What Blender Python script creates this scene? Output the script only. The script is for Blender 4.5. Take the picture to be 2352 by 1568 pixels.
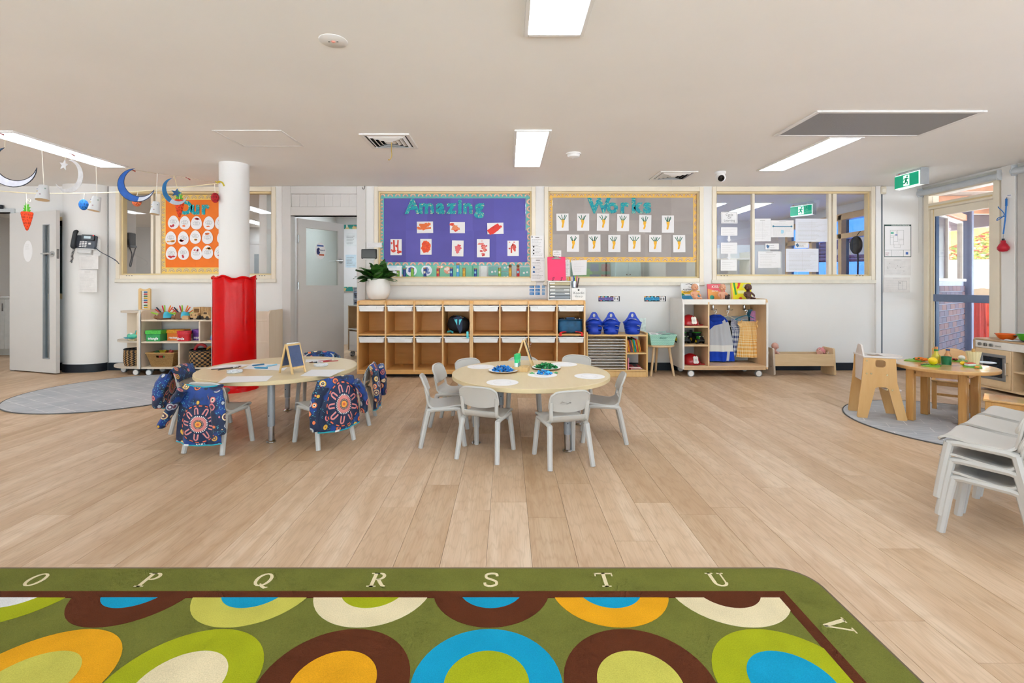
import bpy, math, random
from mathutils import Vector, Matrix
from mathutils.geometry import tessellate_polygon
random.seed(7)
R = math.radians
for o in list(bpy.data.objects): bpy.data.objects.remove(o)
SC = bpy.context.scene
COL = SC.collection
# ------------------------------------------------------------------ camera
CAMZ = 1.108; FPX = 1103.0; VX = 1165.0; VY = 655.0
cam_d = bpy.data.cameras.new('camera'); cam = bpy.data.objects.new('camera', cam_d); COL.objects.link(cam)
cam.location = (0, 0, CAMZ); cam.rotation_euler = (R(90), 0, 0)
cam_d.sensor_width = 36; cam_d.lens = 36*FPX/2352
cam_d.shift_x = (1176-VX)/2352; cam_d.shift_y = (VY-784)/2352
cam_d.clip_start = .05; cam_d.clip_end = 200
SC.camera = cam
# ------------------------------------------------------------------ world, sun, exposure
w = bpy.data.worlds.new('sky'); SC.world = w; w.use_nodes = True
nt = w.node_tree; nt.nodes.clear()
sky = nt.nodes.new('ShaderNodeTexSky'); sky.sky_type = 'NISHITA'; sky.sun_disc = False
sky.sun_elevation = R(48); sky.sun_rotation = R(-50); sky.air_density = 1.0; sky.dust_density = 2.0
bg = nt.nodes.new('ShaderNodeBackground'); bg.inputs['Strength'].default_value = .75
wo = nt.nodes.new('ShaderNodeOutputWorld')
nt.links.new(sky.outputs[0], bg.inputs[0]); nt.links.new(bg.outputs[0], wo.inputs[0])
sun_d = bpy.data.lights.new('sun', 'SUN'); sun_d.energy = 30.0; sun_d.angle = R(1.5); sun_d.color = (.90, .98, 1.03)
sun = bpy.data.objects.new('sun', sun_d); COL.objects.link(sun)
sun.rotation_euler = Vector((.42, -.36, -.83)).to_track_quat('-Z', 'Y').to_euler(); sun.location = (-9, 9, 9)
SC.view_settings.view_transform = 'Standard'; SC.view_settings.look = 'None'
SC.view_settings.gamma = 1; SC.view_settings.use_curve_mapping = False
SC.view_settings.exposure = 0.30
SC.cycles.max_bounces = 7; SC.cycles.diffuse_bounces = 5; SC.cycles.glossy_bounces = 3; SC.cycles.transparent_max_bounces = 8
SC.cycles.adaptive_threshold = .1; SC.cycles.adaptive_min_samples = 12; SC.cycles.caustics_reflective = False; SC.cycles.caustics_refractive = False
PANEL = 13.0     # radiance of the ceiling light panels
# ------------------------------------------------------------------ pixel -> place helpers
WY = 6.27; CEIL = 2.40; RX = 5.42
def P(px, py, d): return Vector(((px-VX)*d/FPX, d, CAMZ+(VY-py)*d/FPX))
def X(px, d=WY): return (px-VX)*d/FPX
def Z(py, d=WY): return CAMZ+(VY-py)*d/FPX
def F(px, py):
    d = CAMZ*FPX/(py-VY); return Vector(((px-VX)*d/FPX, d, 0))
# ------------------------------------------------------------------ materials
def lin(h):
    h = h.lstrip('#'); c = [int(h[i:i+2], 16)/255 for i in (0, 2, 4)]
    return tuple(x/12.92 if x <= .04045 else ((x+.055)/1.055)**2.4 for x in c)+(1,)
MATS = {}
def base(name):
    m = bpy.data.materials.new(name); m.use_nodes = True
    return m, m.node_tree, m.node_tree.nodes['Principled BSDF']
def nd(t, typ, **kw):
    n = t.nodes.new(typ)
    for k, v in kw.items(): setattr(n, k, v)
    return n
def mix(t, fac, a, b, bt='MIX'):
    n = t.nodes.new('ShaderNodeMix'); n.data_type = 'RGBA'; n.blend_type = bt
    for i, v in ((0, fac), (6, a), (7, b)):
        if hasattr(v, 'is_linked'): t.links.new(v, n.inputs[i])
        else: n.inputs[i].default_value = v
    return n.outputs[2]
def mth(t, op, a, b=0.0, c=0.0, clamp=False):
    n = t.nodes.new('ShaderNodeMath'); n.operation = op; n.use_clamp = clamp
    for i, v in enumerate((a, b, c)):
        if hasattr(v, 'is_linked'): t.links.new(v, n.inputs[i])
        else: n.inputs[i].default_value = v
    return n.outputs[0]
def ramp(t, fac, stops, interp='LINEAR'):
    n = t.nodes.new('ShaderNodeValToRGB'); n.color_ramp.interpolation = interp
    e = n.color_ramp.elements
    while len(e) < len(stops): e.new(.5)
    for i, (p, c) in enumerate(stops): e[i].position = p; e[i].color = c
    t.links.new(fac, n.inputs[0]); return n.outputs[0]
def coords(t, kind='Object', scale=(1, 1, 1), rot=(0, 0, 0)):
    tc = nd(t, 'ShaderNodeTexCoord'); mp = nd(t, 'ShaderNodeMapping')
    mp.inputs['Scale'].default_value = scale; mp.inputs['Rotation'].default_value = rot
    t.links.new(tc.outputs[kind], mp.inputs[0]); return mp.outputs[0]
def noise(t, vec, scale, detail=3, rough=.5, dist=0):
    n = nd(t, 'ShaderNodeTexNoise'); t.links.new(vec, n.inputs['Vector'])
    n.inputs['Scale'].default_value = scale; n.inputs['Detail'].default_value = detail
    n.inputs['Roughness'].default_value = rough; n.inputs['Distortion'].default_value = dist
    return n.outputs['Fac']
def bump(t, b, h, strength=.2, dist=.005):
    n = nd(t, 'ShaderNodeBump'); n.inputs['Strength'].default_value = strength; n.inputs['Distance'].default_value = dist
    t.links.new(h, n.inputs['Height']); t.links.new(n.outputs[0], b.inputs['Normal'])
def col(h, rough=.5, metal=0.0, var=.05, scale=14, bmp=0, spec=.5, emit=0, coat=0, trans=0):
    """plain procedural colour with a light mottling"""
    key = (h, rough, metal, var, scale, bmp, spec, emit, coat, trans)
    if key in MATS: return MATS[key]
    m, t, b = base('paint_'+h.strip('#')); c = lin(h)
    v = coords(t); f = noise(t, v, scale, 4)
    d = tuple(max(0, x*(1-var)) for x in c[:3])+(1,); u = tuple(min(1, x*(1+var)) for x in c[:3])+(1,)
    o = ramp(t, f, [(.3, d), (.7, u)])
    t.links.new(o, b.inputs['Base Color'])
    b.inputs['Roughness'].default_value = rough; b.inputs['Metallic'].default_value = metal
    b.inputs['Specular IOR Level'].default_value = spec; b.inputs['Coat Weight'].default_value = coat
    if emit:
        b.inputs['Emission Color'].default_value = c; b.inputs['Emission Strength'].default_value = emit
    if bmp: bump(t, b, noise(t, v, scale*8, 3), bmp, .002)
    if trans: b.inputs['Transmission Weight'].default_value = trans
    MATS[key] = m; return m
def wood(name, h1, h2, sc=(30, 30, 2.2), rough=.42, coat=0, contrast=.25):
    key = ('wood', name)
    if key in MATS: return MATS[key]
    m, t, b = base(name)
    v = coords(t, 'Object', sc)
    n1 = noise(t, v, 1.0, 5, .6, .6)
    oi = nd(t, 'ShaderNodeObjectInfo')
    n2 = noise(t, coords(t, 'Object', (sc[0]*4, sc[1]*4, sc[2]*2)), 1.0, 3)
    f = mth(t, 'ADD', mth(t, 'MULTIPLY', n1, .75), mth(t, 'MULTIPLY', n2, .25))
    o = ramp(t, f, [(.5-contrast, lin(h2)), (.5+contrast, lin(h1))])
    t.links.new(o, b.inputs['Base Color']); b.inputs['Roughness'].default_value = rough
    b.inputs['Coat Weight'].default_value = coat
    MATS[key] = m; return m
def glass_mat(name='window_glass', tint='#ffffff', gloss=.045, rough=0.0):
    key = ('glass', name)
    if key in MATS: return MATS[key]
    m = bpy.data.materials.new(name); m.use_nodes = True; t = m.node_tree; t.nodes.clear()
    o = nd(t, 'ShaderNodeOutputMaterial'); a = nd(t, 'ShaderNodeBsdfTransparent'); g = nd(t, 'ShaderNodeBsdfGlossy')
    a.inputs[0].default_value = lin(tint); g.inputs['Roughness'].default_value = rough
    x = nd(t, 'ShaderNodeMixShader'); x.inputs[0].default_value = gloss
    t.links.new(a.outputs[0], x.inputs[1]); t.links.new(g.outputs[0], x.inputs[2]); t.links.new(x.outputs[0], o.inputs[0])
    MATS[key] = m; return m
# ------------------------------------------------------------------ geometry collector
class G:
    def __init__(s): s.v = []; s.f = []; s.m = []; s.uv = {}
    def add(s, vs, fs, mi=0, T=None):
        n = len(s.v)
        s.v += [tuple(T @ Vector(p)) if T else tuple(p) for p in vs]
        s.f += [tuple(n+i for i in q) for q in fs]; s.m += [mi]*len(fs); return s
    def box(s, c, d, ch=0, T=None, mi=0):
        cx, cy, cz = c; hx, hy, hz = d[0]/2, d[1]/2, d[2]/2
        ch = min(ch, hx*.98, hy*.98, hz*.98)
        if ch <= 0:
            vs = [(cx+a*hx, cy+b*hy, cz+e*hz) for a in (-1, 1) for b in (-1, 1) for e in (-1, 1)]
            return s.add(vs, [(0, 1, 3, 2), (4, 6, 7, 5), (0, 4, 5, 1), (2, 3, 7, 6), (0, 2, 6, 4), (1, 5, 7, 3)], mi, T)
        vs = []; ix = {}
        for a in (-1, 1):
            for b in (-1, 1):
                for e in (-1, 1):
                    for k in range(3):
                        ix[a, b, e, k] = len(vs)
                        vs.append((cx+a*(hx-(ch if k != 0 else 0)), cy+b*(hy-(ch if k != 1 else 0)), cz+e*(hz-(ch if k != 2 else 0))))
        fs = []
        for a in (-1, 1):
            q = [ix[a, -1, -1, 0], ix[a, 1, -1, 0], ix[a, 1, 1, 0], ix[a, -1, 1, 0]]; fs.append(q if a > 0 else q[::-1])
            q = [ix[-1, a, -1, 1], ix[-1, a, 1, 1], ix[1, a, 1, 1], ix[1, a, -1, 1]]; fs.append(q if a > 0 else q[::-1])
            q = [ix[-1, -1, a, 2], ix[1, -1, a, 2], ix[1, 1, a, 2], ix[-1, 1, a, 2]]; fs.append(q if a > 0 else q[::-1])
            for b in (-1, 1):
                q = [ix[a, b, -1, 0], ix[a, b, -1, 1], ix[a, b, 1, 1], ix[a, b, 1, 0]]; fs.append(q if a*b > 0 else q[::-1])
                q = [ix[a, -1, b, 0], ix[a, 1, b, 0], ix[a, 1, b, 2], ix[a, -1, b, 2]]; fs.append(q if a*b > 0 else q[::-1])
                q = [ix[-1, a, b, 1], ix[-1, a, b, 2], ix[1, a, b, 2], ix[1, a, b, 1]]; fs.append(q if a*b > 0 else q[::-1])
                for e in (-1, 1):
                    q = [ix[a, b, e, 0], ix[a, b, e, 1], ix[a, b, e, 2]]; fs.append(q if a*b*e > 0 else q[::-1])
        return s.add(vs, fs, mi, T)
    def b2(s, x0, x1, y0, y1, z0, z1, ch=0, mi=0, T=None):
        return s.box(((x0+x1)/2, (y0+y1)/2, (z0+z1)/2), (abs(x1-x0), abs(y1-y0), abs(z1-z0)), ch, T, mi)
    def tube(s, pts, r, n=8, closed=False, mi=0, T=None, flat=1.0, caps=True):
        pts = [Vector(p) for p in pts]; N = len(pts)
        rs = r if isinstance(r, (list, tuple)) else [r]*N
        vs = []; fs = []; up = None
        for i, p in enumerate(pts):
            if closed: d = pts[(i+1) % N]-pts[i-1]
            else: d = pts[min(i+1, N-1)]-pts[max(i-1, 0)]
            d.normalize()
            if up is None: up = Vector((0, 0, 1)) if abs(d.z) < .9 else Vector((0, 1, 0))
            a = d.cross(up)
            if a.length < 1e-5: a = d.cross(Vector((1, 0, 0)))
            a.normalize(); b = a.cross(d); b.normalize(); up = b
            for k in range(n):
                an = 2*math.pi*k/n
                vs.append(p+a*(rs[i]*math.cos(an))+b*(rs[i]*flat*math.sin(an)))
        M = N if closed else N-1
        for i in range(M):
            for k in range(n):
                j = (i+1) % N
                fs.append((i*n+k, i*n+(k+1) % n, j*n+(k+1) % n, j*n+k))
        if caps and not closed:
            fs.append(tuple(range(n))[::-1]); fs.append(tuple((N-1)*n+k for k in range(n)))
        return s.add(vs, fs, mi, T)
    def cyl(s, p0, p1, r0, r1=None, n=16, mi=0, T=None):
        return s.tube([p0, p1], [r0, r0 if r1 is None else r1], n, False, mi, T)
    def lathe(s, prof, n=24, c=(0, 0, 0), mi=0, T=None, sy=1.0, a0=0, a1=None):
        full = a1 is None; tot = 2*math.pi if full else a1-a0; m = n if full else n+1
        vs = []; fs = []
        for r, z in prof:
            for k in range(m):
                a = a0+tot*k/n; vs.append((c[0]+r*math.cos(a), c[1]+r*sy*math.sin(a), c[2]+z))
        for i in range(len(prof)-1):
            for k in range(n):
                k2 = (k+1) % m
                fs.append((i*m+k, i*m+k2, (i+1)*m+k2, (i+1)*m+k))
        if full:
            if prof[0][0] > 1e-6: fs.append(tuple(range(m))[::-1])
            if prof[-1][0] > 1e-6: fs.append(tuple((len(prof)-1)*m+k for k in range(m)))
        return s.add(vs, fs, mi, T)
    def sphere(s, c, r, n=16, m=10, mi=0, T=None):
        if not isinstance(r, (tuple, list)): r = (r, r, r)
        vs = []; fs = []
        for i in range(m+1):
            th = math.pi*i/m
            for k in range(n):
                a = 2*math.pi*k/n
                vs.append((c[0]+r[0]*math.sin(th)*math.cos(a), c[1]+r[1]*math.sin(th)*math.sin(a), c[2]+r[2]*math.cos(th)))
        for i in range(m):
            for k in range(n): fs.append((i*n+k, (i+1)*n+k, (i+1)*n+(k+1) % n, i*n+(k+1) % n))
        return s.add(vs, fs, mi, T)
    def prism(s, polys, t0, t1, plane='xz', mi=0, T=None):
        """extrude outline (+ holes) ; plane xz -> depth is y, xy -> z, yz -> x"""
        if not isinstance(polys[0][0], (tuple, list, Vector)): polys = [polys]
        def to(p, t):
            return {'xz': (p[0], t, p[1]), 'xy': (p[0], p[1], t), 'yz': (t, p[0], p[1])}[plane]
        flat = [p for q in polys for p in q]; n = len(flat)
        tris = tessellate_polygon([[Vector((p[0], p[1], 0)) for p in q] for q in polys])
        vs = [to(p, t0) for p in flat]+[to(p, t1) for p in flat]; fs = []
        for a, b, c in tris: fs.append((a, b, c)); fs.append((n+a, n+c, n+b))
        o = 0
        for q in polys:
            k = len(q)
            for i in range(k): fs.append((o+i, n+o+i, n+o+(i+1) % k, o+(i+1) % k))
            o += k
        return s.add(vs, fs, mi, T)
    def grid(s, fn, nu, nv, mi=0, T=None, uv=False):
        n = len(s.v); vs = [fn(i/nu, j/nv) for j in range(nv+1) for i in range(nu+1)]
        fs = [(j*(nu+1)+i, j*(nu+1)+i+1, (j+1)*(nu+1)+i+1, (j+1)*(nu+1)+i) for j in range(nv) for i in range(nu)]
        if uv:
            for j in range(nv+1):
                for i in range(nu+1): s.uv[n+j*(nu+1)+i] = (i/nu, j/nv)
        return s.add(vs, fs, mi, T)
def rz(a, loc=(0, 0, 0)): return Matrix.Translation(loc) @ Matrix.Rotation(a, 4, 'Z')
def circ(cx, cy, r, n=24, ry=None, a0=0): return [(cx+r*math.cos(a0+2*math.pi*i/n), cy+(ry or r)*math.sin(a0+2*math.pi*i/n)) for i in range(n)]
def rrect(x0, x1, y0, y1, r, n=4):
    o = []
    for cx, cy, a in ((x1-r, y1-r, 0), (x0+r, y1-r, 90), (x0+r, y0+r, 180), (x1-r, y0+r, 270)):
        for k in range(n+1): an = R(a+90*k/n); o.append((cx+r*math.cos(an), cy+r*math.sin(an)))
    return o
def spl(pts, n=6):
    """Catmull-Rom through points"""
    pts = [Vector(p) for p in pts]; o = []
    for i in range(len(pts)-1):
        a = pts[max(i-1, 0)]; b = pts[i]; c = pts[i+1]; d = pts[min(i+2, len(pts)-1)]
        for k in range(n):
            t = k/n
            o.append(.5*((2*b)+(c-a)*t+(2*a-5*b+4*c-d)*t*t+(3*b-a-3*c+d)*t**3))
    o.append(pts[-1]); return o
def ob(name, g, mats, parent=None, label=None, cat=None, group=None, kind=None, loc=None, rot=0, ang=38, flat=False):
    me = g if isinstance(g, bpy.types.Mesh) else bpy.data.meshes.new(name)
    if isinstance(g, G):
        me.from_pydata(g.v, [], g.f)
        mats = mats if isinstance(mats, (list, tuple)) else [mats]
        for m in mats: me.materials.append(m)
        if len(mats) > 1: me.polygons.foreach_set('material_index', g.m)
        if g.uv:
            L = me.uv_layers.new(name='UVMap')
            for lp in me.loops: L.data[lp.index].uv = g.uv.get(lp.vertex_index, (0, 0))
        if not flat:
            me.polygons.foreach_set('use_smooth', [True]*len(me.polygons)); me.update()
            me.set_sharp_from_angle(angle=R(ang))
        me.update()
    o = bpy.data.objects.new(name, me); COL.objects.link(o)
    if parent: o.parent = parent
    if loc is not None: o.location = loc
    if rot: o.rotation_euler = (0, 0, rot)
    tag(o, label, cat, group, kind); return o
def tag(o, label=None, cat=None, group=None, kind=None):
    if label: o['label'] = label
    if cat: o['category'] = cat
    if group: o['group'] = group
    if kind: o['kind'] = kind
    return o
def thing(name, label, cat, loc=(0, 0, 0), rot=0, group=None):
    o = bpy.data.objects.new(name, None); COL.objects.link(o); o.empty_display_size = .05
    o.location = loc; o.rotation_euler = (0, 0, rot); return tag(o, label, cat, group)
def struct(name, g, m, parent=None, **k): return ob(name, g, m, parent, kind='structure', **k)
def dup(root, loc=None, rot=None, label=None, group=None, parent=None):
    r = root.copy(); COL.objects.link(r)
    if parent: r.parent = parent
    if loc is not None: r.location = loc
    if rot is not None: r.rotation_euler = rot if isinstance(rot, tuple) else (0, 0, rot)
    if label: r['label'] = label
    if group: r['group'] = group
    for ch in root.children:
        c = ch.copy(); COL.objects.link(c); c.parent = r
        for q in ch.children:
            d = q.copy(); COL.objects.link(d); d.parent = c
    return r
def text_g(body, size, ext=.0008, off=0.0, align='CENTER', shear=0, T=None, into=None, mi=0, line=1.0, ay='CENTER'):
    """lettering as real mesh in the local xz plane facing -y"""
    cu = bpy.data.curves.new('lettering', 'FONT'); cu.body = body; cu.size = size; cu.extrude = ext
    cu.offset = off; cu.align_x = align; cu.align_y = ay; cu.shear = shear; cu.resolution_u = 3; cu.space_line = line
    o = bpy.data.objects.new('lettering', cu); me = o.to_mesh()
    g = into or G(); A = Matrix.Rotation(R(90), 4, 'X')
    g.add([v.co.copy() for v in me.vertices], [tuple(p.vertices) for p in me.polygons], mi, (T @ A) if T else A)
    o.to_mesh_clear(); bpy.data.objects.remove(o); bpy.data.curves.remove(cu); return g
def blob(cx, cy, rx, ry, n=14, jit=.25, rnd=random):
    return [(cx+rx*(1+rnd.uniform(-jit, jit))*math.cos(2*math.pi*i/n), cy+ry*(1+rnd.uniform(-jit, jit))*math.sin(2*math.pi*i/n)) for i in range(n)]
def lines_g(x0, x1, z0, z1, n, t=.0012, y=-.0012, rnd=random, g=None, mi=0):
    """rows of unreadable small print as thin bars"""
    g = g or G(); h = (z1-z0)/n
    for i in range(n):
        z = z1-h*(i+.5); x = x0
        e = x0+(x1-x0)*rnd.uniform(.6, 1)
        while x < e-.004:
            l = min(rnd.uniform(.008, .03), e-x); g.b2(x, x+l, y-.0003, y+.0003, z-t, z+t, mi=mi); x += l+.004
    return g
INK = col('#7d7a78', .7); DARK = col('#26282b', .6); PAPER = col('#eceaea', .6, var=.01)
# ================================================================== THE SETTING
WALLM = col('#e8e6e3', .62, var=.02, scale=1.5, bmp=.03)
CEILM = col('#f3f1ee', .75, var=.02, scale=1.2)
CREAM = col('#ebe0cb', .42, var=.03, scale=4)
CREAMD = col('#dfc998', .45, var=.04, scale=4)
GREYP = col('#d3cfcb', .42, var=.02, scale=2)
NAVYB = col('#141c26', .45)
GLASS = glass_mat()
def plank_mat():
    m, t, b = base('oak_vinyl_plank')
    geo = nd(t, 'ShaderNodeNewGeometry'); oi = nd(t, 'ShaderNodeObjectInfo')
    off = nd(t, 'ShaderNodeVectorMath', operation='ADD'); sc = nd(t, 'ShaderNodeCombineXYZ')
    r = oi.outputs['Random']
    t.links.new(mth(t, 'MULTIPLY', r, 37.0), sc.inputs[0]); t.links.new(mth(t, 'MULTIPLY', r, 91.0), sc.inputs[1])
    t.links.new(geo.outputs['Position'], off.inputs[0]); t.links.new(sc.outputs[0], off.inputs[1])
    def mapped(s):
        mp = nd(t, 'ShaderNodeMapping'); mp.inputs['Scale'].default_value = s; t.links.new(off.outputs[0], mp.inputs[0]); return mp.outputs[0]
    fine = noise(t, mapped((120, 5, 1)), 1, 4, .65, .3)
    mid = noise(t, mapped((9, .9, 1)), 1, 3, .5, 1.2)
    wv = nd(t, 'ShaderNodeTexWave', wave_type='RINGS', rings_direction='X'); t.links.new(mapped((1, .12, 1)), wv.inputs['Vector'])
    wv.inputs['Scale'].default_value = 16; wv.inputs['Distortion'].default_value = 9; wv.inputs['Detail'].default_value = 3; wv.inputs['Detail Scale'].default_value = 1.4
    rings = mth(t, 'POWER', wv.outputs['Fac'], 5)
    c = ramp(t, mid, [(.28, lin('#c4a788')), (.5, lin('#d1b79b')), (.72, lin('#dcc7ae'))])
    c = mix(t, mth(t, 'MULTIPLY', rings, .22), c, lin('#a58868'))
    c = mix(t, mth(t, 'MULTIPLY', ramp(t, fine, [(.38, (1, 1, 1, 1)), (.52, (0, 0, 0, 1))]), .30), c, lin('#a98c6c'))
    tint = ramp(t, r, [(0, lin('#e8dccb')), (.5, lin('#f7efe6')), (1, lin('#fffaf4'))])
    c = mix(t, 1.0, c, tint, 'MULTIPLY')
    t.links.new(c, b.inputs['Base Color'])
    t.links.new(ramp(t, fine, [(0, (.36,)*3+(1,)), (1, (.5,)*3+(1,))]), b.inputs['Roughness'])
    b.inputs['Specular IOR Level'].default_value = .45
    bump(t, b, fine, .08, .001); return m
PLANK = plank_mat()
floor = struct('floor', G().b2(-9.7, RX+.1, -2.7, 10.9, -.1, -.004), col('#5c4632', .8))
def planks():
    PW, PL, gap = .183, 1.22, .0011
    cache = {}; rest = G(); rnd = random.Random(3); n = 0
    x = -9.6; i = 0
    while x < RX:
        y = -2.6-rnd.uniform(0, PL); x1 = min(x+PW, RX)
        while y < 10.8:
            y0 = max(y, -2.6); y1 = min(y+PL, 10.8)
            if y1-y0 > .02:
                mid = max(y1, .01)
                vis = y1 > 1.25 and y0 < WY and (x1*FPX/mid+VX > -20 or x1 > 0) and x*FPX/mid+VX < 2370
                big = vis and not (y0 > 5.2 and x < -4.9) and not (y1 < 1.83 and x1 < 1.05)
                if big and y0 < 6.3:
                    k = (round(x1-x, 4), round(y1-y0, 3))
                    if k not in cache:
                        g = G().b2(-k[0]/2+gap/2, k[0]/2-gap/2, -k[1]/2+gap/2, k[1]/2-gap/2, -.004, 0, ch=.0006)
                        o = ob('floor_plank', g, PLANK, floor, flat=True); cache[k] = o.data
                    else: o = ob('floor_plank', cache[k], None, floor)
                    o.location = ((x+x1)/2, (y0+y1)/2, 0); n += 1
                else: rest.b2(x+gap/2, x1-gap/2, y0+gap/2, y1-gap/2, -.004, 0)
            y += PL
        x += PW; i += 1
    ob('floor_planks', rest, PLANK, floor, kind='stuff', flat=True)
    print('planks', n)
planks()
struct('ceiling', G().b2(-9.7, RX+.12, -2.7, 10.9, CEIL, CEIL+.1), CEILM)
def wall_cells(g, x0, x1, z0, z1, holes, f):
    xs = sorted({x0, x1}|{h[0] for h in holes}|{h[1] for h in holes}); zs = sorted({z0, z1}|{h[2] for h in holes}|{h[3] for h in holes})
    for a, b in zip(xs, xs[1:]):
        for c, d in zip(zs, zs[1:]):
            mx, mz = (a+b)/2, (c+d)/2
            if not any(h[0] < mx < h[1] and h[2] < mz < h[3] for h in holes): f(g, a, b, c, d)
    return g
WT = .12
# window openings as px rectangles on the back wall
WIN = {1: (268, 634, 429, 641), 2: (860, 1230, 429, 648), 3: (1250, 1615, 429, 648), 4: (1635, 2008, 429, 643)}
holes = [(X(a)+.02, X(b)-.02, Z(d)+.02, Z(c)-.02) for a, b, c, d in WIN.values()]
holes.append((X(663), X(822), 0, Z(495)))                       # middle door
holes.append((-7.45, -6.47, 0, 2.06))                           # left door
holes.append((-6.38, -5.74, .95, 1.98))                         # dark window between
g = wall_cells(G(), -9.6, RX, 0, CEIL, holes, lambda g, a, b, c, d: g.b2(a, b, WY, WY+WT, c, d))
struct('wall_back', g, WALLM)
# right wall (x = RX)
DY0, DY1, DZ = 5.27, 6.23, 2.30
g = wall_cells(G(), -2.6, 9.8, 0, CEIL, [(DY0, DY1, 0, DZ), (7.1, 9.3, .75, 2.2), (-2.2, .4, .3, 2.25), (.6, 3.2, .3, 2.25)], lambda g, a, b, c, d: g.b2(RX, RX+WT, a, b, c, d))
struct('wall_right', g, WALLM)
struct('wall_left', G().b2(-7.82, -7.7, -2.6, WY, 0, CEIL), WALLM)
g = wall_cells(G(), -7.8, RX+WT, 0, CEIL, [(-7.2, -3.4, .1, 2.25), (-3.1, .9, .1, 2.25), (1.2, 5.1, .1, 2.25)], lambda g, a, b, c, d: g.b2(a, b, -2.72, -2.6, c, d))
struct('wall_front', g, WALLM)
for k, (a, b, ax) in enumerate(((-7.2, -3.4, 0), (-3.1, .9, 0), (1.2, 5.1, 0), (-2.2, .4, 1), (.6, 3.2, 1))):  # unseen windows, made large so daylight reaches the ceiling
    zb = .3 if ax else .1; pl = 'yz' if ax else 'xz'; c = RX+.05 if ax else -2.66
    def bb(x0, x1, t, z0, z1): return G().b2(c-t, c+t, x0, x1, z0, z1) if ax else G().b2(x0, x1, c-t, c+t, z0, z1)
    o = struct('window_%d' % (6+k), bb(a, b, .003, zb, 2.25), GLASS)
    fr = G().prism([[(a, zb), (b, zb), (b, 2.25), (a, 2.25)], [(a+.05, zb+.05), (b-.05, zb+.05), (b-.05, 2.2), (a+.05, 2.2)][::-1]], c-.04, c+.04, pl)
    ob('window_frame', fr, CREAM, o); ob('window_mullion', bb((a+b)/2-.025, (a+b)/2+.025, .03, zb+.05, 2.2), CREAM, o)
# the yard around the building, kept pale to bounce sunlight up through the windows
def ground_mat():
    m, t, b = base('pale_paving'); v = coords(t); f = noise(t, v, 1.3, 5)
    t.links.new(ramp(t, f, [(.3, lin('#cfcdca')), (.7, lin('#e2e1df'))]), b.inputs['Base Color']); b.inputs['Roughness'].default_value = .8; return m
struct('ground_yard', G().b2(-40, 60, -40, 60, -.35, -.12), ground_mat())
# rooms behind the back wall
g = G().b2(-9.6, -3.2, 10.7, 10.8, 0, CEIL).b2(-3.3, 2.6, 9.0, 9.1, 0, CEIL).b2(2.6, RX, 9.6, 9.7, 0, CEIL)
g.b2(-3.3, -3.2, WY+WT, 10.7, 0, CEIL).b2(2.56, 2.66, WY+WT, 9.6, 0, CEIL).b2(-9.7, -9.6, WY, 10.8, 0, CEIL)
g.b2(-5.6, -5.14, WY+WT, WY+WT+.26, 0, CEIL)
struct('wall_rear', g, col('#dedcd9', .65, var=.02, scale=1.5))
# curved duct column beside the phone
cp = []
for k in range(17):
    a = math.pi*k/16; cp.append((X(201)+-.265*math.cos(a), WY+.03-.21*math.sin(a)**.6))
cp += [(X(201)+.265, WY+.06), (X(201)-.265, WY+.06)]
struct('wall_column', G().prism(cp, 0.0, CEIL, 'xy'), WALLM)
g = G(); ring = [((x-X(201))*1.012+X(201), y-.006) for x, y in cp[:17]]
g.grid(lambda u, v: (ring[round(u*16)][0], ring[round(u*16)][1], v*.105), 16, 1)
struct('baseboard_column', g, NAVYB)
g = G().b2(X(249), X(668), WY-.012, WY+.01, 0, .10, .003).b2(X(838), RX, WY-.012, WY+.01, 0, .10, .003).b2(-6.45, X(157), WY-.012, WY+.01, 0, .10, .003)
struct('baseboard_back', g, NAVYB)
struct('baseboard_right', G().b2(RX-.012, RX+.01, -2.6, 5.2, 0, .1, .003), NAVYB)
struct('trim_1', G().b2(X(2020), X(2025), WY-.018, WY+.01, 0, CEIL, .002), col('#5f676e', .5))
struct('trim_2', G().b2(X(248.4), X(249.6), WY-.008, WY+.01, 0, CEIL), col('#8f8d8b', .5))
struct('trim_3', G().b2(X(2008), X(2020), WY-.03, WY+.01, 0, CEIL-.001, .003), WALLM)
struct('trim_4', G().b2(RX-.03, RX+.01, 5.10, 5.24, 0, CEIL-.001, .003), WALLM)
# ---------------------------------------------------------------- windows in the back wall
def fr_g(x0, x1, z0, z1, t, y0, y1, g=None, tt=None, tb=None):
    g = g or G(); tt = tt or t; tb = tb or t
    g.b2(x0, x0+t, y0, y1, z0, z1, .004).b2(x1-t, x1, y0, y1, z0, z1, .004)
    g.b2(x0+t, x1-t, y0, y1, z1-tt, z1, .004).b2(x0+t, x1-t, y0, y1, z0, z0+tb, .004); return g
def window(n, panes, mull):
    a, b, c, d = WIN[n]; x0, x1, z0, z1 = X(a), X(b), Z(d), Z(c)
    gx = G()
    for p, q, r, s in panes: gx.b2(X(p, 6.32), X(q, 6.32), 6.318, 6.322, Z(s, 6.32), Z(r, 6.32))
    o = struct('window_%d' % n, gx, GLASS)
    ob('window_frame', fr_g(x0, x1, z0, z1, .052, WY-.022, WY+.10, tt=.06, tb=.055), CREAM, o)
    ob('window_rail', fr_g(x0+.05, x1-.05, z0+.052, z1-.058, .022, WY+.012, WY+.085, tt=.028), CREAMD, o)
    for p, q in mull:
        ob('window_mullion', G().b2(X(p, 6.3), X(q, 6.3), WY+.02, WY+.075, z0+.07, z1-.075, .004), CREAM, o)
    ob('window_sill', G().b2(x0-.01, x1+.01, WY-.03, WY+.005, z0-.045, z0+.004, .006), col('#e3dccd', .45), o)
    return o
w1 = window(1, [(286, 624, 446, 630)], [(347, 353), (358, 370)])
w2 = window(2, [(868, 1222, 440, 636)], [])
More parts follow.
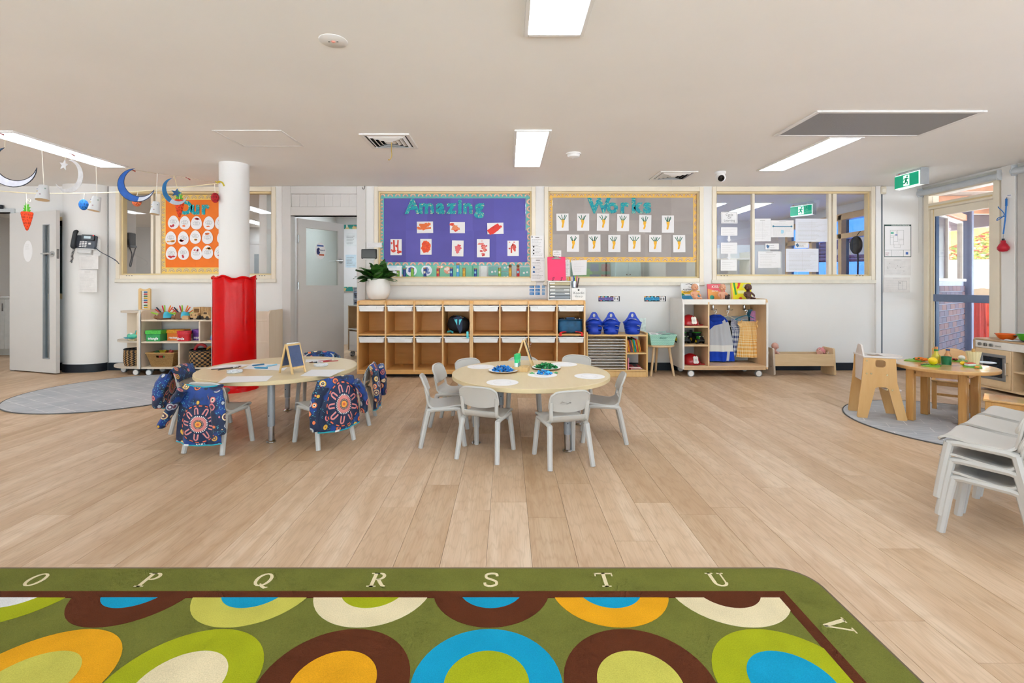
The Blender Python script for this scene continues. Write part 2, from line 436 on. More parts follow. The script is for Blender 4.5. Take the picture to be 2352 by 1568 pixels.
w3 = window(3, [(1257, 1608, 440, 636)], [])
w4 = window(4, [(1648, 1992, 446, 630)], [(1727, 1733), (1902, 1909), (1912, 1921)])
for (wd, spots) in ((w1, (294, 300, 306, 598, 604, 610)), (w4, (1655, 1662, 1669, 1965, 1972, 1979))):
    for px in spots:
        o = ob('drain_slot', G().b2(X(px)-.008, X(px)+.008, WY-.024, WY-.018, Z(633)-.003, Z(633)+.003), DARK, wd)
o = struct('window_5', G().b2(-6.36, -5.76, 6.318, 6.322, .97, 1.96), col('#5b6a66', .08, spec=.6))
ob('window_frame', fr_g(-6.40, -5.72, .93, 2.0, .045, WY-.012, WY+.09, tt=.05, tb=.07), CREAMD, o)
ob('window_header', G().b2(-6.36, -5.76, WY+.0, WY+.04, 1.88, 1.96), NAVYB, o)
# ---------------------------------------------------------------- left open door
dr = struct('door_1', G(), GREYP)
bpy.data.objects.remove(dr)
A = Vector((-6.45, 6.25, 0)); B = F(133, 859.5); L = (B-A).length; ang = math.atan2(B.y-A.y, B.x-A.x)
dr = thing('door_1', None, None, (A.x, A.y, 0), ang); dr['kind'] = 'structure'
def on_leaf(px, py, y0=6.1):   # px -> distance along the leaf
    k = (px-VX)/FPX; dx, dy = math.cos(ang), math.sin(ang)
    s = (k*A.y-A.x)/(dx-k*dy); d = A.y+s*dy; return s, CAMZ+(VY-py)*d/FPX
s0, zt = on_leaf(103.5, 517); s1, zb = on_leaf(118, 823)
ob('door_leaf', G().prism([[(0, .015), (L, .015), (L, 2.04), (0, 2.04)], [(s0, zb), (s0, zt), (s1, zt), (s1, zb)]], -.02, .02), GREYP, dr)
ob('vision_panel', G().b2(s0, s1, -.003, .003, zb, zt), glass_mat('door_glass', '#dfe9ee', .22), dr)
ob('glazing_bead', fr_g(s0-.006, s1+.006, zb-.006, zt+.006, .012, -.026, .026), col('#9fa3a6', .4), dr)
sh, zh = on_leaf(126, 583)
h = ob('lever_handle', G().lathe([(.0, 0), (.035, .0), (.035, .012), (.0, .012)], 20, T=Matrix.Translation((sh, -.02, zh)) @ Matrix.Rotation(R(90), 4, 'X')).tube([(sh, -.03, zh), (sh, -.065, zh), (sh-.03, -.072, zh), (sh-.14, -.066, zh+.002)], [.011, .011, .011, .009], 10), col('#c9ccce', .2, 1), dr)
ob('latch_plate', G().b2(L-.001, L+.002, -.012, .012, zh-.06, zh+.06), col('#b8bbbd', .25, 1), dr)
se, ze = on_leaf(69, 577)
ob('paper_oval', G().prism(circ(se, ze, .088, 28, .135), -.0225, -.0205), PAPER, dr)
ob('print', lines_g(se-.05, se+.05, ze+.02, ze+.09, 5, y=-.023), col('#c5c2c0', .7), dr)
for z in (.25, 1.0, 1.8): ob('hinge', G().cyl((0, .0, z-.05), (0, .0, z+.05), .012, n=10), col('#b8bbbd', .25, 1), dr)
g = G().b2(-7.5, -7.45, WY-.02, WY+WT, 0, 2.11, .004).b2(-6.47, -6.42, WY-.02, WY+WT, 0, 2.11, .004).b2(-7.45, -6.47, WY-.02, WY+WT, 2.06, 2.11, .004)
struct('trim_5', g, col('#c2c6c8', .4))
ob('door_track', G().b2(-7.45, -6.55, WY-.06, WY-.02, 2.10, 2.15, .005), NAVYB, None, 'dark door closer rail above the left doorway', 'door closer')
# ---------------------------------------------------------------- middle door, frame and transom
df = struct('trim_6', G(), GREYP); bpy.data.objects.remove(df)
x0, x1 = X(650), X(841); hx0, hx1 = X(670), X(821); zt = Z(495)
g = G().b2(x0, hx0, WY-.03, WY+WT, 0, CEIL-.002, .004).b2(hx1, x1, WY-.03, WY+WT, 0, CEIL-.002, .004)
g.b2(hx0, hx1, WY-.03, WY+WT, zt, Z(475), .004).b2(hx0, hx1, WY-.03, WY+WT, Z(446), CEIL-.002, .004)
df = struct('trim_6', g, GREYP)
n = 8; bw = (hx1-hx0)/n
for i in range(n): ob('transom_board', G().b2(hx0+i*bw+.0015, hx0+(i+1)*bw-.0015, WY-.004, WY+.02, Z(475), Z(446), .002), GREYP, df)
A = Vector((X(683, 6.36), 6.36, 0)); B = P(788, 700, 6.98); B.z = 0; L = (B-A).length; ang = math.atan2(B.y-A.y, B.x-A.x)
d2 = thing('door_2', None, None, (A.x, A.y, 0), ang); d2['kind'] = 'structure'
s0, zt2 = on_leaf(701, 523); s1, zb2 = on_leaf(775, 655)
ob('door_leaf', G().prism([[(0, .012), (L, .012), (L, 1.995), (0, 1.995)], [(s0, zb2), (s0, zt2), (s1, zt2), (s1, zb2)]], -.02, .02), GREYP, d2)
ob('vision_panel', G().b2(s0, s1, -.003, .003, zb2, zt2), glass_mat('door_glass2', '#f4f8f6', .16), d2)
so, zo = on_leaf(735, 576)
ob('sticker', G().prism(circ(so, zo, .085, 28, .115), -.008, -.0062), PAPER, d2)
ob('sticker_band', G().b2(so-.05, so+.05, -.0095, -.008, zo+.06, zo+.08, mi=0), col('#3f62a8', .5), d2)
g = G(); text_g('Lizard', .032, .0006, into=g, T=Matrix.Translation((so+.03, -.0088, zo+.012))); ob('sticker_text', g, col('#3d4f86', .5), d2)
ob('sticker_shape', G().prism([(so-.06, zo-.02), (so-.055, zo+.02), (so-.03, zo+.045), (so-.01, zo+.03), (so-.02, zo+.0), (so-.005, zo-.025), (so-.025, zo-.055), (so-.05, zo-.05)], -.0095, -.008), col('#3a3f7c', .5), d2)
ob('sticker_stripe', G().b2(so-.02, so+.06, -.0095, -.008, zo-.065, zo-.045), col('#c9603c', .5), d2)
sh, zh = on_leaf(780, 600)
ob('lever_handle', G().lathe([(.0, 0), (.032, .0), (.032, .012), (.0, .012)], 20, T=Matrix.Translation((sh, -.02, zh)) @ Matrix.Rotation(R(90), 4, 'X')).tube([(sh, -.03, zh), (sh, -.065, zh), (sh-.03, -.072, zh), (sh-.13, -.066, zh)], [.011, .011, .011, .009], 10), col('#c9ccce', .2, 1), d2)
for z in (.25, 1.1, 1.72): ob('hinge', G().cyl((-.004, -.024, z-.05), (-.004, -.024, z+.05), .011, n=10), col('#b8bbbd', .25, 1), d2)
# ---------------------------------------------------------------- glazed door in the right wall
d3 = struct('door_3', G(), CREAM); bpy.data.objects.remove(d3)
g = G().b2(RX-.02, RX+WT, DY0, DY0+.07, 0, DZ, .004).b2(RX-.02, RX+WT, DY1-.07, DY1, 0, DZ, .004).b2(RX-.02, RX+WT, DY0+.07, DY1-.07, DZ-.05, DZ, .004).b2(RX-.02, RX+WT, DY0+.07, DY1-.07, 2.075, 2.15, .004)
d3 = struct('door_3', g, CREAM)
ob('transom_rail', G().b2(RX-.024, RX+.05, DY0+.075, DY1-.075, 2.10, 2.12, .003), CREAMD, d3)
ob('transom_glass', G().b2(RX+.03, RX+.036, DY0+.07, DY1-.07, 2.15, DZ-.05), GLASS, d3)
g = G().b2(RX, RX+.045, DY0+.075, DY0+.135, .01, 2.07, .004).b2(RX, RX+.045, DY1-.135, DY1-.075, .01, 2.07, .004).b2(RX, RX+.045, DY0+.135, DY1-.135, 1.98, 2.07, .004).b2(RX, RX+.045, DY0+.135, DY1-.135, .01, .16, .004)
ob('leaf_frame', g, CREAM, d3)
ob('leaf_edge', G().b2(RX+.01, RX+.05, DY1-.15, DY1-.135, .16, 1.98), col('#23476e', .3), d3)
ob('leaf_glass', G().b2(RX+.02, RX+.026, DY0+.135, DY1-.135, .16, 1.98), GLASS, d3)
ob('push_bar', G().b2(RX-.012, RX+.02, DY0+.13, DY1-.13, .905, .995, .004), col('#6f7fa0', .35), d3)
ob('leaf_bead', G().b2(RX-.006, RX, DY1-.13, DY1-.125, .01, 2.07), CREAMD, d3)
# ---------------------------------------------------------------- roller blinds
def blind(name, lab, y0, y1, ztop, drop):
    b = thing(name, lab, 'blind', (RX-.05, (y0+y1)/2, ztop))
    l = y1-y0
    ob('tube', G().cyl((0, -l/2, -.045), (0, l/2, -.045), .036, n=18), col('#c3cad0', .45), b)
    for s in (-1, 1): ob('end_bracket', G().b2(-.03, .05, s*l/2-.006, s*l/2+.006, -.09, .02, .003).cyl((0, s*l/2, -.045), (0, s*(l/2+.01), -.045), .04, n=18), col('#c9ced2', .4), b)
    ob('head_plate', G().b2(.035, .05, -l/2, l/2, -.02, .03, .003), col('#cfcfc8', .4), b)
    if drop:
        ob('fabric', G().b2(.03, .033, -l/2+.01, l/2-.01, -drop, -.03), col('#c6c3bf', .8, var=.03), b)
        ob('bottom_bar', G().b2(.024, .04, -l/2+.01, l/2-.01, -drop-.02, -drop, .004), col('#c9ced2', .4), b)
    return b
b1 = blind('roller_blind', 'rolled-up grey roller blind above the glazed door', DY0-.03, DY1+.02, 2.345, 0)
ob('pull_chain', G().tube([(.0, .55, -.05), (.0, .55, -.8), (.0, .535, -.85), (.0, .52, -.8), (.0, .52, -.05)], .0025, 6), col('#dcd9d4', .5), b1)
blind('roller_blind', 'pale grey roller blind pulled down beside the glazed door', 3.4, 5.09, 2.36, 1.75)
# ---------------------------------------------------------------- ceiling fixtures
LIT = bpy.data.materials.new('lit_diffuser'); LIT.use_nodes = True
t = LIT.node_tree; t.nodes.clear(); e = nd(t, 'ShaderNodeEmission'); o = nd(t, 'ShaderNodeOutputMaterial')
e.inputs[0].default_value = (.86, .955, 1.04, 1); e.inputs[1].default_value = PANEL; t.links.new(e.outputs[0], o.inputs[0])
FIX = col('#e9e7e4', .5, var=.01)
def panel(x, y, lab, group=None, z=CEIL):
    p = thing('ceiling_light', lab, 'light', (x, y, z), 0, group)
    ob('light_frame', fr_xy(.155, .615, .022, -.014, 0), FIX, p)
    ob('diffuser', G().b2(-.134, .134, -.594, .594, -.010, -.004), LIT, p); return p
def fr_xy(hx, hy, t, z0, z1):
    g = G().b2(-hx, -hx+t, -hy, hy, z0, z1, .002).b2(hx-t, hx, -hy, hy, z0, z1, .002)
    return g.b2(-hx+t, hx-t, -hy, -hy+t, z0, z1, .002).b2(-hx+t, hx-t, hy-t, hy, z0, z1, .002)
panel(.24, 1.86, 'lit ceiling panel between the round downlight and the large mesh grille')
panel(.215, 4.60, 'lit ceiling panel beside the smoke detector, before the display boards')
panel(2.95, 4.78, 'lit ceiling panel behind the large mesh return air grille')
panel(-4.28, 4.62, 'lit ceiling panel above the hanging moons and cups garland')
for x, y in ((-4.28, 1.86), (2.95, 1.86), (-4.28, -.9), (.24, -.9), (2.95, -.9), (-6.6, 1.86), (-6.6, 4.6)):  # unseen panels carrying on the rows, more added for even fill light
    panel(x, y, 'lit ceiling panel in the part of the room behind the camera side', 'further ceiling panels')
panel(-4.25, 8.75, 'lit ceiling panel of the room behind the orange board, nearer the wall', 'rear room ceiling panels')
for x, y in ((-5.15, 10.0), (-7.3, 8.4), (-1.6, 7.8), (.6, 7.8), (4.0, 8.1), (3.3, 8.1), (-2.55, 7.75)):  # several of these panels are added to brighten the rear rooms
    panel(x, y, 'lit ceiling panel inside the rooms behind the display wall', 'rear room ceiling panels')
def vent(x, y, lab):
    v = thing('ceiling_vent', lab, 'vent', (x, y, CEIL))
    ob('vent_frame', fr_xy(.215, .215, .035, -.012, 0), FIX, v)
    ob('vent_throat', G().b2(-.182, .182, -.182, .182, -.003, -.001), DARK, v)
    for k, h in enumerate((.165, .128, .09, .052)):
        g = G()
        for a in range(4):
            T = Matrix.Rotation(R(90*a), 4, 'Z')
            g.add([(-h, h, -.004), (h, h, -.004), (h-.022, h-.022, -.018), (-h+.022, h-.022, -.018), (-h, h, -.006), (h, h, -.006), (h-.022, h-.022, -.020), (-h+.022, h-.022, -.020)], [(0, 1, 2, 3), (7, 6, 5, 4), (0, 4, 5, 1), (2, 6, 7, 3)], 0, T)
        ob('vent_louvre', g, FIX, v)
    ob('vent_core', G().b2(-.03, .03, -.03, .03, -.016, -.004), FIX, v); return v
v = vent(-1.05, 4.30, 'square ceiling vent with yellow string hanging from it')
ob('hanging_string', G().tube(spl([(.02, -.02, -.02), (.018, -.02, -.08), (.02, -.018, -.14), (.0, -.02, -.175), (-.012, -.02, -.172)], 5), .0035, 6), col('#c2a145', .7), None, 'yellow braided string dangling from the ceiling vent', 'string', loc=(-1.05, 4.30, CEIL))
v2 = vent(1.95, 5.65, 'square ceiling vent above the grey display board')
ob('hanging_string', G().tube([(0, 0, -.018), (0, 0, -.22)], .0012, 5), col('#e6e3da', .7), None, 'thin pale string hanging from vent above grey board', 'string', loc=(1.95, 5.66, CEIL))
gr = thing('return_air_grille', 'large grey mesh return air grille in the ceiling', 'vent', (2.92, 3.845, CEIL))
def mesh_mat():
    m, t, b = base('perforated_mesh'); v = coords(t, 'Object', (1, 1, 1), (0, 0, R(45)))
    ck = nd(t, 'ShaderNodeTexChecker'); ck.inputs['Scale'].default_value = 150; t.links.new(v, ck.inputs[0])
    ck.inputs[1].default_value = lin('#aaa9a8'); ck.inputs[2].default_value = lin('#706f6e')
    t.links.new(ck.outputs[0], b.inputs['Base Color']); b.inputs['Roughness'].default_value = .6; return m
g = G(); hx, hy, t_ = .63, .30, .035
g.b2(-hx, -hx+t_, -hy, hy, -.012, 0, .003).b2(hx-t_, hx, -hy, hy, -.012, 0, .003).b2(-hx+t_, hx-t_, -hy, -hy+t_, -.012, 0, .003).b2(-hx+t_, hx-t_, hy-t_, hy, -.012, 0, .003)
ob('grille_frame', g, FIX, gr); ob('grille_mesh', G().b2(-hx+t_, hx-t_, -hy+t_, hy-t_, -.008, -.003), mesh_mat(), gr)
ha = thing('access_hatch', 'flush white access hatch in the ceiling near the pillar', 'hatch', (-2.17, 4.23, CEIL))
ob('hatch_frame', fr_xy(.29, .235, .022, -.006, 0), FIX, ha); ob('hatch_panel', G().b2(-.265, .265, -.21, .21, -.004, -.001), CEILM, ha)
ob('hatch_gap', G().b2(-.268, .268, -.213, .213, -.0018, -.0005), col('#9a9692', .8), ha)
dl = thing('downlight', 'round flush emergency downlight with red indicator in ceiling', 'light', (-.92, 2.54, CEIL))
ob('rim', G().lathe([(0, -.004), (.07, -.004), (.074, -.001), (.074, 0), (0, 0)], 28), FIX, dl)
ob('lens', G().lathe([(0, -.008), (.008, -.008), (.012, -.004), (0, -.004)], 14), col('#e8a090', .4), dl)
for s in (-1, 1): ob('slot', G().b2(s*.022-.005, s*.022+.005, -.002, .002, -.0055, -.004), DARK, dl)
sd = thing('smoke_detector', 'white round smoke detector on the ceiling', 'detector', (.65, 4.71, CEIL))
ob('base', G().lathe([(0, -.012), (.075, -.012), (.075, 0), (0, 0)], 26), FIX, sd)
ob('chamber', G().lathe([(0, -.046), (.03, -.046), (.055, -.036), (.062, -.018), (.062, -.012), (0, -.012)], 26), FIX, sd)
ob('test_button', G().lathe([(0, -.05), (.012, -.05), (.012, -.044), (0, -.044)], 12), col('#d8d5d2', .5), sd)
sc = thing('security_camera', 'white dome security camera with black lens on ceiling', 'camera', (2.43, 5.48, CEIL))
ob('mount', G().lathe([(0, -.03), (.05, -.03), (.062, -.02), (.062, 0), (0, 0)], 22), FIX, sc)
ob('ball', G().sphere((0, -.01, -.065), .055, 18, 12), FIX, sc)
ob('lens', G().lathe([(0, .02), (.028, .018), (.036, .008), (.036, 0), (0, 0)], 18, T=Matrix.Translation((-.012, -.052, -.082)) @ Matrix.Rotation(R(112), 4, 'X')), col('#1a1a1c', .15), sc)
ms = thing('motion_sensor', 'small cream motion sensor in the wall corner', 'sensor', P(2027.5, 437, 6.25))
ob('case', G().box((0, 0, 0), (.075, .045, .10), .008), col('#e2d9c4', .5), ms); ob('lens', G().b2(-.025, .025, -.028, -.022, -.03, .02, .004), col('#efe9da', .4), ms)
ch = ob('cable_hook', G().tube(spl([(0, 0, 0), (.0, -.01, -.03), (.018, -.02, -.045), (.03, -.02, -.03), (.03, -.01, 0)], 5), .006, 8), col('#77716b', .5), None, 'small bent grey cable loop above the middle door', 'cable', loc=(X(834), WY-.02, CEIL))
# exit sign, parallel to the right wall
def exit_sign(loc, rot, lab):
    s = thing('exit_sign', lab, 'exit sign', loc, rot)
    ob('housing', G().b2(-.175, .175, -.035, .035, -.035, 0, .006), col('#b9bcc0', .4), s)
    ob('end_cap', G().b2(.165, .178, -.05, .045, -.19, -.005, .004), col('#aeb2b6', .4), s)
    EM = col('#f2fbf7', .3, emit=.7)
    g = G(); pf = [(-.05, -.03), (-.058, -.10), (-.05, -.185), (-.0, -.19), (.03, -.10), (.03, -.03)]
    g.prism(pf, -.165, .165, 'yz'); ob('light_box', g, EM, s)
    gg = G().b2(-.162, -.042, -.0615, -.0595, -.178, -.04).b2(.042, .162, -.0615, -.0595, -.178, -.04).b2(-.042, .042, -.0615, -.0595, -.05, -.04).b2(-.042, .042, -.0615, -.0595, -.178, -.170)
    ob('green_panel', gg, col('#0aa57e', .35, emit=.35), s)
    m = col('#0b9f7a', .35, emit=.2)
    g = G(); y0, y1 = -.0625, -.0595
    g.prism(circ(.012, -.068, .011, 14), y0, y1)
    def st(a, b, w):
        a, b = Vector(a), Vector(b); n = (b-a).normalized(); p = Vector((-n.y, n.x))*w
        g.prism([tuple(a-p), tuple(b-p), tuple(b+p), tuple(a+p)], y0, y1)
    st((.006, -.082), (-.008, -.115), .011); st((.006, -.085), (.03, -.098), .005); st((0, -.085), (-.028, -.09), .005); st((-.028, -.09), (-.036, -.105), .005)
    st((-.006, -.112), (.016, -.13), .007); st((.016, -.13), (.012, -.158), .006); st((-.008, -.112), (-.016, -.138), .007); st((-.016, -.138), (-.042, -.14), .006)
    ob('running_figure', g, m, s)
    ob('indicator_light', G().b2(-.14, -.12, -.037, -.033, -.02, -.012), col('#d1504a', .4), s); return s
exit_sign((4.56, 5.415, CEIL), R(-90), 'green running-man exit sign hanging from the ceiling near the glazed door')
exit_sign((4.62, 7.5, CEIL-.02), R(-60), 'green exit sign seen through the window, in the room behind')
# ================================================================== RUGS, TABLES, CHAIRS
def pile(h, var=.22, sc=900):
    key = ('pile', h)
    if key in MATS: return MATS[key]
    m, t, b = base('rug_pile_'+h.strip('#')); c = lin(h)
    v = coords(t); f = noise(t, v, sc/3, 3, .7); f2 = noise(t, v, 7, 3)
    d = tuple(x*(1-var) for x in c[:3])+(1,); u = tuple(min(1, x*(1+var)) for x in c[:3])+(1,)
    o = ramp(t, f, [(.3, d), (.7, u)]); o = mix(t, .35, o, ramp(t, f2, [(.3, d), (.7, u)]))
    t.links.new(o, b.inputs['Base Color']); b.inputs['Roughness'].default_value = .95; b.inputs['Specular IOR Level'].default_value = .1
    bump(t, b, f, .6, .003); MATS[key] = m; return m
def ribbon(g, pts, ws, y0, y1, plane='xy', T=None):
    n = len(pts)
    for i in range(n-1):
        a, b = Vector(pts[i][:2]), Vector(pts[i+1][:2])
        def nrm(j):
            d = Vector(pts[min(j+1, n-1)][:2])-Vector(pts[max(j-1, 0)][:2]); d.normalize(); return Vector((-d.y, d.x))
        wa, wb = (ws[i], ws[i+1]) if isinstance(ws, (list, tuple)) else (ws, ws)
        na, nb = nrm(i)*wa/2, nrm(i+1)*wb/2
        g.prism([tuple(a-na), tuple(b-nb), tuple(b+nb), tuple(a+na)], y0-2e-5*i, y1+2e-5*i, plane, 0, T)
def clip_y(poly, y1):
    """keep the part of a convex outline with y <= y1"""
    o = []
    for i, p in enumerate(poly):
        q = poly[(i+1) % len(poly)]
        if p[1] <= y1: o.append(p)
        if (p[1] <= y1) != (q[1] <= y1):
            t = (y1-p[1])/(q[1]-p[1]); o.append((p[0]+t*(q[0]-p[0]), y1))
    return o
def clip_x(poly, x1): return [(b, a) for a, b in clip_y([(y, x) for x, y in poly], x1)]
rug = thing('alphabet_rug', 'olive green alphabet rug with brown, blue and lime circles', 'rug', (0, 0, 0))
RXE, RYE, RXL, RYF = 1.15, 1.868, -2.75, -.6
out = rrect(RXL, RXE, RYF, RYE, .12, 8)
ob('pile_field', G().prism(out, .001, .009, 'xy'), pile('#6f7030'), rug)
e = [(x, y, .005) for x, y in out]; ob('rug_edge', G().tube(e, .0055, 8, True), col('#6b5a45', .9), rug)
bx1, by1, bw = .994, 1.726, .038
g = G().prism([[(RXL+.15, RYF+.15), (bx1, RYF+.15), (bx1, by1), (RXL+.15, by1)], [(RXL+.19, RYF+.19), (RXL+.19, by1-bw), (bx1-bw, by1-bw), (bx1-bw, RYF+.19)]], .008, .0098, 'xy')
ob('brown_band', g, pile('#5e301b'), rug)
RC = {'b': '#5e301b', 'u': '#1593b5', 'l': '#9fa41a', 'p': '#c0b852', 'c': '#ddcca4', 'a': '#dd9c1b', 'w': '#d8d6d2'}
rows = [(1.752, {2: 'cb', 1: 'au', 0: 'bu', -1: 'cl', -2: 'pu', -3: 'bu', -4: 'lw', -5: 'ca'}), (1.325, {2: 'lu', 1: 'bp', 0: 'ul', -1: 'ba', -2: 'lc', -3: 'ap', -4: 'ul', -5: 'bc'}),
        (.898, {2: 'bc', 1: 'uc', 0: 'la', -1: 'cu', -2: 'ab', -3: 'ul', -4: 'bp', -5: 'lu'}), (.471, {2: 'au', 1: 'cl', 0: 'bu', -1: 'lp', -2: 'uc', -3: 'ba', -4: 'cu', -5: 'pl'})]
for cy, ks in rows:
    for k, cc in ks.items():
        cx = -.057+.4245*k
        for j, (r, h) in enumerate(((.21, cc[0]), (.118, cc[1]))):
            p = circ(cx, cy, r, 48)
            p = clip_x(clip_y(p, by1-bw+.002), bx1-bw+.002); p = [(max(x, RXL+.19), y) for x, y in p]
            ob('pile_ring' if j == 0 else 'pile_disc', G().prism(p, .008, .0101+j*.0006, 'xy'), pile(RC[h]), rug)
def serif(ch):
    """slab of strokes for one rug letter in a unit box centred on 0"""
    g = G(); z0, z1 = 0, 1
    def rc(x0, x1, y0, y1): g.prism([(x0, y0), (x1, y0), (x1, y1), (x0, y1)], z0, z1, 'xy')
    def arc(cx, cy, rx, ry, a0, a1, w, thin=.5):
        pts = []; ws = []
        for i in range(17):
            a = R(a0+(a1-a0)*i/16); pts.append((cx+rx*math.cos(a), cy+ry*math.sin(a))); ws.append(w*(thin+(1-thin)*abs(math.cos(a))))
        ribbon(g, pts, ws, z0, z1)
    if ch in 'OQ':
        arc(0, 0, .30, .43, 0, 360, .15, .45)
        if ch == 'Q': ribbon(g, [(-.02, -.28), (.12, -.46), (.3, -.58), (.42, -.54)], [.06, .12, .12, .04], z0, z1)
    elif ch in 'PR':
        rc(-.24, -.08, -.5, .5); rc(-.36, .04, -.5, -.44); rc(-.36, .0, .44, .5)
        arc(.0, .25, .24, .22, -90, 90, .15, .4); rc(-.1, .02, .44, .5); rc(-.1, .02, 0, .06)
        if ch == 'R': ribbon(g, [(.02, .04), (.16, -.2), (.3, -.42), (.44, -.47)], [.14, .15, .13, .06], z0, z1)
    elif ch == 'S':
        ribbon(g, spl([(.26, .26, 0), (.22, .42, 0), (0, .46, 0), (-.22, .36, 0), (-.2, .14, 0), (0, .02, 0), (.22, -.14, 0), (.22, -.36, 0), (0, -.46, 0), (-.22, -.40, 0), (-.27, -.22, 0)], 4), .12, z0, z1)
    elif ch == 'T':
        rc(-.08, .08, -.5, .5); rc(-.2, .2, -.5, -.44); rc(-.38, .38, .42, .5); rc(-.4, -.34, .26, .5); rc(.34, .4, .26, .5)
    elif ch == 'U':
        rc(-.32, -.17, -.2, .5); rc(.2, .27, -.2, .5); rc(-.42, -.08, .44, .5); rc(.1, .38, .44, .5); arc(.0, -.2, .245, .24, 180, 360, .13, .6)
    elif ch == 'V':
        ribbon(g, [(-.3, .48), (.02, -.5)], .15, z0, z1); ribbon(g, [(.28, .48), (.02, -.5)], .07, z0, z1); rc(-.44, -.14, .44, .5); rc(.14, .42, .44, .5)
    return g
for i, ch in enumerate('OPQRSTU'):
    x = -.06+.4245*(i-4); S = Matrix.Translation((x, 1.793, .0085)) @ Matrix.Diagonal((.085, .083, .0016, 1))
    s = serif(ch); s.v = [tuple(S @ Vector(v)) for v in s.v]; ob('rug_letter', s, pile('#ddcca4'), rug)
S = Matrix.Translation((1.066, 1.552, .0085)) @ Matrix.Rotation(R(-90), 4, 'Z') @ Matrix.Diagonal((.085, .083, .0016, 1))
s = serif('V'); s.v = [tuple(S @ Vector(v)) for v in s.v]; ob('rug_letter', s, pile('#ddcca4'), rug)
def grey_rug_mat():
    m, t, b = base('grey_woven_rug'); v = coords(t)
    f = noise(t, coords(t, 'Object', (6, 60, 1)), 1.2, 4, .6); f2 = noise(t, v, 2.2, 3)
    br = nd(t, 'ShaderNodeTexBrick'); t.links.new(coords(t, 'Object', (1, 1, 1), (0, 0, R(28))), br.inputs['Vector'])
    br.inputs['Scale'].default_value = 1; br.inputs['Brick Width'].default_value = .27; br.inputs['Row Height'].default_value = .13; br.inputs['Mortar Size'].default_value = .004; br.inputs['Mortar Smooth'].default_value = .3
    c = ramp(t, f, [(.3, lin('#9a9b9d')), (.7, lin('#bdbdbf'))]); c = mix(t, .4, c, ramp(t, f2, [(.35, lin('#9a9ca0')), (.65, lin('#c6c4c1'))]))
    wear = mth(t, 'MULTIPLY', br.outputs['Fac'], ramp(t, noise(t, v, 5, 2), [(.4, (.15,)*3+(1,)), (.6, (.9,)*3+(1,))]))
    c = mix(t, wear, c, lin('#d6d3cf')); t.links.new(c, b.inputs['Base Color']); b.inputs['Roughness'].default_value = .92
    bump(t, b, f, .3, .002); return m
GR = grey_rug_mat()
for (cx, cy, r, lab) in ((-4.0, 5.05, .93, 'round pale grey rug before the toy shelf by the red pillar pad'), (3.63, 3.82, .79, 'round grey rug under the wooden play table')):
    q = thing('round_rug', lab, 'rug', (cx, cy, 0))
    ob('rug_field', G().lathe([(0, .0075), (r-.008, .0075), (r-.004, .001), (0, .001)], 72), GR, q)
    ob('rug_edge', G().tube([(r*math.cos(a*math.pi/40), r*math.sin(a*math.pi/40), .0045) for a in range(80)], .0045, 6, True), col('#5f5d5a', .9), q)
# ---------------------------------------------------------------- toddler chair
PLA = col('#c3bfb8', .42, var=.02, scale=6)
def slab(g, fn, nu, nv, th, uv=False):
    """thick curved sheet"""
    n0 = len(g.v); e = 1e-3; top = []; bot = []
    for j in range(nv+1):
        for i in range(nu+1):
            u, v = i/nu, j/nv; p = Vector(fn(u, v))
            du = Vector(fn(min(u+e, 1), v))-Vector(fn(max(u-e, 0), v)); dv = Vector(fn(u, min(v+e, 1)))-Vector(fn(u, max(v-e, 0)))
            n = du.cross(dv); n = n.normalized() if n.length > 1e-12 else Vector((0, 0, 1))
            top.append(p+n*th/2); bot.append(p-n*th/2)
            if uv: g.uv[n0+len(top)-1] = (u, v); g.uv[n0+(nu+1)*(nv+1)+len(top)-1] = (u, v)
    W = nu+1; N = W*(nv+1); fs = []
    for j in range(nv):
        for i in range(nu):
            a = j*W+i; fs.append((a, a+1, a+W+1, a+W)); fs.append((N+a, N+a+W, N+a+W+1, N+a+1))
    bd = [i for i in range(W)]+[j*W+nu for j in range(1, nv+1)]+[nv*W+i for i in range(nu-1, -1, -1)]+[j*W for j in range(nv-1, 0, -1)]
    for i, a in enumerate(bd): b = bd[(i+1) % len(bd)]; fs.append((b, a, N+a, N+b))
    g.add(top+bot, fs); return g
def lerp(a, b, t): return a+(b-a)*t
def poly_at(pts, t):
    k = t*(len(pts)-1); i = min(int(k), len(pts)-2); return tuple(lerp(pts[i][j], pts[i+1][j], k-i) for j in range(len(pts[0])))
SEATP = [tuple(v) for v in spl([(0, .150, .248), (0, .138, .266), (0, .11, .275), (0, .04, .268), (0, -.03, .262), (0, -.072, .266), (0, -.096, .284), (0, -.106, .308)], 4)]
BACKP = [tuple(v) for v in spl([(0, -.114, .348), (0, -.122, .378), (0, -.138, .425), (0, -.158, .468)], 4)]
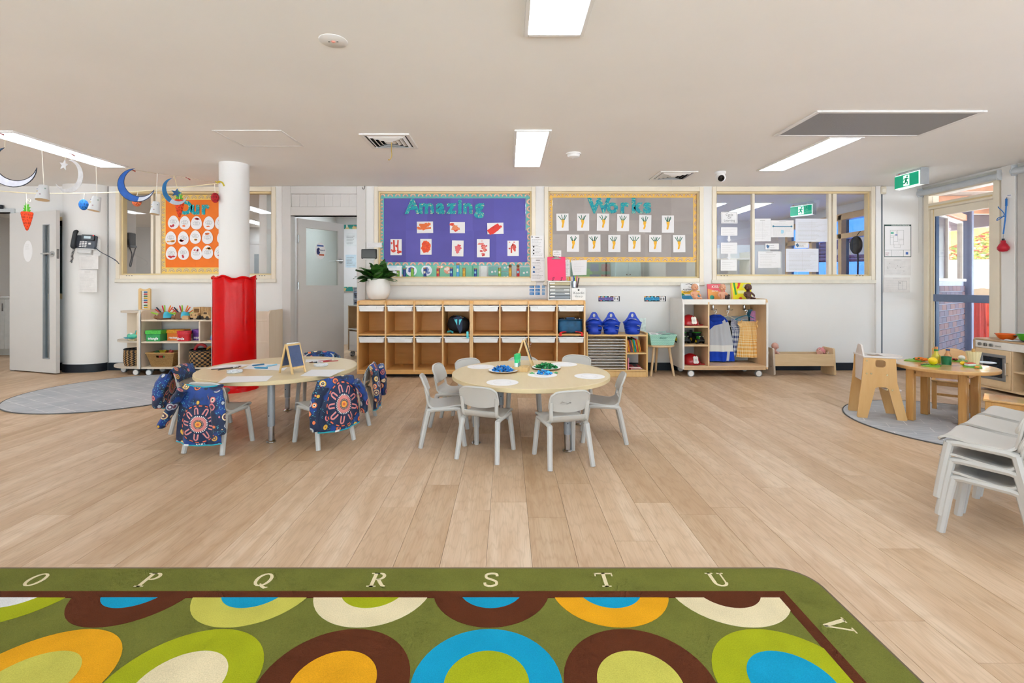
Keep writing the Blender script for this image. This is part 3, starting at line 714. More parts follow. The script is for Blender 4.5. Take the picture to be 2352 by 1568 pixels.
def toddler_chair(loc, rot, lab, group, z=0):
    c = thing('toddler_chair', lab, 'chair', (loc[0], loc[1], z), rot, group)
    def seat(u, v):
        _, y, zz = poly_at(SEATP, v); s = 2*u-1
        hw = .134-.022*max(0, 1-v/.12)**2-.02*max(0, (v-.72)/.28)
        return (s*hw, y, zz+.007*s*s*(1-v)*1.2)
    ob('seat', slab(G(), seat, 12, 22, .010), PLA, c)
    def back(u, v):
        _, y, zz = poly_at(BACKP, v); s = 2*u-1
        hw = .128-.028*max(0, (v-.72)/.28)**2.2-.012*max(0, 1-v/.2)
        zz += -(.016*(1-s*s))*(1-v)**2-.010*s**4*v
        return (s*hw, y+.016*s*s, zz)
    b = ob('backrest', slab(G(), back, 14, 12, .009), PLA, c)
    rim = [back(u/14, 1) for u in range(15)]; rim = [back(0, v/6) for v in range(6)]+rim+[back(1, 1-(v+1)/6) for v in range(6)]
    ob('backrest_rim', G().tube(rim, .0072, 8), PLA, b)
    for s in (-1, 1):
        ob('upright', G().tube(spl([(s*.112, -.068, .262), (s*.114, -.097, .285), (s*.117, -.106, .32), (s*.119, -.112, .36), (s*.122, -.120, .40)], 4), .0125, 8, flat=.7), PLA, c)
        ob('side_rail', G().tube([(s*.122, .118, .250), (s*.125, .08, .257), (s*.125, -.07, .255), (s*.122, -.105, .246)], .0155, 8), PLA, c)
        ob('leg', G().tube([(s*.122, .112, .253), (s*.128, .128, .16), (s*.137, .150, .0)], [.0185, .0175, .016], 8), PLA, c)
        ob('leg', G().tube([(s*.122, -.098, .250), (s*.129, -.118, .16), (s*.140, -.152, .0)], [.0185, .0175, .016], 8), PLA, c)
    return c
CL = ['grey toddler chair with clean back turned to the alphabet rug, nearer the drawing table', 'grey toddler chair with scuff marks on the back it turns to the alphabet rug', 'grey toddler chair side-on at the scrap table, facing towards the drawing table', 'grey toddler chair side-on at the scrap table, beside the clean-backed chair', 'grey toddler chair side-on at the scrap table, between two other chairs', 'grey toddler chair behind the scrap table, turned beside the side-on chairs', 'grey toddler chair behind the scrap table, half hidden by glue sticks and easel', 'grey toddler chair behind the scrap table, towards the pine drying rack']
ch0 = toddler_chair((-.139, 3.158), R(-21), CL[0], 'toddler chairs around the paper scrap table')
for k, (x, y, a) in enumerate(((.35, 3.05, 15.6), (.70, 3.50, 82), (-.46, 3.43, -82), (-.43, 3.86, -100), (-.26, 4.06, -140), (.14, 4.13, 180), (.585, 4.24, 160))):
    q = dup(ch0, (x, y, 0), R(a), CL[k+1])
    if k == 0:
        g = G(); rnd = random.Random(2)
        for i in range(9): g.prism(blob(rnd.uniform(-.07, .0), rnd.uniform(.385, .41), rnd.uniform(.003, .009), .0018, 7, .3, rnd), -.1375-.00004*i, -.136)
        ob('scuff_marks', g, col('#8d857b', .7), q, kind='stuff')
SM = [(-1.975, 3.30, -8), (-2.37, 3.73, -84), (-1.306, 3.424, 53.6), (-1.255, 3.92, 96), (-1.76, 4.43, 190)]
for (x, y, a), lb in zip(SM, ('under the smock with the open teal neckline', 'under the bunched smock beside the round grey rug', 'under the straight-hanging smock with a full flower', 'under the smock nearest the wooden cubbies', 'behind the drawing table near the middle door')): dup(ch0, (x, y, 0), R(a), 'grey toddler chair '+lb, 'toddler chairs at the drawing table')
lat = Vector((.82, .57, 0)).normalized(); face = Vector((-.57, .82, 0)); a0 = math.atan2(.57, .82)
for k in range(3):
    for j in range(3):
        p = Vector((2.150, 2.118, 0))+lat*.325*k+face*.006*j
        dup(ch0, (p.x, p.y, .0765*j), a0, 'grey toddler chair, %s of the stack %s' % (('lowest', 'middle', 'topmost')[j], ('nearest the alphabet rug', 'between two other stacks', 'nearest the wooden play table')[k]), 'stacked toddler chairs')
# ---------------------------------------------------------------- big round tables
LAM = wood('maple_laminate', '#e3d0a9', '#d6bf94', (22, 3, 22), .38, contrast=.35)
EDGE = col('#dcc79b', .45, var=.04)
TH = .455; TR = .585
def big_table(loc, rot, lab):
    t = thing('round_table', lab, 'table', (loc[0], loc[1], 0), rot)
    ob('tabletop', G().lathe([(0, TH-.03), (TR-.003, TH-.03), (TR, TH-.027), (TR, TH-.003), (TR-.003, TH), (0, TH)], 72), [LAM], t)
    ob('edge_band', G().lathe([(TR-.0005, TH-.028), (TR+.0012, TH-.027), (TR+.0012, TH-.003), (TR-.0005, TH-.002)], 72), EDGE, t)
    for k in range(4):
        a = R(30+90*k); x, y = .455*math.cos(a), .455*math.sin(a)
        l = ob('leg', G().cyl((x, y, .115), (x, y, TH-.035), .0245, n=20).lathe([(0, 0), (.05, 0), (.05, .006), (0, .006)], 20, (x, y, TH-.036)), col('#a3a8ad', .35, .3), t)
        ob('chrome_foot', G().lathe([(0, 0), (.032, 0), (.034, .004), (.030, .010), (.021, .014), (.021, .12), (0, .12)], 20, (x, y, 0)), col('#c9ccd0', .12, 1), l)
        ob('bolt', G().cyl((x, y-.0235, .19), (x, y-.0265, .19), .004, n=8), DARK, l)
    ob('underframe', G().b2(-.36, .36, -.02, .02, TH-.055, TH-.031).b2(-.02, .02, -.36, .36, TH-.055, TH-.031), col('#8d9196', .5), t)
    return t
big_table((.175, 3.606), 0, 'large round maple table set with plates of torn paper scraps')
big_table((-1.81, 3.83), R(-12), 'large round maple table with paintbrushes, paper sheets and blue crayons')
def TP(px, py, z=TH):
    d = (CAMZ-z)*FPX/(py-VY); return Vector(((px-VX)*d/FPX, d, z))
def seg_ob(name, p0, p1, prof, mats, lab, cat, group=None, n=10):
    """things lying on a table along a line: list of parts (name, t0, t1, r0, r1, mat)"""
    a = (p1-p0); L = a.length; t = thing(name, lab, cat, p0, math.atan2(a.y, a.x), group)
    for nm, t0, t1, r0, r1, m, zc in prof: ob(nm, G().tube([(L*t0, 0, zc), (L*t1, 0, zc)], [r0, r1], n), m, t)
    return t
def sheet(quad, lab, cat='paper', m=PAPER, th=.0008, z=TH, group=None, up=0, name='paper_sheet'):
    pts = [TP(x, y, z) for x, y in quad]; c = sum(pts, Vector())/4
    g = G(); loc = [p-c for p in pts]
    def fn(u, v):
        p = loc[0].lerp(loc[1], u).lerp(loc[3].lerp(loc[2], u), v)
        return (p.x, p.y, .0012+up*(u-.5)**2)
    slab(g, fn, 6, 6, th); return ob(name, g, m, None, lab, cat, group, loc=c)
sheet([(472, 847), (517, 837), (577, 837), (545, 845)], 'blank white paper beside the patterned smock and black brushes on the drawing table')
sheet([(498, 880), (522, 864.5), (627, 863), (612, 875.5)], 'blank white sheet overhanging the rim of the drawing table')
sheet([(557, 847), (580, 835), (667, 837), (652, 851)], 'white paper under the blue crayons on the drawing table')
sheet([(689.5, 863), (715.5, 849), (793, 849), (758, 865)], 'blank white sheet before the chalkboard easel and red brushes')
sheet([(701, 832), (703, 825.5), (767, 825.5), (752, 831)], 'white sheet behind the red-handled paintbrushes')
def brush(a, b, hc, lab, bristle, grp, z0=.012):
    p0, p1 = TP(*a), TP(*b)
    seg_ob('paintbrush', p0, p1, [('handle', 0, .62, .003, .0055, col(hc, .3, coat=.5), z0), ('ferrule', .62, .85, .0055, .0065, col('#c3c5c8', .2, 1), z0), ('bristles', .85, 1.0, .0065, .002, col(bristle, .9), z0)], None, lab, 'paintbrush', grp)
brush((485, 850), (549, 845), '#2e2f33', 'black-handled paintbrush with dark bristles beside the paint palette', '#2a2526', 'black paintbrushes', .006)
brush((500.7, 857), (554, 847.5), '#2b2527', 'black-handled paintbrush with brown bristles lying across the paint palette', '#5a3030', 'black paintbrushes', .024)
brush((762, 828), (710, 834), '#a8252c', 'red-handled paintbrush with brown bristles near the drawing table rim', '#6b4a3c', 'red paintbrushes', .006)
brush((777, 834.5), (720, 839), '#a8252c', 'red-handled paintbrush resting on the white paint palette', '#3d4650', 'red paintbrushes', .024)
def palette(px, py, lab):
    p = thing('paint_palette', lab, 'palette', TP(px, py)); W = col('#e4e4e6', .3)
    ob('tray', G().lathe([(0, .001), (.05, .001), (.055, .006), (.05, .008), (0, .005)], 24), W, p)
    for k in range(6):
        a = k*math.pi/3; ob('well', G().lathe([(.014, .004), (.02, .016), (.022, .017), (.022, .014), (.017, .004)], 14, (.036*math.cos(a), .036*math.sin(a), 0)), W, p)
palette(539, 855.5, 'white plastic paint palette under the black paintbrushes'); palette(737, 840.5, 'white plastic paint palette under the red paintbrush')
for i, (a, b, h, lab) in enumerate((((578.5, 841.5), (608, 838), '#2b6c93', 'dark blue crayon on white paper, nearest the black brushes'), ((583, 846), (616, 847), '#3a90b5', 'mid blue crayon lying below the dark blue crayon'), ((611, 843), (637, 838.5), '#8fc3da', 'pale blue crayon touching the mid blue crayon'), ((648, 840.5), (667, 838.5), '#8f9fbd', 'grey-blue crayon under the chalkboard easel'))):
    seg_ob('crayon', TP(*a), TP(*b), [('wrapper', .12, .95, .006, .006, col(h, .6), .0075), ('tip', 0, .12, .002, .0055, col(h, .5, var=.02), .0075)], None, lab, 'crayon', 'blue crayons')
def easel(loc, rot, lab, face_c, scale=1.0, names=False):
    e = thing('chalkboard_easel', lab, 'easel', loc, rot); WD = wood('pine_light', '#e6c48d', '#d6ad70', (40, 40, 4)); H = .215
    for s in (-1, 1):       # front leaf at -y, rear leaf at +y
        f = ob('easel_leaf', G(), WD, e); bpy.data.objects.remove(f)
        g = G()
        for x in (-.055, .055):
            a = Vector((x, s*.072, 0)); b = Vector((x, s*.004, H)); d = b-a
            T = Matrix.Translation((a+b)/2) @ d.to_track_quat('Z', 'X').to_matrix().to_4x4(); 
            g.box((0, 0, 0), (.010, .014, d.length) if False else (.014, .010, d.length), .001, T @ Matrix.Rotation(0, 4, 'Z'))
        a = Vector((0, s*.004, H)); d0 = Vector((0, s*.072, 0))-a
        for k in (.03, .80):
            c = a+d0*k; g.box(tuple(c), (.11, .009, .014), .001)
        f = ob('easel_leaf', g, WD, e)
        q = [a+d0*.06+Vector((sx*.05, s*.002, 0)) for sx in (-1, 1)]+[a+d0*.76+Vector((sx*.05, s*.002, 0)) for sx in (1, -1)]
        off = Vector((0, s*.004, .001)); g = G().add([p for p in q]+[p+off for p in q], [(0, 1, 2, 3), (7, 6, 5, 4), (0, 4, 5, 1), (1, 5, 6, 2), (2, 6, 7, 3), (3, 7, 4, 0)])
        ob('chalkboard', g, col(face_c, .7, var=.08, scale=40), f)
        if names and s == -1:
            g = G(); c = a+d0*.41; T = Matrix.Translation(c+Vector((0, -.0085, .003))) @ Matrix.Rotation(math.atan2(d0.y, d0.z)+math.pi, 4, 'X')
            for k in range(5): ribbon(g, [(-.03, .05-.025*k), (-.01, .056-.025*k), (.012, .046-.025*k), (.032, .053-.025*k)], .006, -.0006, .0006, 'xz', T)
            ob('chalk_writing', g, col('#d9d9d9', .9), f)
    ob('hinge', G().cyl((-.05, 0, H+.004), (.05, 0, H+.004), .005, n=8), col('#d9d9d7', .4), e); return e
easel((-1.61, 3.60, TH), R(62), 'small wooden A-frame easel with a clean blue-grey chalkboard', '#4d5a7d')
easel((.135, 3.88, TH), R(84), 'small wooden A-frame easel with chalk marks beside the glue sticks', '#3a3a3e', names=True)
def paper_disc(px, py, lab, grp, r=.108):
    c = TP(px, py); o = thing('paper_circle', lab, 'paper', c, 0, grp)
    ob('disc', G().lathe([(0, .0004), (r, .0004), (r, .0013), (0, .0013)], 40), col('#f0ecea', .7, var=.01), o)
    ob('faint_ring', G().tube([(.06*math.cos(k*.2618), .06*math.sin(k*.2618), .0014) for k in range(24)], .0012, 4, True), col('#e2dedb', .8), o); return o
for px, py, lb in ((1154, 878, 'in front of the clean-backed chair'), (1354, 864, 'in front of the chair facing the drawing table'), (1295.5, 836.5, 'behind the plate of green scraps'), (1104, 842, 'beside the plate of blue scraps')): paper_disc(px, py, 'empty white paper circle '+lb, 'empty paper circles')
o = paper_disc(1245.5, 860.5, 'white paper circle with blue tissue scraps stuck on it', None)
def scraps(c, r, hs, n, h, lab, seed):
    """heap of torn tissue paper, not countable"""
    rnd = random.Random(seed); g = G()
    for i in range(n):
        a = rnd.uniform(0, 6.28); q = r*math.sqrt(rnd.random()); x, y = q*math.cos(a), q*.8*math.sin(a)
        z = h*max(0, 1-(q/r)**2)*rnd.random()+.006; s = rnd.uniform(.008, .017)
        T = Matrix.Translation((x, y, z)) @ Matrix.Rotation(rnd.uniform(0, 6), 4, 'Z') @ Matrix.Rotation(rnd.uniform(-1, 1), 4, 'X')
        b = [(s*math.cos(k*1.05)*rnd.uniform(.6, 1.3), s*math.sin(k*1.05)*rnd.uniform(.6, 1.3), s*rnd.uniform(-.5, .5)) for k in range(6)]
        g.add(b+[(0, 0, s*.6)], [(k, (k+1) % 6, 6) for k in range(6)], rnd.randrange(len(hs)), T)
    return ob('tissue_scraps', g, [col(x, .75, var=.12) for x in hs], None, lab, 'paper scraps', kind='stuff', loc=c, flat=True)
def plate(px, py, lab):
    c = TP(px, py); p = thing('paper_plate', lab, 'plate', c)
    ob('plate', G().lathe([(0, .002), (.078, .002), (.1, .011), (.112, .013), (.112, .0145), (.098, .0135), (.077, .005), (0, .005)], 40), col('#f1efee', .6, var=.01), p)
    ob('brown_underside', G().lathe([(.079, .001), (.1, .0095), (.1125, .012), (.1125, .0130), (.1, .0106), (.078, .002)], 40), col('#c79a4c', .7), p); return c
c = plate(1156, 853, 'white paper plate heaped with blue tissue scraps')
scraps(c+Vector((0, .005, .002)), .085, ['#1f86d6', '#2a9be0', '#1467b8', '#46b2ea'], 90, .04, 'heap of torn blue tissue scraps on a paper plate', 1)
c = plate(1255, 846.5, 'white paper plate heaped with green tissue scraps')
scraps(c+Vector((0, .005, .002)), .09, ['#16803f', '#1f9a54', '#0d6a35', '#4cb36b'], 110, .045, 'heap of torn green tissue scraps on a paper plate', 2)
c = TP(1247, 859); scraps(c+Vector((.015, 0, -.003)), .06, ['#2a9be0', '#46b2ea', '#1f86d6'], 40, .03, 'torn blue tissue scraps stuck to the paper circle', 3)
for k, (px, py) in enumerate(((1222, 858), (1277, 857))):
    g = G(); b = blob(0, 0, .018, .014, 9, .2, random.Random(k)); g.prism(b, .002, .006, 'xy'); g.add([(x*.6, y*.6, .006) for x, y in b]+[(0, 0, .016)], [(i, (i+1) % 9, 9) for i in range(9)])
    ob('tissue_scrap', g, col('#5fae6e', .75), None, ['pale green tissue scrap alone beside the blue scraps', 'green tissue scrap to the side of the blue scraps'][k], 'paper scrap', loc=TP(px, py), flat=True)
hb = thing('glue_stand', 'small wooden block with round holes holding glue sticks', 'stand', TP(1197, 851), R(-14)); WD = wood('pine_light', '', '')
holes_ = [circ(x, y, .0205, 18)[::-1] for x in (-.03, .03) for y in (-.025, .025)]
ob('block', G().prism([[(-.06, -.05), (.06, -.05), (.06, .05), (-.06, .05)]]+holes_, .004, .034, 'xy').b2(-.06, .06, -.05, .05, .0, .004), WD, hb)
for (x, y, lab) in ((-.03, .025, 'green-capped glue stick at the back of the wooden stand'), (-.03, -.025, 'green-capped glue stick at the front of the wooden stand')):
    p = TP(1197, 851)+Vector((x*math.cos(R(-14))-y*math.sin(R(-14)), x*math.sin(R(-14))+y*math.cos(R(-14)), .0045))
    s = thing('glue_stick', lab, 'glue stick', p, 0, 'glue sticks')
    ob('barrel', G().lathe([(0, 0), (.0185, 0), (.0185, .085), (0, .085)], 20), col('#dfeee8', .35), s)
    ob('cap', G().lathe([(0, .0855), (.0195, .0855), (.0195, .12), (.018, .123), (0, .123)], 20), col('#16bf6a', .35), s)
    ob('print_band', G().lathe([(.0187, .012), (.0188, .012), (.0188, .06), (.0187, .06)], 20, a0=R(-60), a1=R(-20)), col('#4a7d7a', .5), s)
    ob('label_shape', G().lathe([(.0187, .06), (.0189, .06), (.0189, .0855), (.0187, .0855)], 20, a0=R(-150), a1=R(-30)), col('#27cf7c', .4), s)
# ---------------------------------------------------------------- art smocks over chair backs
def smock_mat(flower):
    m, t, b = base('smock_print_flower' if flower else 'smock_print')
    ov = coords(t, 'Object'); lt = lambda a, c: mth(t, 'LESS_THAN', a, c); gt = lambda a, c: mth(t, 'GREATER_THAN', a, c)
    mul = lambda *a: a[0] if len(a) == 1 else mth(t, 'MULTIPLY', a[0], mul(*a[1:]))
    band = lambda x, lo, hi: mul(gt(x, lo), lt(x, hi))
    c = mix(t, ramp(t, noise(t, ov, 9, 2), [(.47, (0, 0, 0, 1)), (.53, (1, 1, 1, 1))]), lin('#11418f'), lin('#1b2a49'))
    c = mix(t, mul(noise(t, ov, 160, 2), .25), c, lin('#0a1c4a'))
    v2 = nd(t, 'ShaderNodeTexVoronoi'); v2.inputs['Scale'].default_value = 95; t.links.new(ov, v2.inputs['Vector'])
    dots = mul(lt(v2.outputs['Distance'], .28), gt(noise(t, ov, 13, 1), .52))
    c = mix(t, dots, c, lin('#57b7c4'))
    v = nd(t, 'ShaderNodeTexVoronoi'); v.inputs['Scale'].default_value = 17; v.inputs['Randomness'].default_value = .75; t.links.new(ov, v.inputs['Vector'])
    d = v.outputs['Distance']; cs = nd(t, 'ShaderNodeSeparateColor'); t.links.new(v.outputs['Color'], cs.inputs[0])
    on = gt(cs.outputs[1], .12); s = mth(t, 'MULTIPLY_ADD', cs.outputs[2], .35, .75); dd = mth(t, 'DIVIDE', d, s)
    hue = ramp(t, cs.outputs[0], [(0, lin('#e4b13e')), (.25, lin('#df7f86')), (.5, lin('#b9bec7')), (.72, lin('#ec7a45')), (.88, lin('#e9cfa2'))], 'CONSTANT')
    hue2 = ramp(t, cs.outputs[2], [(0, lin('#c77a6a')), (.35, lin('#f0dfc2')), (.7, lin('#7b3f4c'))], 'CONSTANT')
    c = mix(t, mul(on, lt(dd, .46)), c, lin('#1b2a49'))
    c = mix(t, mul(on, lt(dd, .40)), c, hue); c = mix(t, mul(on, lt(dd, .29)), c, hue2); c = mix(t, mul(on, lt(dd, .22)), c, lin('#27304f'))
    c = mix(t, mul(on, lt(dd, .15)), c, hue); c = mix(t, mul(on, lt(dd, .06)), c, lin('#f0e2c4'))
    if flower:
        uv = nd(t, 'ShaderNodeSeparateXYZ'); tc = nd(t, 'ShaderNodeTexCoord'); t.links.new(tc.outputs['UV'], uv.inputs[0])
        x = mul(mth(t, 'SUBTRACT', uv.outputs[0], .56), .30); y = mul(mth(t, 'SUBTRACT', uv.outputs[1], .62), .40)
        r = mth(t, 'SQRT', mth(t, 'ADD', mul(x, x), mul(y, y))); th = mth(t, 'ARCTAN2', y, x)
        c = mix(t, lt(r, .137), c, lin('#1b2d50'))
        c = mix(t, mul(band(r, .124, .131), gt(mth(t, 'SINE', mul(th, 20)), -.1)), c, lin('#ee6a44'))
        k = mth(t, 'FRACT', mth(t, 'MULTIPLY_ADD', th, 9/(2*math.pi), 18))
        la = mul(mth(t, 'SUBTRACT', k, .5), r, 2*math.pi/9); al = mth(t, 'ABSOLUTE', la)
        arms = mul(band(r, .070, .102), lt(mth(t, 'ABSOLUTE', mth(t, 'SUBTRACT', al, .0115)), .0048))
        dr = mth(t, 'SUBTRACT', r, .102); cap = mth(t, 'SQRT', mth(t, 'ADD', mul(la, la), mul(dr, dr)))
        c = mix(t, mth(t, 'MAXIMUM', arms, mul(gt(r, .102), band(cap, .0067, .0163))), c, lin('#e08c88'))
        c = mix(t, mul(band(r, .052, .060), gt(mth(t, 'SINE', mul(th, 30)), 0)), c, lin('#f2eee6'))
        c = mix(t, lt(r, .052), c, lin('#dd8781')); c = mix(t, lt(r, .032), c, lin('#27304f')); c = mix(t, mul(band(r, .024, .029), gt(mth(t, 'SINE', mul(th, 24)), 0)), c, lin('#e8c89c'))
        c = mix(t, lt(r, .020), c, lin('#f2a23c')); c = mix(t, lt(r, .009), c, lin('#d9603a'))
    t.links.new(c, b.inputs['Base Color']); b.inputs['Roughness'].default_value = .62; b.inputs['Sheen Weight'].default_value = .15
    bump(t, b, noise(t, ov, 30, 2), .25, .004); return m
SMF = smock_mat(True); SMP = smock_mat(False); TEAL = col('#1fa9bb', .6)
def smock(ci, lab, sl, sr, scoop=0.0, seed=0, len_=.33, top=.475, twist=0.0):
    x, y, a = SM[ci]; s = thing('art_smock', lab, 'smock', (x, y, 0), R(a), 'patterned art smocks over chair backs'); rnd = random.Random(seed)
    ph = [rnd.uniform(0, 6) for _ in range(6)]
    def body(u, v):          # u across, v from the front side of the backrest over the top and down behind
        q = 2*u-1
        w = .137+.022*v+.006*math.sin(7*v+ph[0])
        if v < .22:
            k = v/.22; yy = lerp(-.104, -.146, k); zz = lerp(top-.10, top+.002, k**.7)
        else:
            k = (v-.22)/.78; yy = lerp(-.176, -.205, k)-.018*math.sin(k*3.1); zz = lerp(top, top-len_-.03*(1-q*q), k)
            if k < .08: yy = lerp(-.160, -.178, k/.08); zz = lerp(top+.003, zz, k/.08)
            zz -= scoop*(1-q*q)*(1-k)
        yy += .020*q*q*(1 if v > .22 else 0)+.007*math.sin(9*u+ph[1]+3*v)*v+.004*math.sin(23*u+ph[2])*v+twist*q*v
        zz -= .014*q*q
        return (q*w, yy, zz)
    if scoop:
        f0 = body
        def body(u, v): return f0(u, .22+.78*v)
    ob('smock_body', slab(G(), body, 30, 36, .004, uv=True), SMF, s)
    ob('hem_binding', G().tube([body(u/24, 1) for u in range(25)], .0048, 6), TEAL, s)
    if scoop: ob('neck_binding', G().tube([body(.12+.76*u/20, 0) for u in range(21)], .0045, 6), TEAL, s)
    for pts, rs in ((sl, (.052, .05, .046, .036)), (sr, (.052, .05, .046, .036))):
        if pts: ob('sleeve', G().tube(spl(pts, 6), [rs[min(i//6, 3)]*(1+.05*math.sin(i*1.7)) if i % 6 == 0 or True else 0 for i in range(6*(len(pts)-1)+1)], 16, flat=.55), SMP, s)
    ob('care_tag', G().box((-.05, -.232, top-len_-.02), (.032, .002, .012), .0005), col('#e8e6e2', .7), s); return s
smock(0, 'patterned smock with pink flower draped with its teal neckline open, sleeves spread', [(-.11, -.19, .43), (-.155, -.20, .36), (-.20, -.21, .27), (-.245, -.215, .19)], [(.12, -.19, .42), (.15, -.205, .33), (.165, -.215, .24), (.175, -.22, .155)], .035, 1, .37)
smock(1, 'patterned blue smock bunched over the chair back beside the grey rug', [(-.10, -.19, .44), (-.16, -.20, .41), (-.19, -.2, .35), (-.19, -.2, .28)], [(.10, -.2, .43), (.15, -.22, .36), (.16, -.23, .28), (.15, -.235, .2)], 0, 2, .28, .492)
smock(2, 'patterned smock with pink flower hanging straight, sleeve down over the chair leg', [(-.12, -.18, .43), (-.152, -.17, .35), (-.165, -.165, .25), (-.16, -.17, .14)], [(.12, -.2, .43), (.16, -.215, .36), (.185, -.21, .28), (.185, -.2, .2)], 0, 3, .33, .474)
smock(3, 'patterned blue smock over the chair nearest the wooden cubbies', [(-.1, -.19, .43), (-.13, -.2, .35), (-.15, -.21, .27), (-.14, -.21, .2)], [(.1, -.2, .43), (.13, -.215, .34), (.14, -.22, .26), (.14, -.22, .18)], 0, 4, .33, .47)
smock(4, 'patterned smock on the far chair, mostly hidden behind the drawing table', [(-.12, -.18, .43), (-.16, -.17, .4), (-.18, -.17, .34), (-.18, -.17, .26)], None, 0, 5, .25, .478)
# ================================================================== STORAGE ALONG THE BACK WALL
struct('wall_pillar', G().lathe([(0, 0), (.144, 0), (.144, CEIL), (0, CEIL)], 48, (-2.915, 5.13, 0)), WALLM)
REDV = col('#d20006', .2, var=.05, scale=5, spec=.22)
pad = thing('pillar_pad', 'shiny red vinyl safety pad wrapped around the white pillar', 'pad', (-2.912, 5.13, 0))
def padf(u, v):
    a = 2*math.pi*u; r = .205+.003*math.sin(5*a+.6*v)+.001*math.sin(6*v)+.024*max(0, (.06-v)/.06)**2-.012*max(0, (v-.975)/.025)+.007*math.sin(11*a)*max(0, (v-.95)/.05)
    z = v*(1.195+.009*math.sin(7*a)+.012*math.sin(3*a+1)); return (r*math.cos(a), r*math.sin(a), z)
g = G().grid(padf, 64, 40); g.lathe([(.146, 1.175), (.195, 1.185)], 48); ob('vinyl_cover', g, REDV, pad, ang=60)
ob('white_strip', G().grid(lambda u, v: tuple(Vector((-2.92*0, 0, 0))+Vector((.2125*math.cos(R(213)+u*.2), .2125*math.sin(R(213)+u*.2), .06+v*1.10))), 4, 12), col('#e9e3ea', .2), pad)  # narrow white strip up one side of the cover
ob('top_frill', G().tube([((.201+.008*math.sin(11*k*math.pi/32))*math.cos(k*math.pi/32), (.201+.008*math.sin(11*k*math.pi/32))*math.sin(k*math.pi/32), 1.19+.012*math.sin(7*k*math.pi/32)+.008*math.sin(3*k*math.pi/32+1)) for k in range(64)], .010, 8, True), REDV, pad)
# ---------------------------------------------------------------- caster helper
def caster(parent, x, y, r=.037, z=0):
    w = ob('caster', G().cyl((x-.012, y, z+r), (x+.012, y, z+r), r, n=20).cyl((x-.014, y, z+r), (x+.014, y, z+r), r*.35, n=12), col('#6d7175', .5), parent)
    ob('caster_hub', G().cyl((x-.0145, y-.0, z+r), (x+.0145, y, z+r), r*.74, n=20).cyl((x, y-r-.001, z+r), (x, y-r+.006, z+r), r*.5, n=14), col('#e8e6e3', .4), w)
    ob('caster_fork', G().b2(x-.02, x+.02, y-.015, y+.02, z+r, z+2*r+.012, .004).b2(x-.022, x-.016, y-.02, y+.02, z+r*.7, z+2*r, .002).b2(x+.016, x+.022, y-.02, y+.02, z+r*.7, z+2*r, .002), col('#b5b8bb', .4), w)
    return w
def caster_f(parent, x, y, r=.037):
    """caster whose wheel face is turned to the room"""
    w = ob('caster', G().cyl((x, y-.013, r), (x, y+.013, r), r, n=22), col('#85898c', .5), parent)
    ob('caster_hub', G().cyl((x, y-.015, r), (x, y-.012, r), r*.8, n=22), col('#eceae7', .4), w)
    ob('caster_fork', G().b2(x-.02, x+.02, y+.012, y+.02, r*.8, 2*r+.02, .003).b2(x-.022, x+.022, y-.014, y+.02, 2*r+.002, 2*r+.018, .004), col('#aeb3b7', .35), w)
BIRCH = wood('pale_birch', '#e6d5bf', '#dac6ab', (14, 14, 2), .45, contrast=.3)
BEDGE = col('#d9d3cb', .5, var=.03)
# ---------------------------------------------------------------- toy shelf
ts = thing('toy_shelf', 'pale birch open toy shelf on wheels behind the red pillar pad', 'shelf', (0, 0, 0))
sx0, sx1, sf, sb = -4.475, -2.93, 5.86, 6.22
def side_poly(z0, z1, y0, y1, r=.07): return [(y0, z0), (y1, z0), (y1, z1), (y0+r, z1)]+[(y0+r-r*math.sin(R(15*k)), z1-r+r*math.cos(R(15*k))) for k in range(1, 6)]+[(y0, z1-r)]
ob('side_panel', G().prism(side_poly(.085, .80, sf, sb), sx0-.022, sx0, 'yz'), BIRCH, ts)
ob('side_edge', G().prism([(y-.002, z) for y, z in side_poly(.085, .80, sf, sf+.012, .01)], sx0-.022, sx0, 'yz'), BEDGE, ts)
ob('side_panel', G().prism(side_poly(.085, .80, sf, sb), sx1, sx1+.022, 'yz'), BIRCH, ts)
for z in (.667, .40, .085): ob('shelf_board', G().b2(sx0, sx1, sf+.01, sb, z, z+.02, .002), BIRCH, ts)
for x, z0, z1 in ((X(461, 5.9), .42, .667), (X(414, 5.9), .105, .40), (-3.40, .105, .40), (-3.40, .42, .667)): ob('divider', G().b2(x-.01, x+.01, sf+.015, sb, z0, z1, .002), BIRCH, ts)
ob('end_panel', G().prism(rrect(-3.10, sx1+.02, .085, .79, .04), 5.875, 5.895), BIRCH, ts)
ob('back_rail', G().b2(sx0, sx1, sb-.02, sb, .687, .76, .002), BIRCH, ts)
for x in (-4.40, -3.3): caster_f(ts, x, 5.905)
for x in (-4.4, -3.0): caster_f(ts, x, 6.14)
cu = thing('corner_shelf', 'pale birch quarter-round corner shelf on wheels holding toy planes', 'shelf', (0, 0, 0))
def qdisc(r, z): return G().prism([(-4.53, 6.2)]+[(-4.53-r*math.sin(R(a*7.5))*1.48, 6.2-r*math.cos(R(a*7.5))) for a in range(13)], z, z+.022, 'xy')
for r, z in ((.325, .085), (.30, .40), (.275, .765)): ob('shelf_board', qdisc(r, z), col('#cdbfae', .5, var=.04), cu)
ob('side_panel', G().prism(side_poly(.085, .80, 5.87, 6.2), -4.527, -4.505, 'yz'), BIRCH, cu)
ob('back_panel', G().b2(-4.90, -4.53, 6.19, 6.21, .107, .765), BIRCH, cu)
caster_f(cu, -4.575, 5.925); caster_f(cu, -4.88, 6.12); caster_f(cu, -4.55, 6.15)
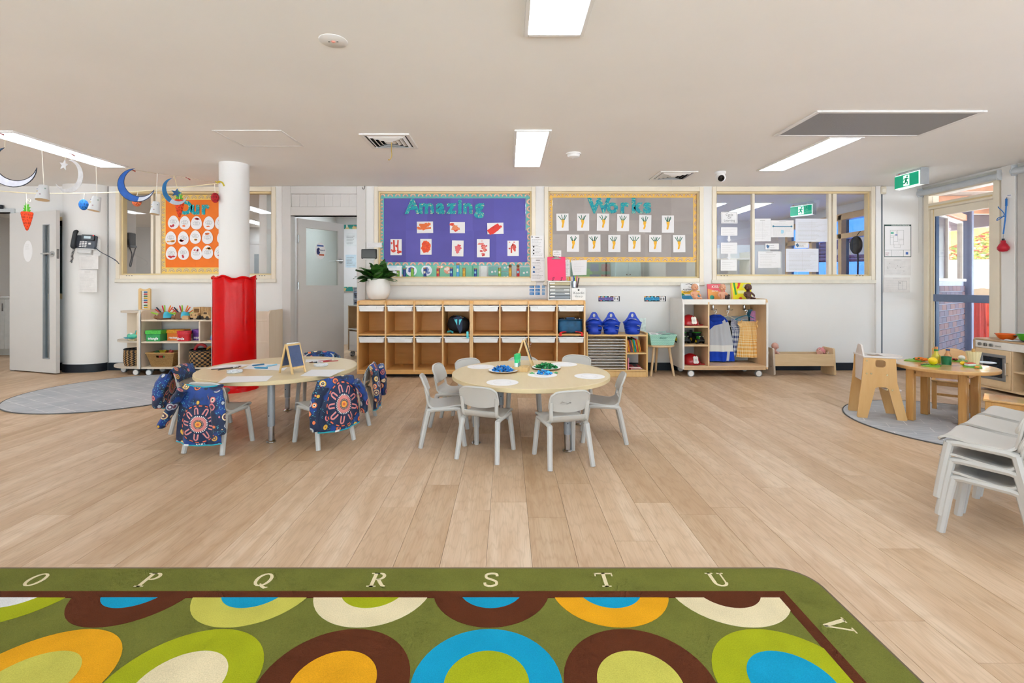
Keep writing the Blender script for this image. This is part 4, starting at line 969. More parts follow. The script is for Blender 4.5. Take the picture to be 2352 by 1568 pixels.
# abacus
ab = thing('abacus', 'wooden abacus with rows of coloured beads on the corner shelf', 'abacus', (X(330, 6.06), 6.08, .788))
ob('frame', G().prism([[(-.075, 0), (.075, 0), (.075, .27), (.06, .283), (.04, .276), (.02, .268), (-.02, .268), (-.04, .276), (-.06, .283), (-.075, .27)], [(-.045, .02), (-.045, .25), (.04, .25), (.04, .02)]], -.01, .01), wood('pine_light', '', ''), ab)
ob('base', G().b2(-.095, .095, -.04, .04, -.0, .012, .003), BEDGE, ab)
for k, h in enumerate(('#e7bd2c', '#5c8a4c', '#c93640', '#2e79b5', '#e7bd2c', '#5c8a4c', '#c93640', '#2e79b5')):
    z = .04+.026*k+(.012 if k > 1 else 0)
    w = ob('wire', G().cyl((-.046, 0, z), (.041, 0, z), .0015, n=6), col('#b8bbbd', .3, 1), ab)
    for j in range(6): ob('bead', G().sphere((.034-.0085*j, 0, z), (.0048, .009, .009), 8, 6), col(h, .4), w)
# hedgehogs
def hedgehog(px, lab):
    h = thing('hedgehog_toy', lab, 'toy', (X(px, 5.95), 5.95, .687), R(18), 'hedgehog toys')
    ob('body', G().lathe([(0, 0), (.06, 0), (.085, .012), (.08, .05), (.055, .085), (.0, .095)], 20, (0, 0, 0), sy=.7), col('#7b5130', .45), h)
    ob('snout', G().sphere((-.075, -.01, .03), (.038, .03, .028), 12, 8), col('#8a5c36', .45), h)
    ob('shell', G().lathe([(.088, .02), (.084, .055), (.058, .09), (.0, .1)], 20, (.012, 0, 0), sy=.72, a0=R(-95), a1=R(95)), col('#3cb3cf', .4), h)
    ob('eye', G().sphere((-.07, -.035, .055), .006, 8, 6), col('#f2f2f0', .3), h)
    for k, c in enumerate(('#9fd02f', '#d03b36', '#27304a', '#cf2f3c', '#96cc3a', '#f08a2e', '#e8572e', '#f08a2e', '#9fd02f')):
        a = R(160-17.5*k); p = Vector((.065*math.cos(a)+.01, .02*((k % 2)*2-1), .045+.045*math.sin(a))); q = p+Vector((.085*math.cos(a), .012*((k % 2)*2-1), .085*math.sin(a)))
        ob('quill', G().tube([p, p.lerp(q, .7), q], [.006, .0085, .007], 8), col(c, .4), h)
    for x in (-.05, .06): ob('foot', G().box((x, -.035, .004), (.035, .025, .012), .003), col('#6b4527', .5), h)
hedgehog(378, 'brown hedgehog toy with coloured quills at the end of the shelf'); hedgehog(418, 'brown hedgehog toy with coloured quills beside the wooden truck')
WDT = wood('toy_beech', '#d8b483', '#b98f5d', (40, 40, 40), .5)
ob('wood_block', G().box((0, 0, .022), (.085, .04, .04), .003).box((.0, 0, .045), (.06, .03, .008), .002), WDT, None, 'small plain wooden block in front of the hedgehog', 'block', loc=(X(427, 5.9), 5.90, .687))
tr = thing('toy_truck', 'boxy wooden toy truck with window openings on the shelf', 'toy truck', (X(458, 5.98), 5.99, .687), R(-12))
ob('cab', G().prism([[(-.055, .03), (.055, .03), (.055, .135), (.045, .15), (-.045, .15), (-.055, .135)], [(-.038, .085), (-.038, .132), (.038, .132), (.038, .085)]], -.05, .045), WDT, tr)
ob('bonnet', G().b2(-.055, .055, -.095, -.05, .02, .078, .006), WDT, tr)
for x in (-.03, .03): ob('headlamp', G().cyl((x, -.095, .055), (x, -.099, .055), .010, n=12), col('#8a6a44', .5), tr)
ob('cargo_bed', G().b2(.06, .16, -.04, .05, .03, .15, .003), WDT, tr)
for k in range(5): ob('cargo_slat', G().b2(.066+.02*k, .076+.02*k, -.046, -.04, .03, .152), WDT, tr)
for x in (-.06, .062):
    for y in (-.07, .03): ob('wheel', G().cyl((x-.012, y, .026), (x+.012, y, .026), .026, n=16), col('#2c2a2b', .6), tr)
tr = thing('toy_car', 'rounded wooden toy car with dark wheels beside the toy truck', 'toy car', (X(475, 5.9), 5.915, .687), R(-25))
ob('body', G().prism([(-.08, .02), (.08, .02), (.085, .05), (.06, .062), (.045, .098), (-.03, .1), (-.05, .064), (-.082, .056)], -.032, .032), WDT, tr)
ob('window', G().prism([(-.028, .068), (.04, .068), (.033, .09), (-.022, .092)], -.034, .034), col('#5b4632', .5), tr)
for x in (-.048, .05):
    for y in (-.036, .036): ob('wheel', G().cyl((x, y-.008, .022), (x, y+.008, .022), .022, n=16), col('#3a2f28', .6), tr)
# shape boxes
def shape_box(px, w, h, cl, cd, word, lab, round_=False, dy=5.96, d=.13, ts_=.042):
    b = thing('shape_box', lab, 'box', (X(px, dy), dy, .42), 0, 'nesting shape boxes')
    if round_:
        ob('box_body', G().lathe([(0, 0), (w/2-.006, 0), (w/2-.006, h*.74), (0, h*.74)], 36, sy=.62), col(cl, .5), b)
        ob('lid', G().lathe([(w/2-.005, h*.68), (w/2+.002, h*.68), (w/2+.002, h), (0, h)], 36, sy=.62), col(cd, .5, var=.2, scale=60), b); f = -(w/2)*.62
    else:
        ob('box_body', G().b2(-w/2+.006, w/2-.006, -d/2, d/2, 0, h*.76, .002), col(cl, .5), b)
        ob('lid', G().b2(-w/2-.004, w/2+.004, -d/2-.006, d/2+.006, h*.66, h, .003), col(cd, .5, var=.25, scale=60), b); f = -d/2
    g = text_g(word, ts_, .0006, .0012, T=Matrix.Translation((-.012 if round_ else 0, f-.0012, h*.26))); ob('lettering', g, col('#f2f2f2', .5), b); return b
shape_box(360.5, .185, .135, '#2f9e56', '#4fbf4a', 'triangle', 'green box with the word triangle on the toy shelf')
shape_box(410, .21, .135, '#ec7d2a', '#f0a02a', 'rectangle', 'orange box with the word rectangle behind the red box', dy=6.06)
shape_box(423.5, .17, .125, '#cf1822', '#d52a3a', 'circle', 'red round box with the word circle', True, 5.95)
shape_box(463, .15, .135, '#6a3d97', '#7a4cab', 'square', 'purple box with the word square behind the divider', dy=6.08)
st = thing('stacking_tower', 'rainbow wooden stacking tower at the end of the toy shelf', 'toy', (X(492, 5.95), 5.95, .42))
ob('base', G().b2(-.06, .06, -.045, .045, 0, .014, .002), WDT, st)
for k, h in enumerate(('#6b4aa0', '#2b7cc4', '#3aa6c9', '#5aa84a', '#f1c22e', '#e9702c')): ob('ring', G().lathe([(0, .014+.02*k), (.046-.005*k, .014+.02*k), (.046-.005*k, .033+.02*k), (0, .033+.02*k)], 18), col(h, .4), st)
# baskets on the bottom
def weave(h1, h2, sc=(1, 1, 1), zig=0):
    m, t, b = base('woven_'+h1.strip('#'))
    br = nd(t, 'ShaderNodeTexBrick'); t.links.new(coords(t, 'UV', sc), br.inputs['Vector']); br.inputs['Scale'].default_value = 1
    br.inputs['Brick Width'].default_value = .035; br.inputs['Row Height'].default_value = .045; br.inputs['Mortar Size'].default_value = .004
    br.inputs[1].default_value = lin(h1); br.inputs[2].default_value = lin(h2); br.inputs[3].default_value = lin('#5e4526')
    c = br.outputs['Color']
    if zig:
        tc = nd(t, 'ShaderNodeTexCoord'); s = nd(t, 'ShaderNodeSeparateXYZ'); t.links.new(tc.outputs['UV'], s.inputs[0])
        tri = mth(t, 'PINGPONG', mth(t, 'MULTIPLY', s.outputs[1], 9 if zig == 1 else 5), .5)
        ph = mth(t, 'FRACT', mth(t, 'ADD', mth(t, 'MULTIPLY', s.outputs[0], 14 if zig == 1 else 10), mth(t, 'MULTIPLY', tri, 1.0)))
        if zig == 2: ph = mth(t, 'FRACT', mth(t, 'ADD', mth(t, 'MULTIPLY', s.outputs[0], 16), mth(t, 'MULTIPLY', mth(t, 'FLOOR', mth(t, 'MULTIPLY', s.outputs[1], 9)), .5)))
        c = mix(t, mth(t, 'LESS_THAN', ph, .5), c, lin('#1d1a1b'))
    t.links.new(c, b.inputs['Base Color']); b.inputs['Roughness'].default_value = .8; bump(t, b, br.outputs['Fac'], -.6, .004); return m
bk = thing('seagrass_basket', 'rectangular seagrass basket with handle slot, full of coloured blocks', 'basket', (X(379, 5.97), 6.0, .106))
def frus(z, w, d): return [(-w/2, -d/2, z), (w/2, -d/2, z), (w/2, d/2, z), (-w/2, d/2, z)]
def basket_wall(i, w0, w1, d0, d1, h):
    c0 = frus(0, w0, d0); c1 = frus(h, w1, d1)
    def fn(u, v): a = Vector(c0[i]).lerp(Vector(c0[(i+1) % 4]), u); b = Vector(c1[i]).lerp(Vector(c1[(i+1) % 4]), u); return a.lerp(b, v)
    return fn
WV = weave('#b98f55', '#a67a42')
for i in range(4):
    fn = basket_wall(i, .255, .345, .17, .24, .17); g = G().grid(fn, 18, 12, uv=True); g2 = G().grid(lambda u, v: Vector(fn(u, v))*.97+Vector((0, 0, .003)), 18, 12, uv=True)
    if i == 0:
        def drop(gg):
            k = [q for q, f in enumerate(gg.f) if not (6 <= q % 18 <= 11 and 8 <= q//18 <= 9)]; gg.f = [gg.f[q] for q in k]; gg.m = [gg.m[q] for q in k]
        drop(g); drop(g2)
    n = len(g.v); g.uv.update({n+k: v for k, v in g2.uv.items()}); g.add(g2.v, g2.f); ob('basket_wall', g, WV, bk)
ob('basket_floor', G().b2(-.125, .125, -.083, .083, 0, .006), WV, bk); ob('basket_rim', G().tube(frus(.17, .345, .24), .008, 8, True), col('#b48a50', .8), bk)
rnd = random.Random(5)
for k in range(14):
    h = ('#c23a30', '#2f6a3a', '#e0b02c', '#d8582c', '#4a7a3a', '#b8324a', '#dccb3c')[k % 7]
    p = Vector((X(379, 5.97)+rnd.uniform(-.12, .12), 6.0+rnd.uniform(-.08, .07), .106+rnd.uniform(.125, .175)-.01*(k % 2)))
    g = G(); s = rnd.uniform(.036, .05); T = Matrix.Rotation(rnd.uniform(0, 3), 4, 'Z') @ Matrix.Rotation(rnd.uniform(-.6, .6), 4, 'X')
    if k % 3 == 0: g.lathe([(0, -s/2), (s/2, -s/2), (s/2, s/2), (0, s/2)], 14, T=T)
    elif k % 3 == 1: g.box((0, 0, 0), (s, s, s), .004, T)
    else: g.sphere((0, 0, 0), s*.55, 12, 8)
    ob('toy_block', g, col(h, .5), None, 'coloured wooden toy block heaped in the seagrass basket', 'toy block', 'toy blocks in the seagrass basket', loc=p)
def round_basket(px, y, r, h, m, lab, nm='woven_basket', z=.106):
    b = thing(nm, lab, 'basket', (X(px, y), y, z)); pr = [(r*.86, 0), (r*.98, h*.25), (r, h*.55), (r*.96, h*.85), (r*.93, h)]
    def f(k): return lambda u, v: (lambda q: (q[0]*k*math.cos(2*math.pi*u), q[0]*k*math.sin(2*math.pi*u), q[1]))(poly_at(pr, v))
    g = G().grid(f(1), 40, 12, uv=True); g2 = G().grid(f(.94), 40, 12, uv=True); n = len(g.v); g.uv.update({n+k: v for k, v in g2.uv.items()}); g.add(g2.v, g2.f)
    ob('basket_body', g, m, b); ob('basket_rim', G().tube([(r*.915*math.cos(k*math.pi/16), r*.915*math.sin(k*math.pi/16), h) for k in range(32)], .008, 8, True), m, b)
    ob('basket_floor', G().lathe([(0, .004), (r*.84, .004), (r*.84, 0), (0, 0)], 24), m, b)
round_basket(307, 6.03, .105, .205, weave('#c99d67', '#b98a52', zig=1), 'round basket woven in black and tan zigzags on the corner shelf')
round_basket(467, 6.0, .155, .20, weave('#c79a62', '#b07e48', zig=2), 'round basket of chequered black and tan weave with toy hoops')
for (px, h, z, r, lab) in ((463, '#c5252b', .30, .085, 'red arched toy hoop sticking out of the woven basket'), (484, '#e88a1f', .28, .07, 'orange arched toy hoop sticking out of the woven basket')):
    g = G(); g.prism([[(r*math.cos(R(a*10)), r*math.sin(R(a*10))) for a in range(19)]+[(r*.68*math.cos(R(180-a*10)), r*.68*math.sin(R(180-a*10))) for a in range(19)]], -.012, .012, 'xz', 0, Matrix.Rotation(R(-30 if px < 470 else 8), 4, 'Y'))
    ob('toy_hoop', g, col(h, .4), None, lab, 'toy', loc=(X(px, 6.0), 5.99 if px < 470 else 6.02, z))
for k, (px, lab) in enumerate(((297, 'mint toy plane with white cockpit on the middle corner shelf, half behind the other'), (311, 'mint toy plane with orange tail fins at the front of the corner shelf'))):
    a = thing('toy_plane', lab, 'toy plane', (X(px, 5.98), 6.02-.08*k, .421), R(-20), 'toy planes')
    ob('fuselage', G().tube([(-.07, 0, .05), (-.05, 0, .052), (0, 0, .055), (.05, 0, .06), (.085, 0, .075)], [.012, .028, .032, .024, .008], 12), col('#57c2a0', .4), a)
    ob('wing', G().b2(-.02, .03, -.085, .085, .035, .043, .003), col('#3f9fb0', .4), a); ob('cockpit', G().sphere((-.02, 0, .078), (.022, .016, .016), 10, 8), col('#eceae2', .3), a)
    ob('tail_fin', G().prism([(.05, .07), (.085, .07), (.1, .125), (.075, .125)], -.004, .004), col('#e8812c' if k else '#46b0a6', .4), a)
    ob('undercarriage', G().b2(-.05, .04, -.02, .02, 0, .022, .006), col('#e3cfa4', .5), a)
# ---------------------------------------------------------------- cubby units
PLY = wood('honey_ply', '#e8b672', '#d69c54', (3, 30, 5), .36, contrast=.32); PLYB = wood('honey_back', '#f0b466', '#e09c4c', (2.2, 20, 14), .42, contrast=.28); PLYE = col('#e6bd87', .42, var=.07, scale=30)
CF, CB, CT, CBZ = 5.75, 6.20, .926, .075
def cubby(x0, x1, lab):
    c = thing('cubby_unit', lab, 'shelf', (x0, CF, 0)); W = x1-x0; D = CB-CF; cw = W/4
    for k in range(5):
        x = k*cw-(.009 if 0 < k < 4 else (0 if k == 0 else .02)); t_ = .018 if 0 < k < 4 else .02
        p = ob('side_panel' if k in (0, 4) else 'divider', G().prism(side_poly(CBZ, CT, 0, D, .04), x, x+t_, 'yz'), PLY, c)
        ob('front_edge', G().b2(x+.001, x+t_-.001, -.0025, .002, CBZ, CT-.04), PLYE, p)
    for nm, z0, z1, y0 in (('bottom_board', CBZ, CBZ+.022, .002), ('shelf_board', .505, .525, .006), ('top_board', CT-.018, CT, .03)):
        for k in range(4): ob(nm, G().b2(k*cw+.009+(.011 if k == 0 else 0), (k+1)*cw-.009-(.011 if k == 3 else 0), y0, D, z0, z1, .001), PLY, c)
    for k in range(4):
        a, b = k*cw+.009+(.011 if k == 0 else 0), (k+1)*cw-.009-(.011 if k == 3 else 0)
        ob('apron', G().add([(a, .018, CT-.052), (b, .018, CT-.052), (b, .032, CT-.006), (a, .032, CT-.006), (a, .032, CT-.052), (b, .032, CT-.052)], [(0, 1, 2, 3), (4, 5, 1, 0), (3, 2, 5, 4)]), PLYE, c)
        for z0, z1 in ((CBZ+.022, .505), (.525, CT-.018)): ob('back_panel', G().b2(a, b, D-.012, D, z0, z1), PLYB, c)
        for zz in (.862, .487):
            for s, xx in ((1, a), (-1, b)): ob('tray_runner', G().b2(xx, xx+s*.012, .012, D-.03, zz-.012, zz-.003), col('#ecebe8', .4), c)
    ob('plinth', G().b2(.05, W-.05, .10, D, 0, CBZ), col('#2b2522', .7), c)
    ob('kick_rail', G().b2(.0, W, .0, .02, CBZ-.03, CBZ, .002), PLY, c); return c
XA, XM, XB = -1.80, -.43, .938
cubby(XA, XM, 'honey plywood cubby unit with white trays, under the plant pot'); cubby(XM, XB, 'honey plywood cubby unit with white trays, under the paper drawers')
TRAY = col('#efeeec', .38, var=.01)
def tray():
    t = thing('storage_tray', 'shallow white plastic storage tray slid into a cubby', 'tray', (0, 0, 0), 0, 'white trays in the cubby units')
    w, h = .298, .066; g = G(); out = [(-w/2+.012, -h), (w/2-.012, -h), (w/2, 0), (-w/2, 0)]
    g.prism(out, -.006, -.002); g.b2(-w/2+.012, w/2-.012, -.004, .37, -h, -h+.003); g.b2(-w/2, -w/2+.004, -.002, .37, -h, 0); g.b2(w/2-.004, w/2, -.002, .37, -h, 0); g.b2(-w/2, w/2, .366, .37, -h, 0)
    ob('tray_body', g, TRAY, t); ob('tray_rim', G().b2(-w/2-.012, w/2+.012, -.014, .002, -.012, .002, .003).b2(-w/2-.012, -w/2+.003, 0, .375, -.006, .002).b2(w/2-.003, w/2+.012, 0, .375, -.006, .002), TRAY, t)
    ob('tray_handle', G().prism([(-.062, -.002), (.062, -.002), (.058, -.036), (.03, -.038), (0, -.042), (-.03, -.038), (-.058, -.036)], -.016, -.006), TRAY, t); return t
t0 = tray(); first = True
for ux, W in ((XA, XM-XA), (XM, XB-XM)):
    for row, zz in (('upper', .862), ('lower', .487)):
        for k in range(4):
            loc = (ux+(k+.5)*W/4, CF+.012, zz); lab = '%s-row white cubby tray, %s from the middle door' % (row, ('first', 'second', 'third', 'fourth', 'fifth', 'sixth', 'seventh', 'eighth')[k+(0 if ux == XA else 4)])
            if first: t0.location = loc; t0['label'] = lab; first = False
            else: dup(t0, loc, 0, lab)
for (x, c, lab) in ((-1.29, '#2a7fa0', 'dark teal ball in the tray below the plant'), (-.95, '#8a6b3c', 'brown hat crown showing above a white tray'), (-.16, '#8c4b4a', 'brown-red bundle showing above a white tray')):
    ob('tray_item', G().lathe([(0, -.055), (.06, -.05), (.085, -.02), (.06, .006), (0, .014)], 20), col(c, .7, var=.2, scale=40), None, lab, 'ball' if 'ball' in lab else 'cloth', loc=(x, CF+.15, .862))
# school bags in the cubbies
bp = thing('school_backpack', 'dark backpack with floral trim and turquoise straps in a cubby', 'backpack', (XA+(XM-XA)*.875, CF+.17, .526))
def bagf(rx, rz_, ry, ex=2.6):
    def f(u, v):
        a = 2*math.pi*u; ph = math.pi*(v-.5); cx = math.copysign(abs(math.cos(ph))**(2/ex), 1)
        return (rx*cx*math.copysign(abs(math.cos(a))**(2/ex), math.cos(a)), ry*cx*math.copysign(abs(math.sin(a))**(2/ex), math.sin(a)), rz_*math.copysign(abs(math.sin(ph))**(2/ex), math.sin(ph)))
    return f
tilt = Matrix.Translation((.0, 0, .105)) @ Matrix.Rotation(R(12), 4, 'Y')
ob('bag_body', G().grid(bagf(.135, .10, .12), 32, 16, T=tilt), col('#10131c', .65, var=.3, scale=30), bp)
def floral():
    m, t, b = base('floral_trim'); v = nd(t, 'ShaderNodeTexVoronoi'); v.inputs['Scale'].default_value = 38; t.links.new(coords(t), v.inputs[0]); s = nd(t, 'ShaderNodeSeparateColor'); t.links.new(v.outputs['Color'], s.inputs[0])
    c = ramp(t, s.outputs[0], [(0, lin('#f0a030')), (.18, lin('#e9e2c8')), (.36, lin('#46c2c8')), (.5, lin('#151c2c')), (.85, lin('#e06a4a'))], 'CONSTANT')
    c = mix(t, mth(t, 'GREATER_THAN', v.outputs['Distance'], .5), c, lin('#151c2c')); t.links.new(c, b.inputs['Base Color']); b.inputs['Roughness'].default_value = .7; return m
ob('floral_panel', G().grid(lambda u, v: tuple(Vector(bagf(.136, .103, .117)(u, .80+.2*v))), 28, 6, T=tilt), floral(), bp)
ob('strap', G().prism([(-.05, .10), (.03, .12), (.06, .1), (.06, -.05), (.03, -.09), (.0, -.02)], -.132, -.124, 'xz', 0, Matrix.Translation((0, 0, .09))), col('#2c3854', .7), bp)
for s in (-1, 1): ob('strap_patch', G().prism([(.01+s*.028-.018, .17), (.01+s*.028+.018, .175), (.01+s*.012, .10)], -.139, -.131), col('#5fd6e0', .6), bp)
ob('hanging_tab', G().b2(.115, .14, -.188, -.182, -.05, .03), col('#5fd6e0', .6), bp)
ob('strap_end', G().tube([(-.12, -.12, .02), (-.08, -.13, .03), (-.05, -.13, .012)], .012, 8), col('#1f8f95', .6), bp)
lb = thing('lunch_bag', 'blue cooler bag with red straps in a cubby', 'bag', (XM+(XB-XM)*.875, CF+.16, .526))
ob('bag_body', G().grid(bagf(.152, .085, .11, 5), 36, 18, T=Matrix.Translation((0, 0, .087))), col('#1b567e', .6, var=.3, scale=16, bmp=.1), lb)
ob('zip_band', G().tube([(-.145, -.108, .165), (0, -.115, .170), (.145, -.108, .165)], .007, 8), col('#143a58', .5), lb)
ob('top_print', G().box((0, -.03, .176), (.24, .11, .014), .005), floral(), lb); ob('top_label', G().box((0, -.07, .185), (.10, .03, .012), .004), col('#2a7fd0', .4), lb)
for s in (-1, 1): ob('red_strap', G().tube(spl([(s*.06, -.11, .02), (s*.10, -.135, .02), (s*.13, -.16, .012), (s*.125, -.172, -.025)], 4), .016, 8, flat=.35), col('#e01f22', .6), lb)
# ---------------------------------------------------------------- plant
pp = thing('potted_plant', 'leafy fiddle plant in a large white pot on the cubbies', 'plant', (X(869, 5.98), 5.98, CT))
ob('pot', G().lathe([(0, 0), (.085, 0), (.115, .02), (.142, .09), (.146, .15), (.138, .22), (.130, .262), (.122, .262), (.128, .22), (.13, .2), (0, .2)], 40), col('#e9e6e2', .45, var=.015), pp)
ob('soil', G().lathe([(0, .215), (.127, .212), (.127, .2), (0, .2)], 24), col('#3a2c22', .95), pp)
def leaf(p0, d, L, W, bend, mi):
    d = Vector(d).normalized(); side = d.cross(Vector((0, 0, 1))); side = side.normalized() if side.length > .1 else Vector((1, 0, 0)); up = side.cross(d)
    side = side*math.cos(mi)+up*math.sin(mi); up = side.cross(d)
    def fn(u, v):
        w = W*math.sin(math.pi*min(1, .06+.94*v)**.85)**.8*(1+.08*math.sin(v*14)); q = 2*u-1
        return Vector(p0)+d*(L*v)-Vector((0, 0, 1))*(bend*v*v)+side*(q*w)+up*(.22*w*q*q+.006*math.sin(v*15+u*3))
    return G().grid(fn, 6, 10)
def leaf_mat():
    m, t, b = base('leaf_green'); oi = nd(t, 'ShaderNodeObjectInfo'); f = noise(t, coords(t), 14, 3)
    c = ramp(t, oi.outputs['Random'], [(0, lin('#1f4a1c')), (.5, lin('#2f6427')), (1, lin('#477f33'))]); c = mix(t, .35, c, ramp(t, f, [(.35, lin('#16380f')), (.65, lin('#5a8c3a'))]))
    t.links.new(c, b.inputs['Base Color']); b.inputs['Roughness'].default_value = .28; b.inputs['Specular IOR Level'].default_value = .6; return m
LM = leaf_mat(); rnd = random.Random(11)
for k in range(26):
    a = k*2.4; e = (.15+.85*((k*7) % 26)/26); L = rnd.uniform(.17, .27)
    d = (math.cos(a), math.sin(a)*.75, .25+1.3*e*e); ob('leaf', leaf((.03*math.cos(a), .03*math.sin(a), .23+.09*e), d, L, rnd.uniform(.055, .08), rnd.uniform(0, .07), rnd.uniform(-.5, .5)), LM, pp, ang=80)
for d, L in (((.28, -.1, 1), .30), ((.4, .05, 1.1), .27), ((-.75, -.3, .5), .28), ((-.95, -.1, .12), .27), ((.85, -.2, .35), .26), ((-.1, -.3, 1), .22), ((.8, -.35, -.02), .24), ((-.7, -.4, -.05), .22)):
    ob('leaf', leaf((d[0]*.04, d[1]*.03, .25), d, L, .06, .02, .3), LM, pp, ang=80)
ob('stem', G().cyl((0, 0, .2), (.0, 0, .36), .012, .006, 8).cyl((.02, 0, .2), (.06, 0, .34), .008, .004, 8), col('#4c4a2c', .8), pp)
# ---------------------------------------------------------------- paper drawers, clipboard, white box, pens
dd = thing('document_drawers', 'white desktop drawer unit with five grey see-through drawers', 'drawers', (X(1283, 5.95), 5.93, CT))
W, H, D = .28, .235, .22
ob('case', G().b2(-W/2, -W/2+.012, -D/2, D/2, 0, H, .002).b2(W/2-.012, W/2, -D/2, D/2, 0, H, .002).b2(-W/2, W/2, -D/2-.01, D/2, H-.012, H, .003).b2(-W/2, W/2, -D/2-.01, D/2, 0, .014, .003).b2(-W/2, W/2, D/2-.006, D/2, 0, H), col('#eeece6', .4), dd)
for k in range(5):
    z = .018+.041*k; q = ob('drawer', G().b2(-W/2+.015, W/2-.015, -D/2-.004, -D/2+.004, z, z+.038, .003).b2(-W/2+.016, W/2-.016, -D/2+.004, D/2-.02, z+.002, z+.03), col(('#7c8288', '#8b8f92', '#9b9c9a', '#a09c92', '#b3a57c')[k], .25), dd)
    for x in ((-.09,) if k in (0, 3, 4) else (-.085, .085)): ob('label_tab', G().b2(x-.035+.01*(k % 2), x+.03, -D/2-.007, -D/2-.004, z+.02, z+.032), col('#f0efec', .5), q)
cb = thing('clipboard', 'pink clipboard with metal clip standing on a wire stand', 'clipboard', (X(1278, 5.95), 5.93, CT+H+.001))
Tt = Matrix.Translation((0, -.03, .006)) @ Matrix.Rotation(R(-12), 4, 'X')
ob('board', G().prism(rrect(-.112, .112, 0, .30, .012), -.002, .002, 'xz', 0, Tt), col('#e8386a', .45), cb)
ob('paper', G().prism([(-.1, .005), (.1, .005), (.1, .285), (-.1, .285)], -.0045, -.003, 'xz', 0, Tt), col('#f23c6c', .6), cb)
ob('clip', G().b2(-.055, .055, -.014, -.003, .265, .283, .003, T=Tt).b2(-.03, .03, -.011, -.003, .282, .297, .003, T=Tt), col('#cfd1d2', .2, 1), cb)
ob('stand', G().tube([(-.05, -.055, .0), (-.05, -.075, .012), (-.05, -.06, .04), (-.035, -.052, .045), (-.03, -.06, .03)], .003, 6).tube([(.05, -.055, .0), (.05, -.075, .012), (.05, -.06, .04), (.065, -.052, .045), (.07, -.06, .03)], .003, 6).tube([(-.05, -.05, .004), (-.05, .03, .004), (0, .075, .2), (.05, .03, .004), (.05, -.05, .004)], .003, 6), DARK, cb)
g = G(); ribbon(g, [(-.045, .31), (-.02, .295), (0, .30), (-.01, .285)], .008, -.008, -.005, 'xz', Tt); ob('bow', g, DARK, cb)
wb = thing('library_box', 'white cardboard box with handwritten script beside the drawers', 'box', (X(1326.5, 5.93), 5.90, CT))
ob('box', G().b2(-.085, .085, -.06, .06, 0, .15, .002), col('#eceae7', .5), wb)
ob('logo_dot', G().prism(circ(0, .125, .011, 16), -.0625, -.0602), DARK, wb)
g = text_g('Koorlin', .043, .0006, -.0004, shear=.15, T=Matrix.Translation((0, -.0615, .088))); text_g('library', .036, .0006, -.0006, shear=.2, T=Matrix.Translation((0, -.0615, .048)), into=g); ob('script', g, DARK, wb)
pc = thing('pen_pot', 'clear pot of pens and markers behind the white box', 'pen pot', (X(1318, 6.08), 6.09, CT))
ob('pot', G().lathe([(.04, .0), (.045, .235), (.042, .235), (.037, .004), (0, .004), (0, 0)], 20), glass_mat('clear_plastic', '#dfe8ee', .15), pc)
for k, (h, a, b_) in enumerate((('#e8d94a', -.5, 0), ('#ee8a2c', -.3, .2), ('#2a63b0', 0, -.1), ('#20406a', .08, .1), ('#b8d02a', .12, -.2), ('#e0607a', .25, .1), ('#4b3630', .42, 0), ('#e9e7e4', -.12, .25))):
    p = Vector((.02*math.sin(a*3), .015*b_, .006)); q = p+Vector((math.sin(a)*.26*.45, .03*b_, .27+.012*(k % 3))); 
    pn = ob('pen', G().tube([p, q], [.006, .007], 8), col(h, .4), pc); ob('pen_cap', G().tube([p.lerp(q, .75), q+(q-p)*.01], .0078, 8), col(h, .3, var=.1), pn)
# ---------------------------------------------------------------- pine rack unit with drying shelves
PINE = wood('pine_rack', '#e9c489', '#dbae6c', (30, 30, 3), .45)
pr = thing('drying_rack', 'pine rack unit with wire drying shelves and two cubbyholes', 'rack', (.955, 5.80, 0)); W, D, H = .745, .36, .51
for x in (0, W-.02): ob('side_panel', G().b2(x, x+.02, 0, D, .0, H+.025 if x else H+.03, .004), PINE, pr)
ob('top_board', G().b2(.02, W-.02, 0, D, H-.018, H, .002), PINE, pr); ob('bottom_board', G().b2(.02, W-.02, 0, D, .065, .085, .002), PINE, pr)
ob('kick_board', G().b2(.02, W-.02, .004, .02, .0, .063, .002), PINE, pr); dx = .475
ob('divider', G().b2(dx, dx+.02, 0, D, .085, H-.018, .002), PINE, pr); ob('cubby_shelf', G().b2(dx+.02, W-.02, 0, D, .275, .293, .002), PINE, pr)
ob('back_panel', G().b2(.02, dx, D-.006, D, .085, H-.018), PINE, pr)
ZN = col('#d9d9d7', .4, .15); RUN = PINE
for k in range(11):
    z = .105+.0345*k; g = G().tube([(.024, .004, z), (dx-.004, .004, z), (dx-.004, D-.012, z), (.024, D-.012, z)], .0048, 6, True)
    for j in range(13): x = .05+j*.033; g.tube([(x, .004, z+.002), (x+.0, D-.012, z+.002)], .0013, 4)
    for j in range(5): y = .06+j*.06; g.tube([(.024, y, z), (dx-.004, y, z)], .0013, 4)
    ob('wire_shelf', g, ZN, pr); ob('shelf_runner', G().b2(dx-.010, dx, 0, D, z-.012, z-.004, .002), RUN, pr)
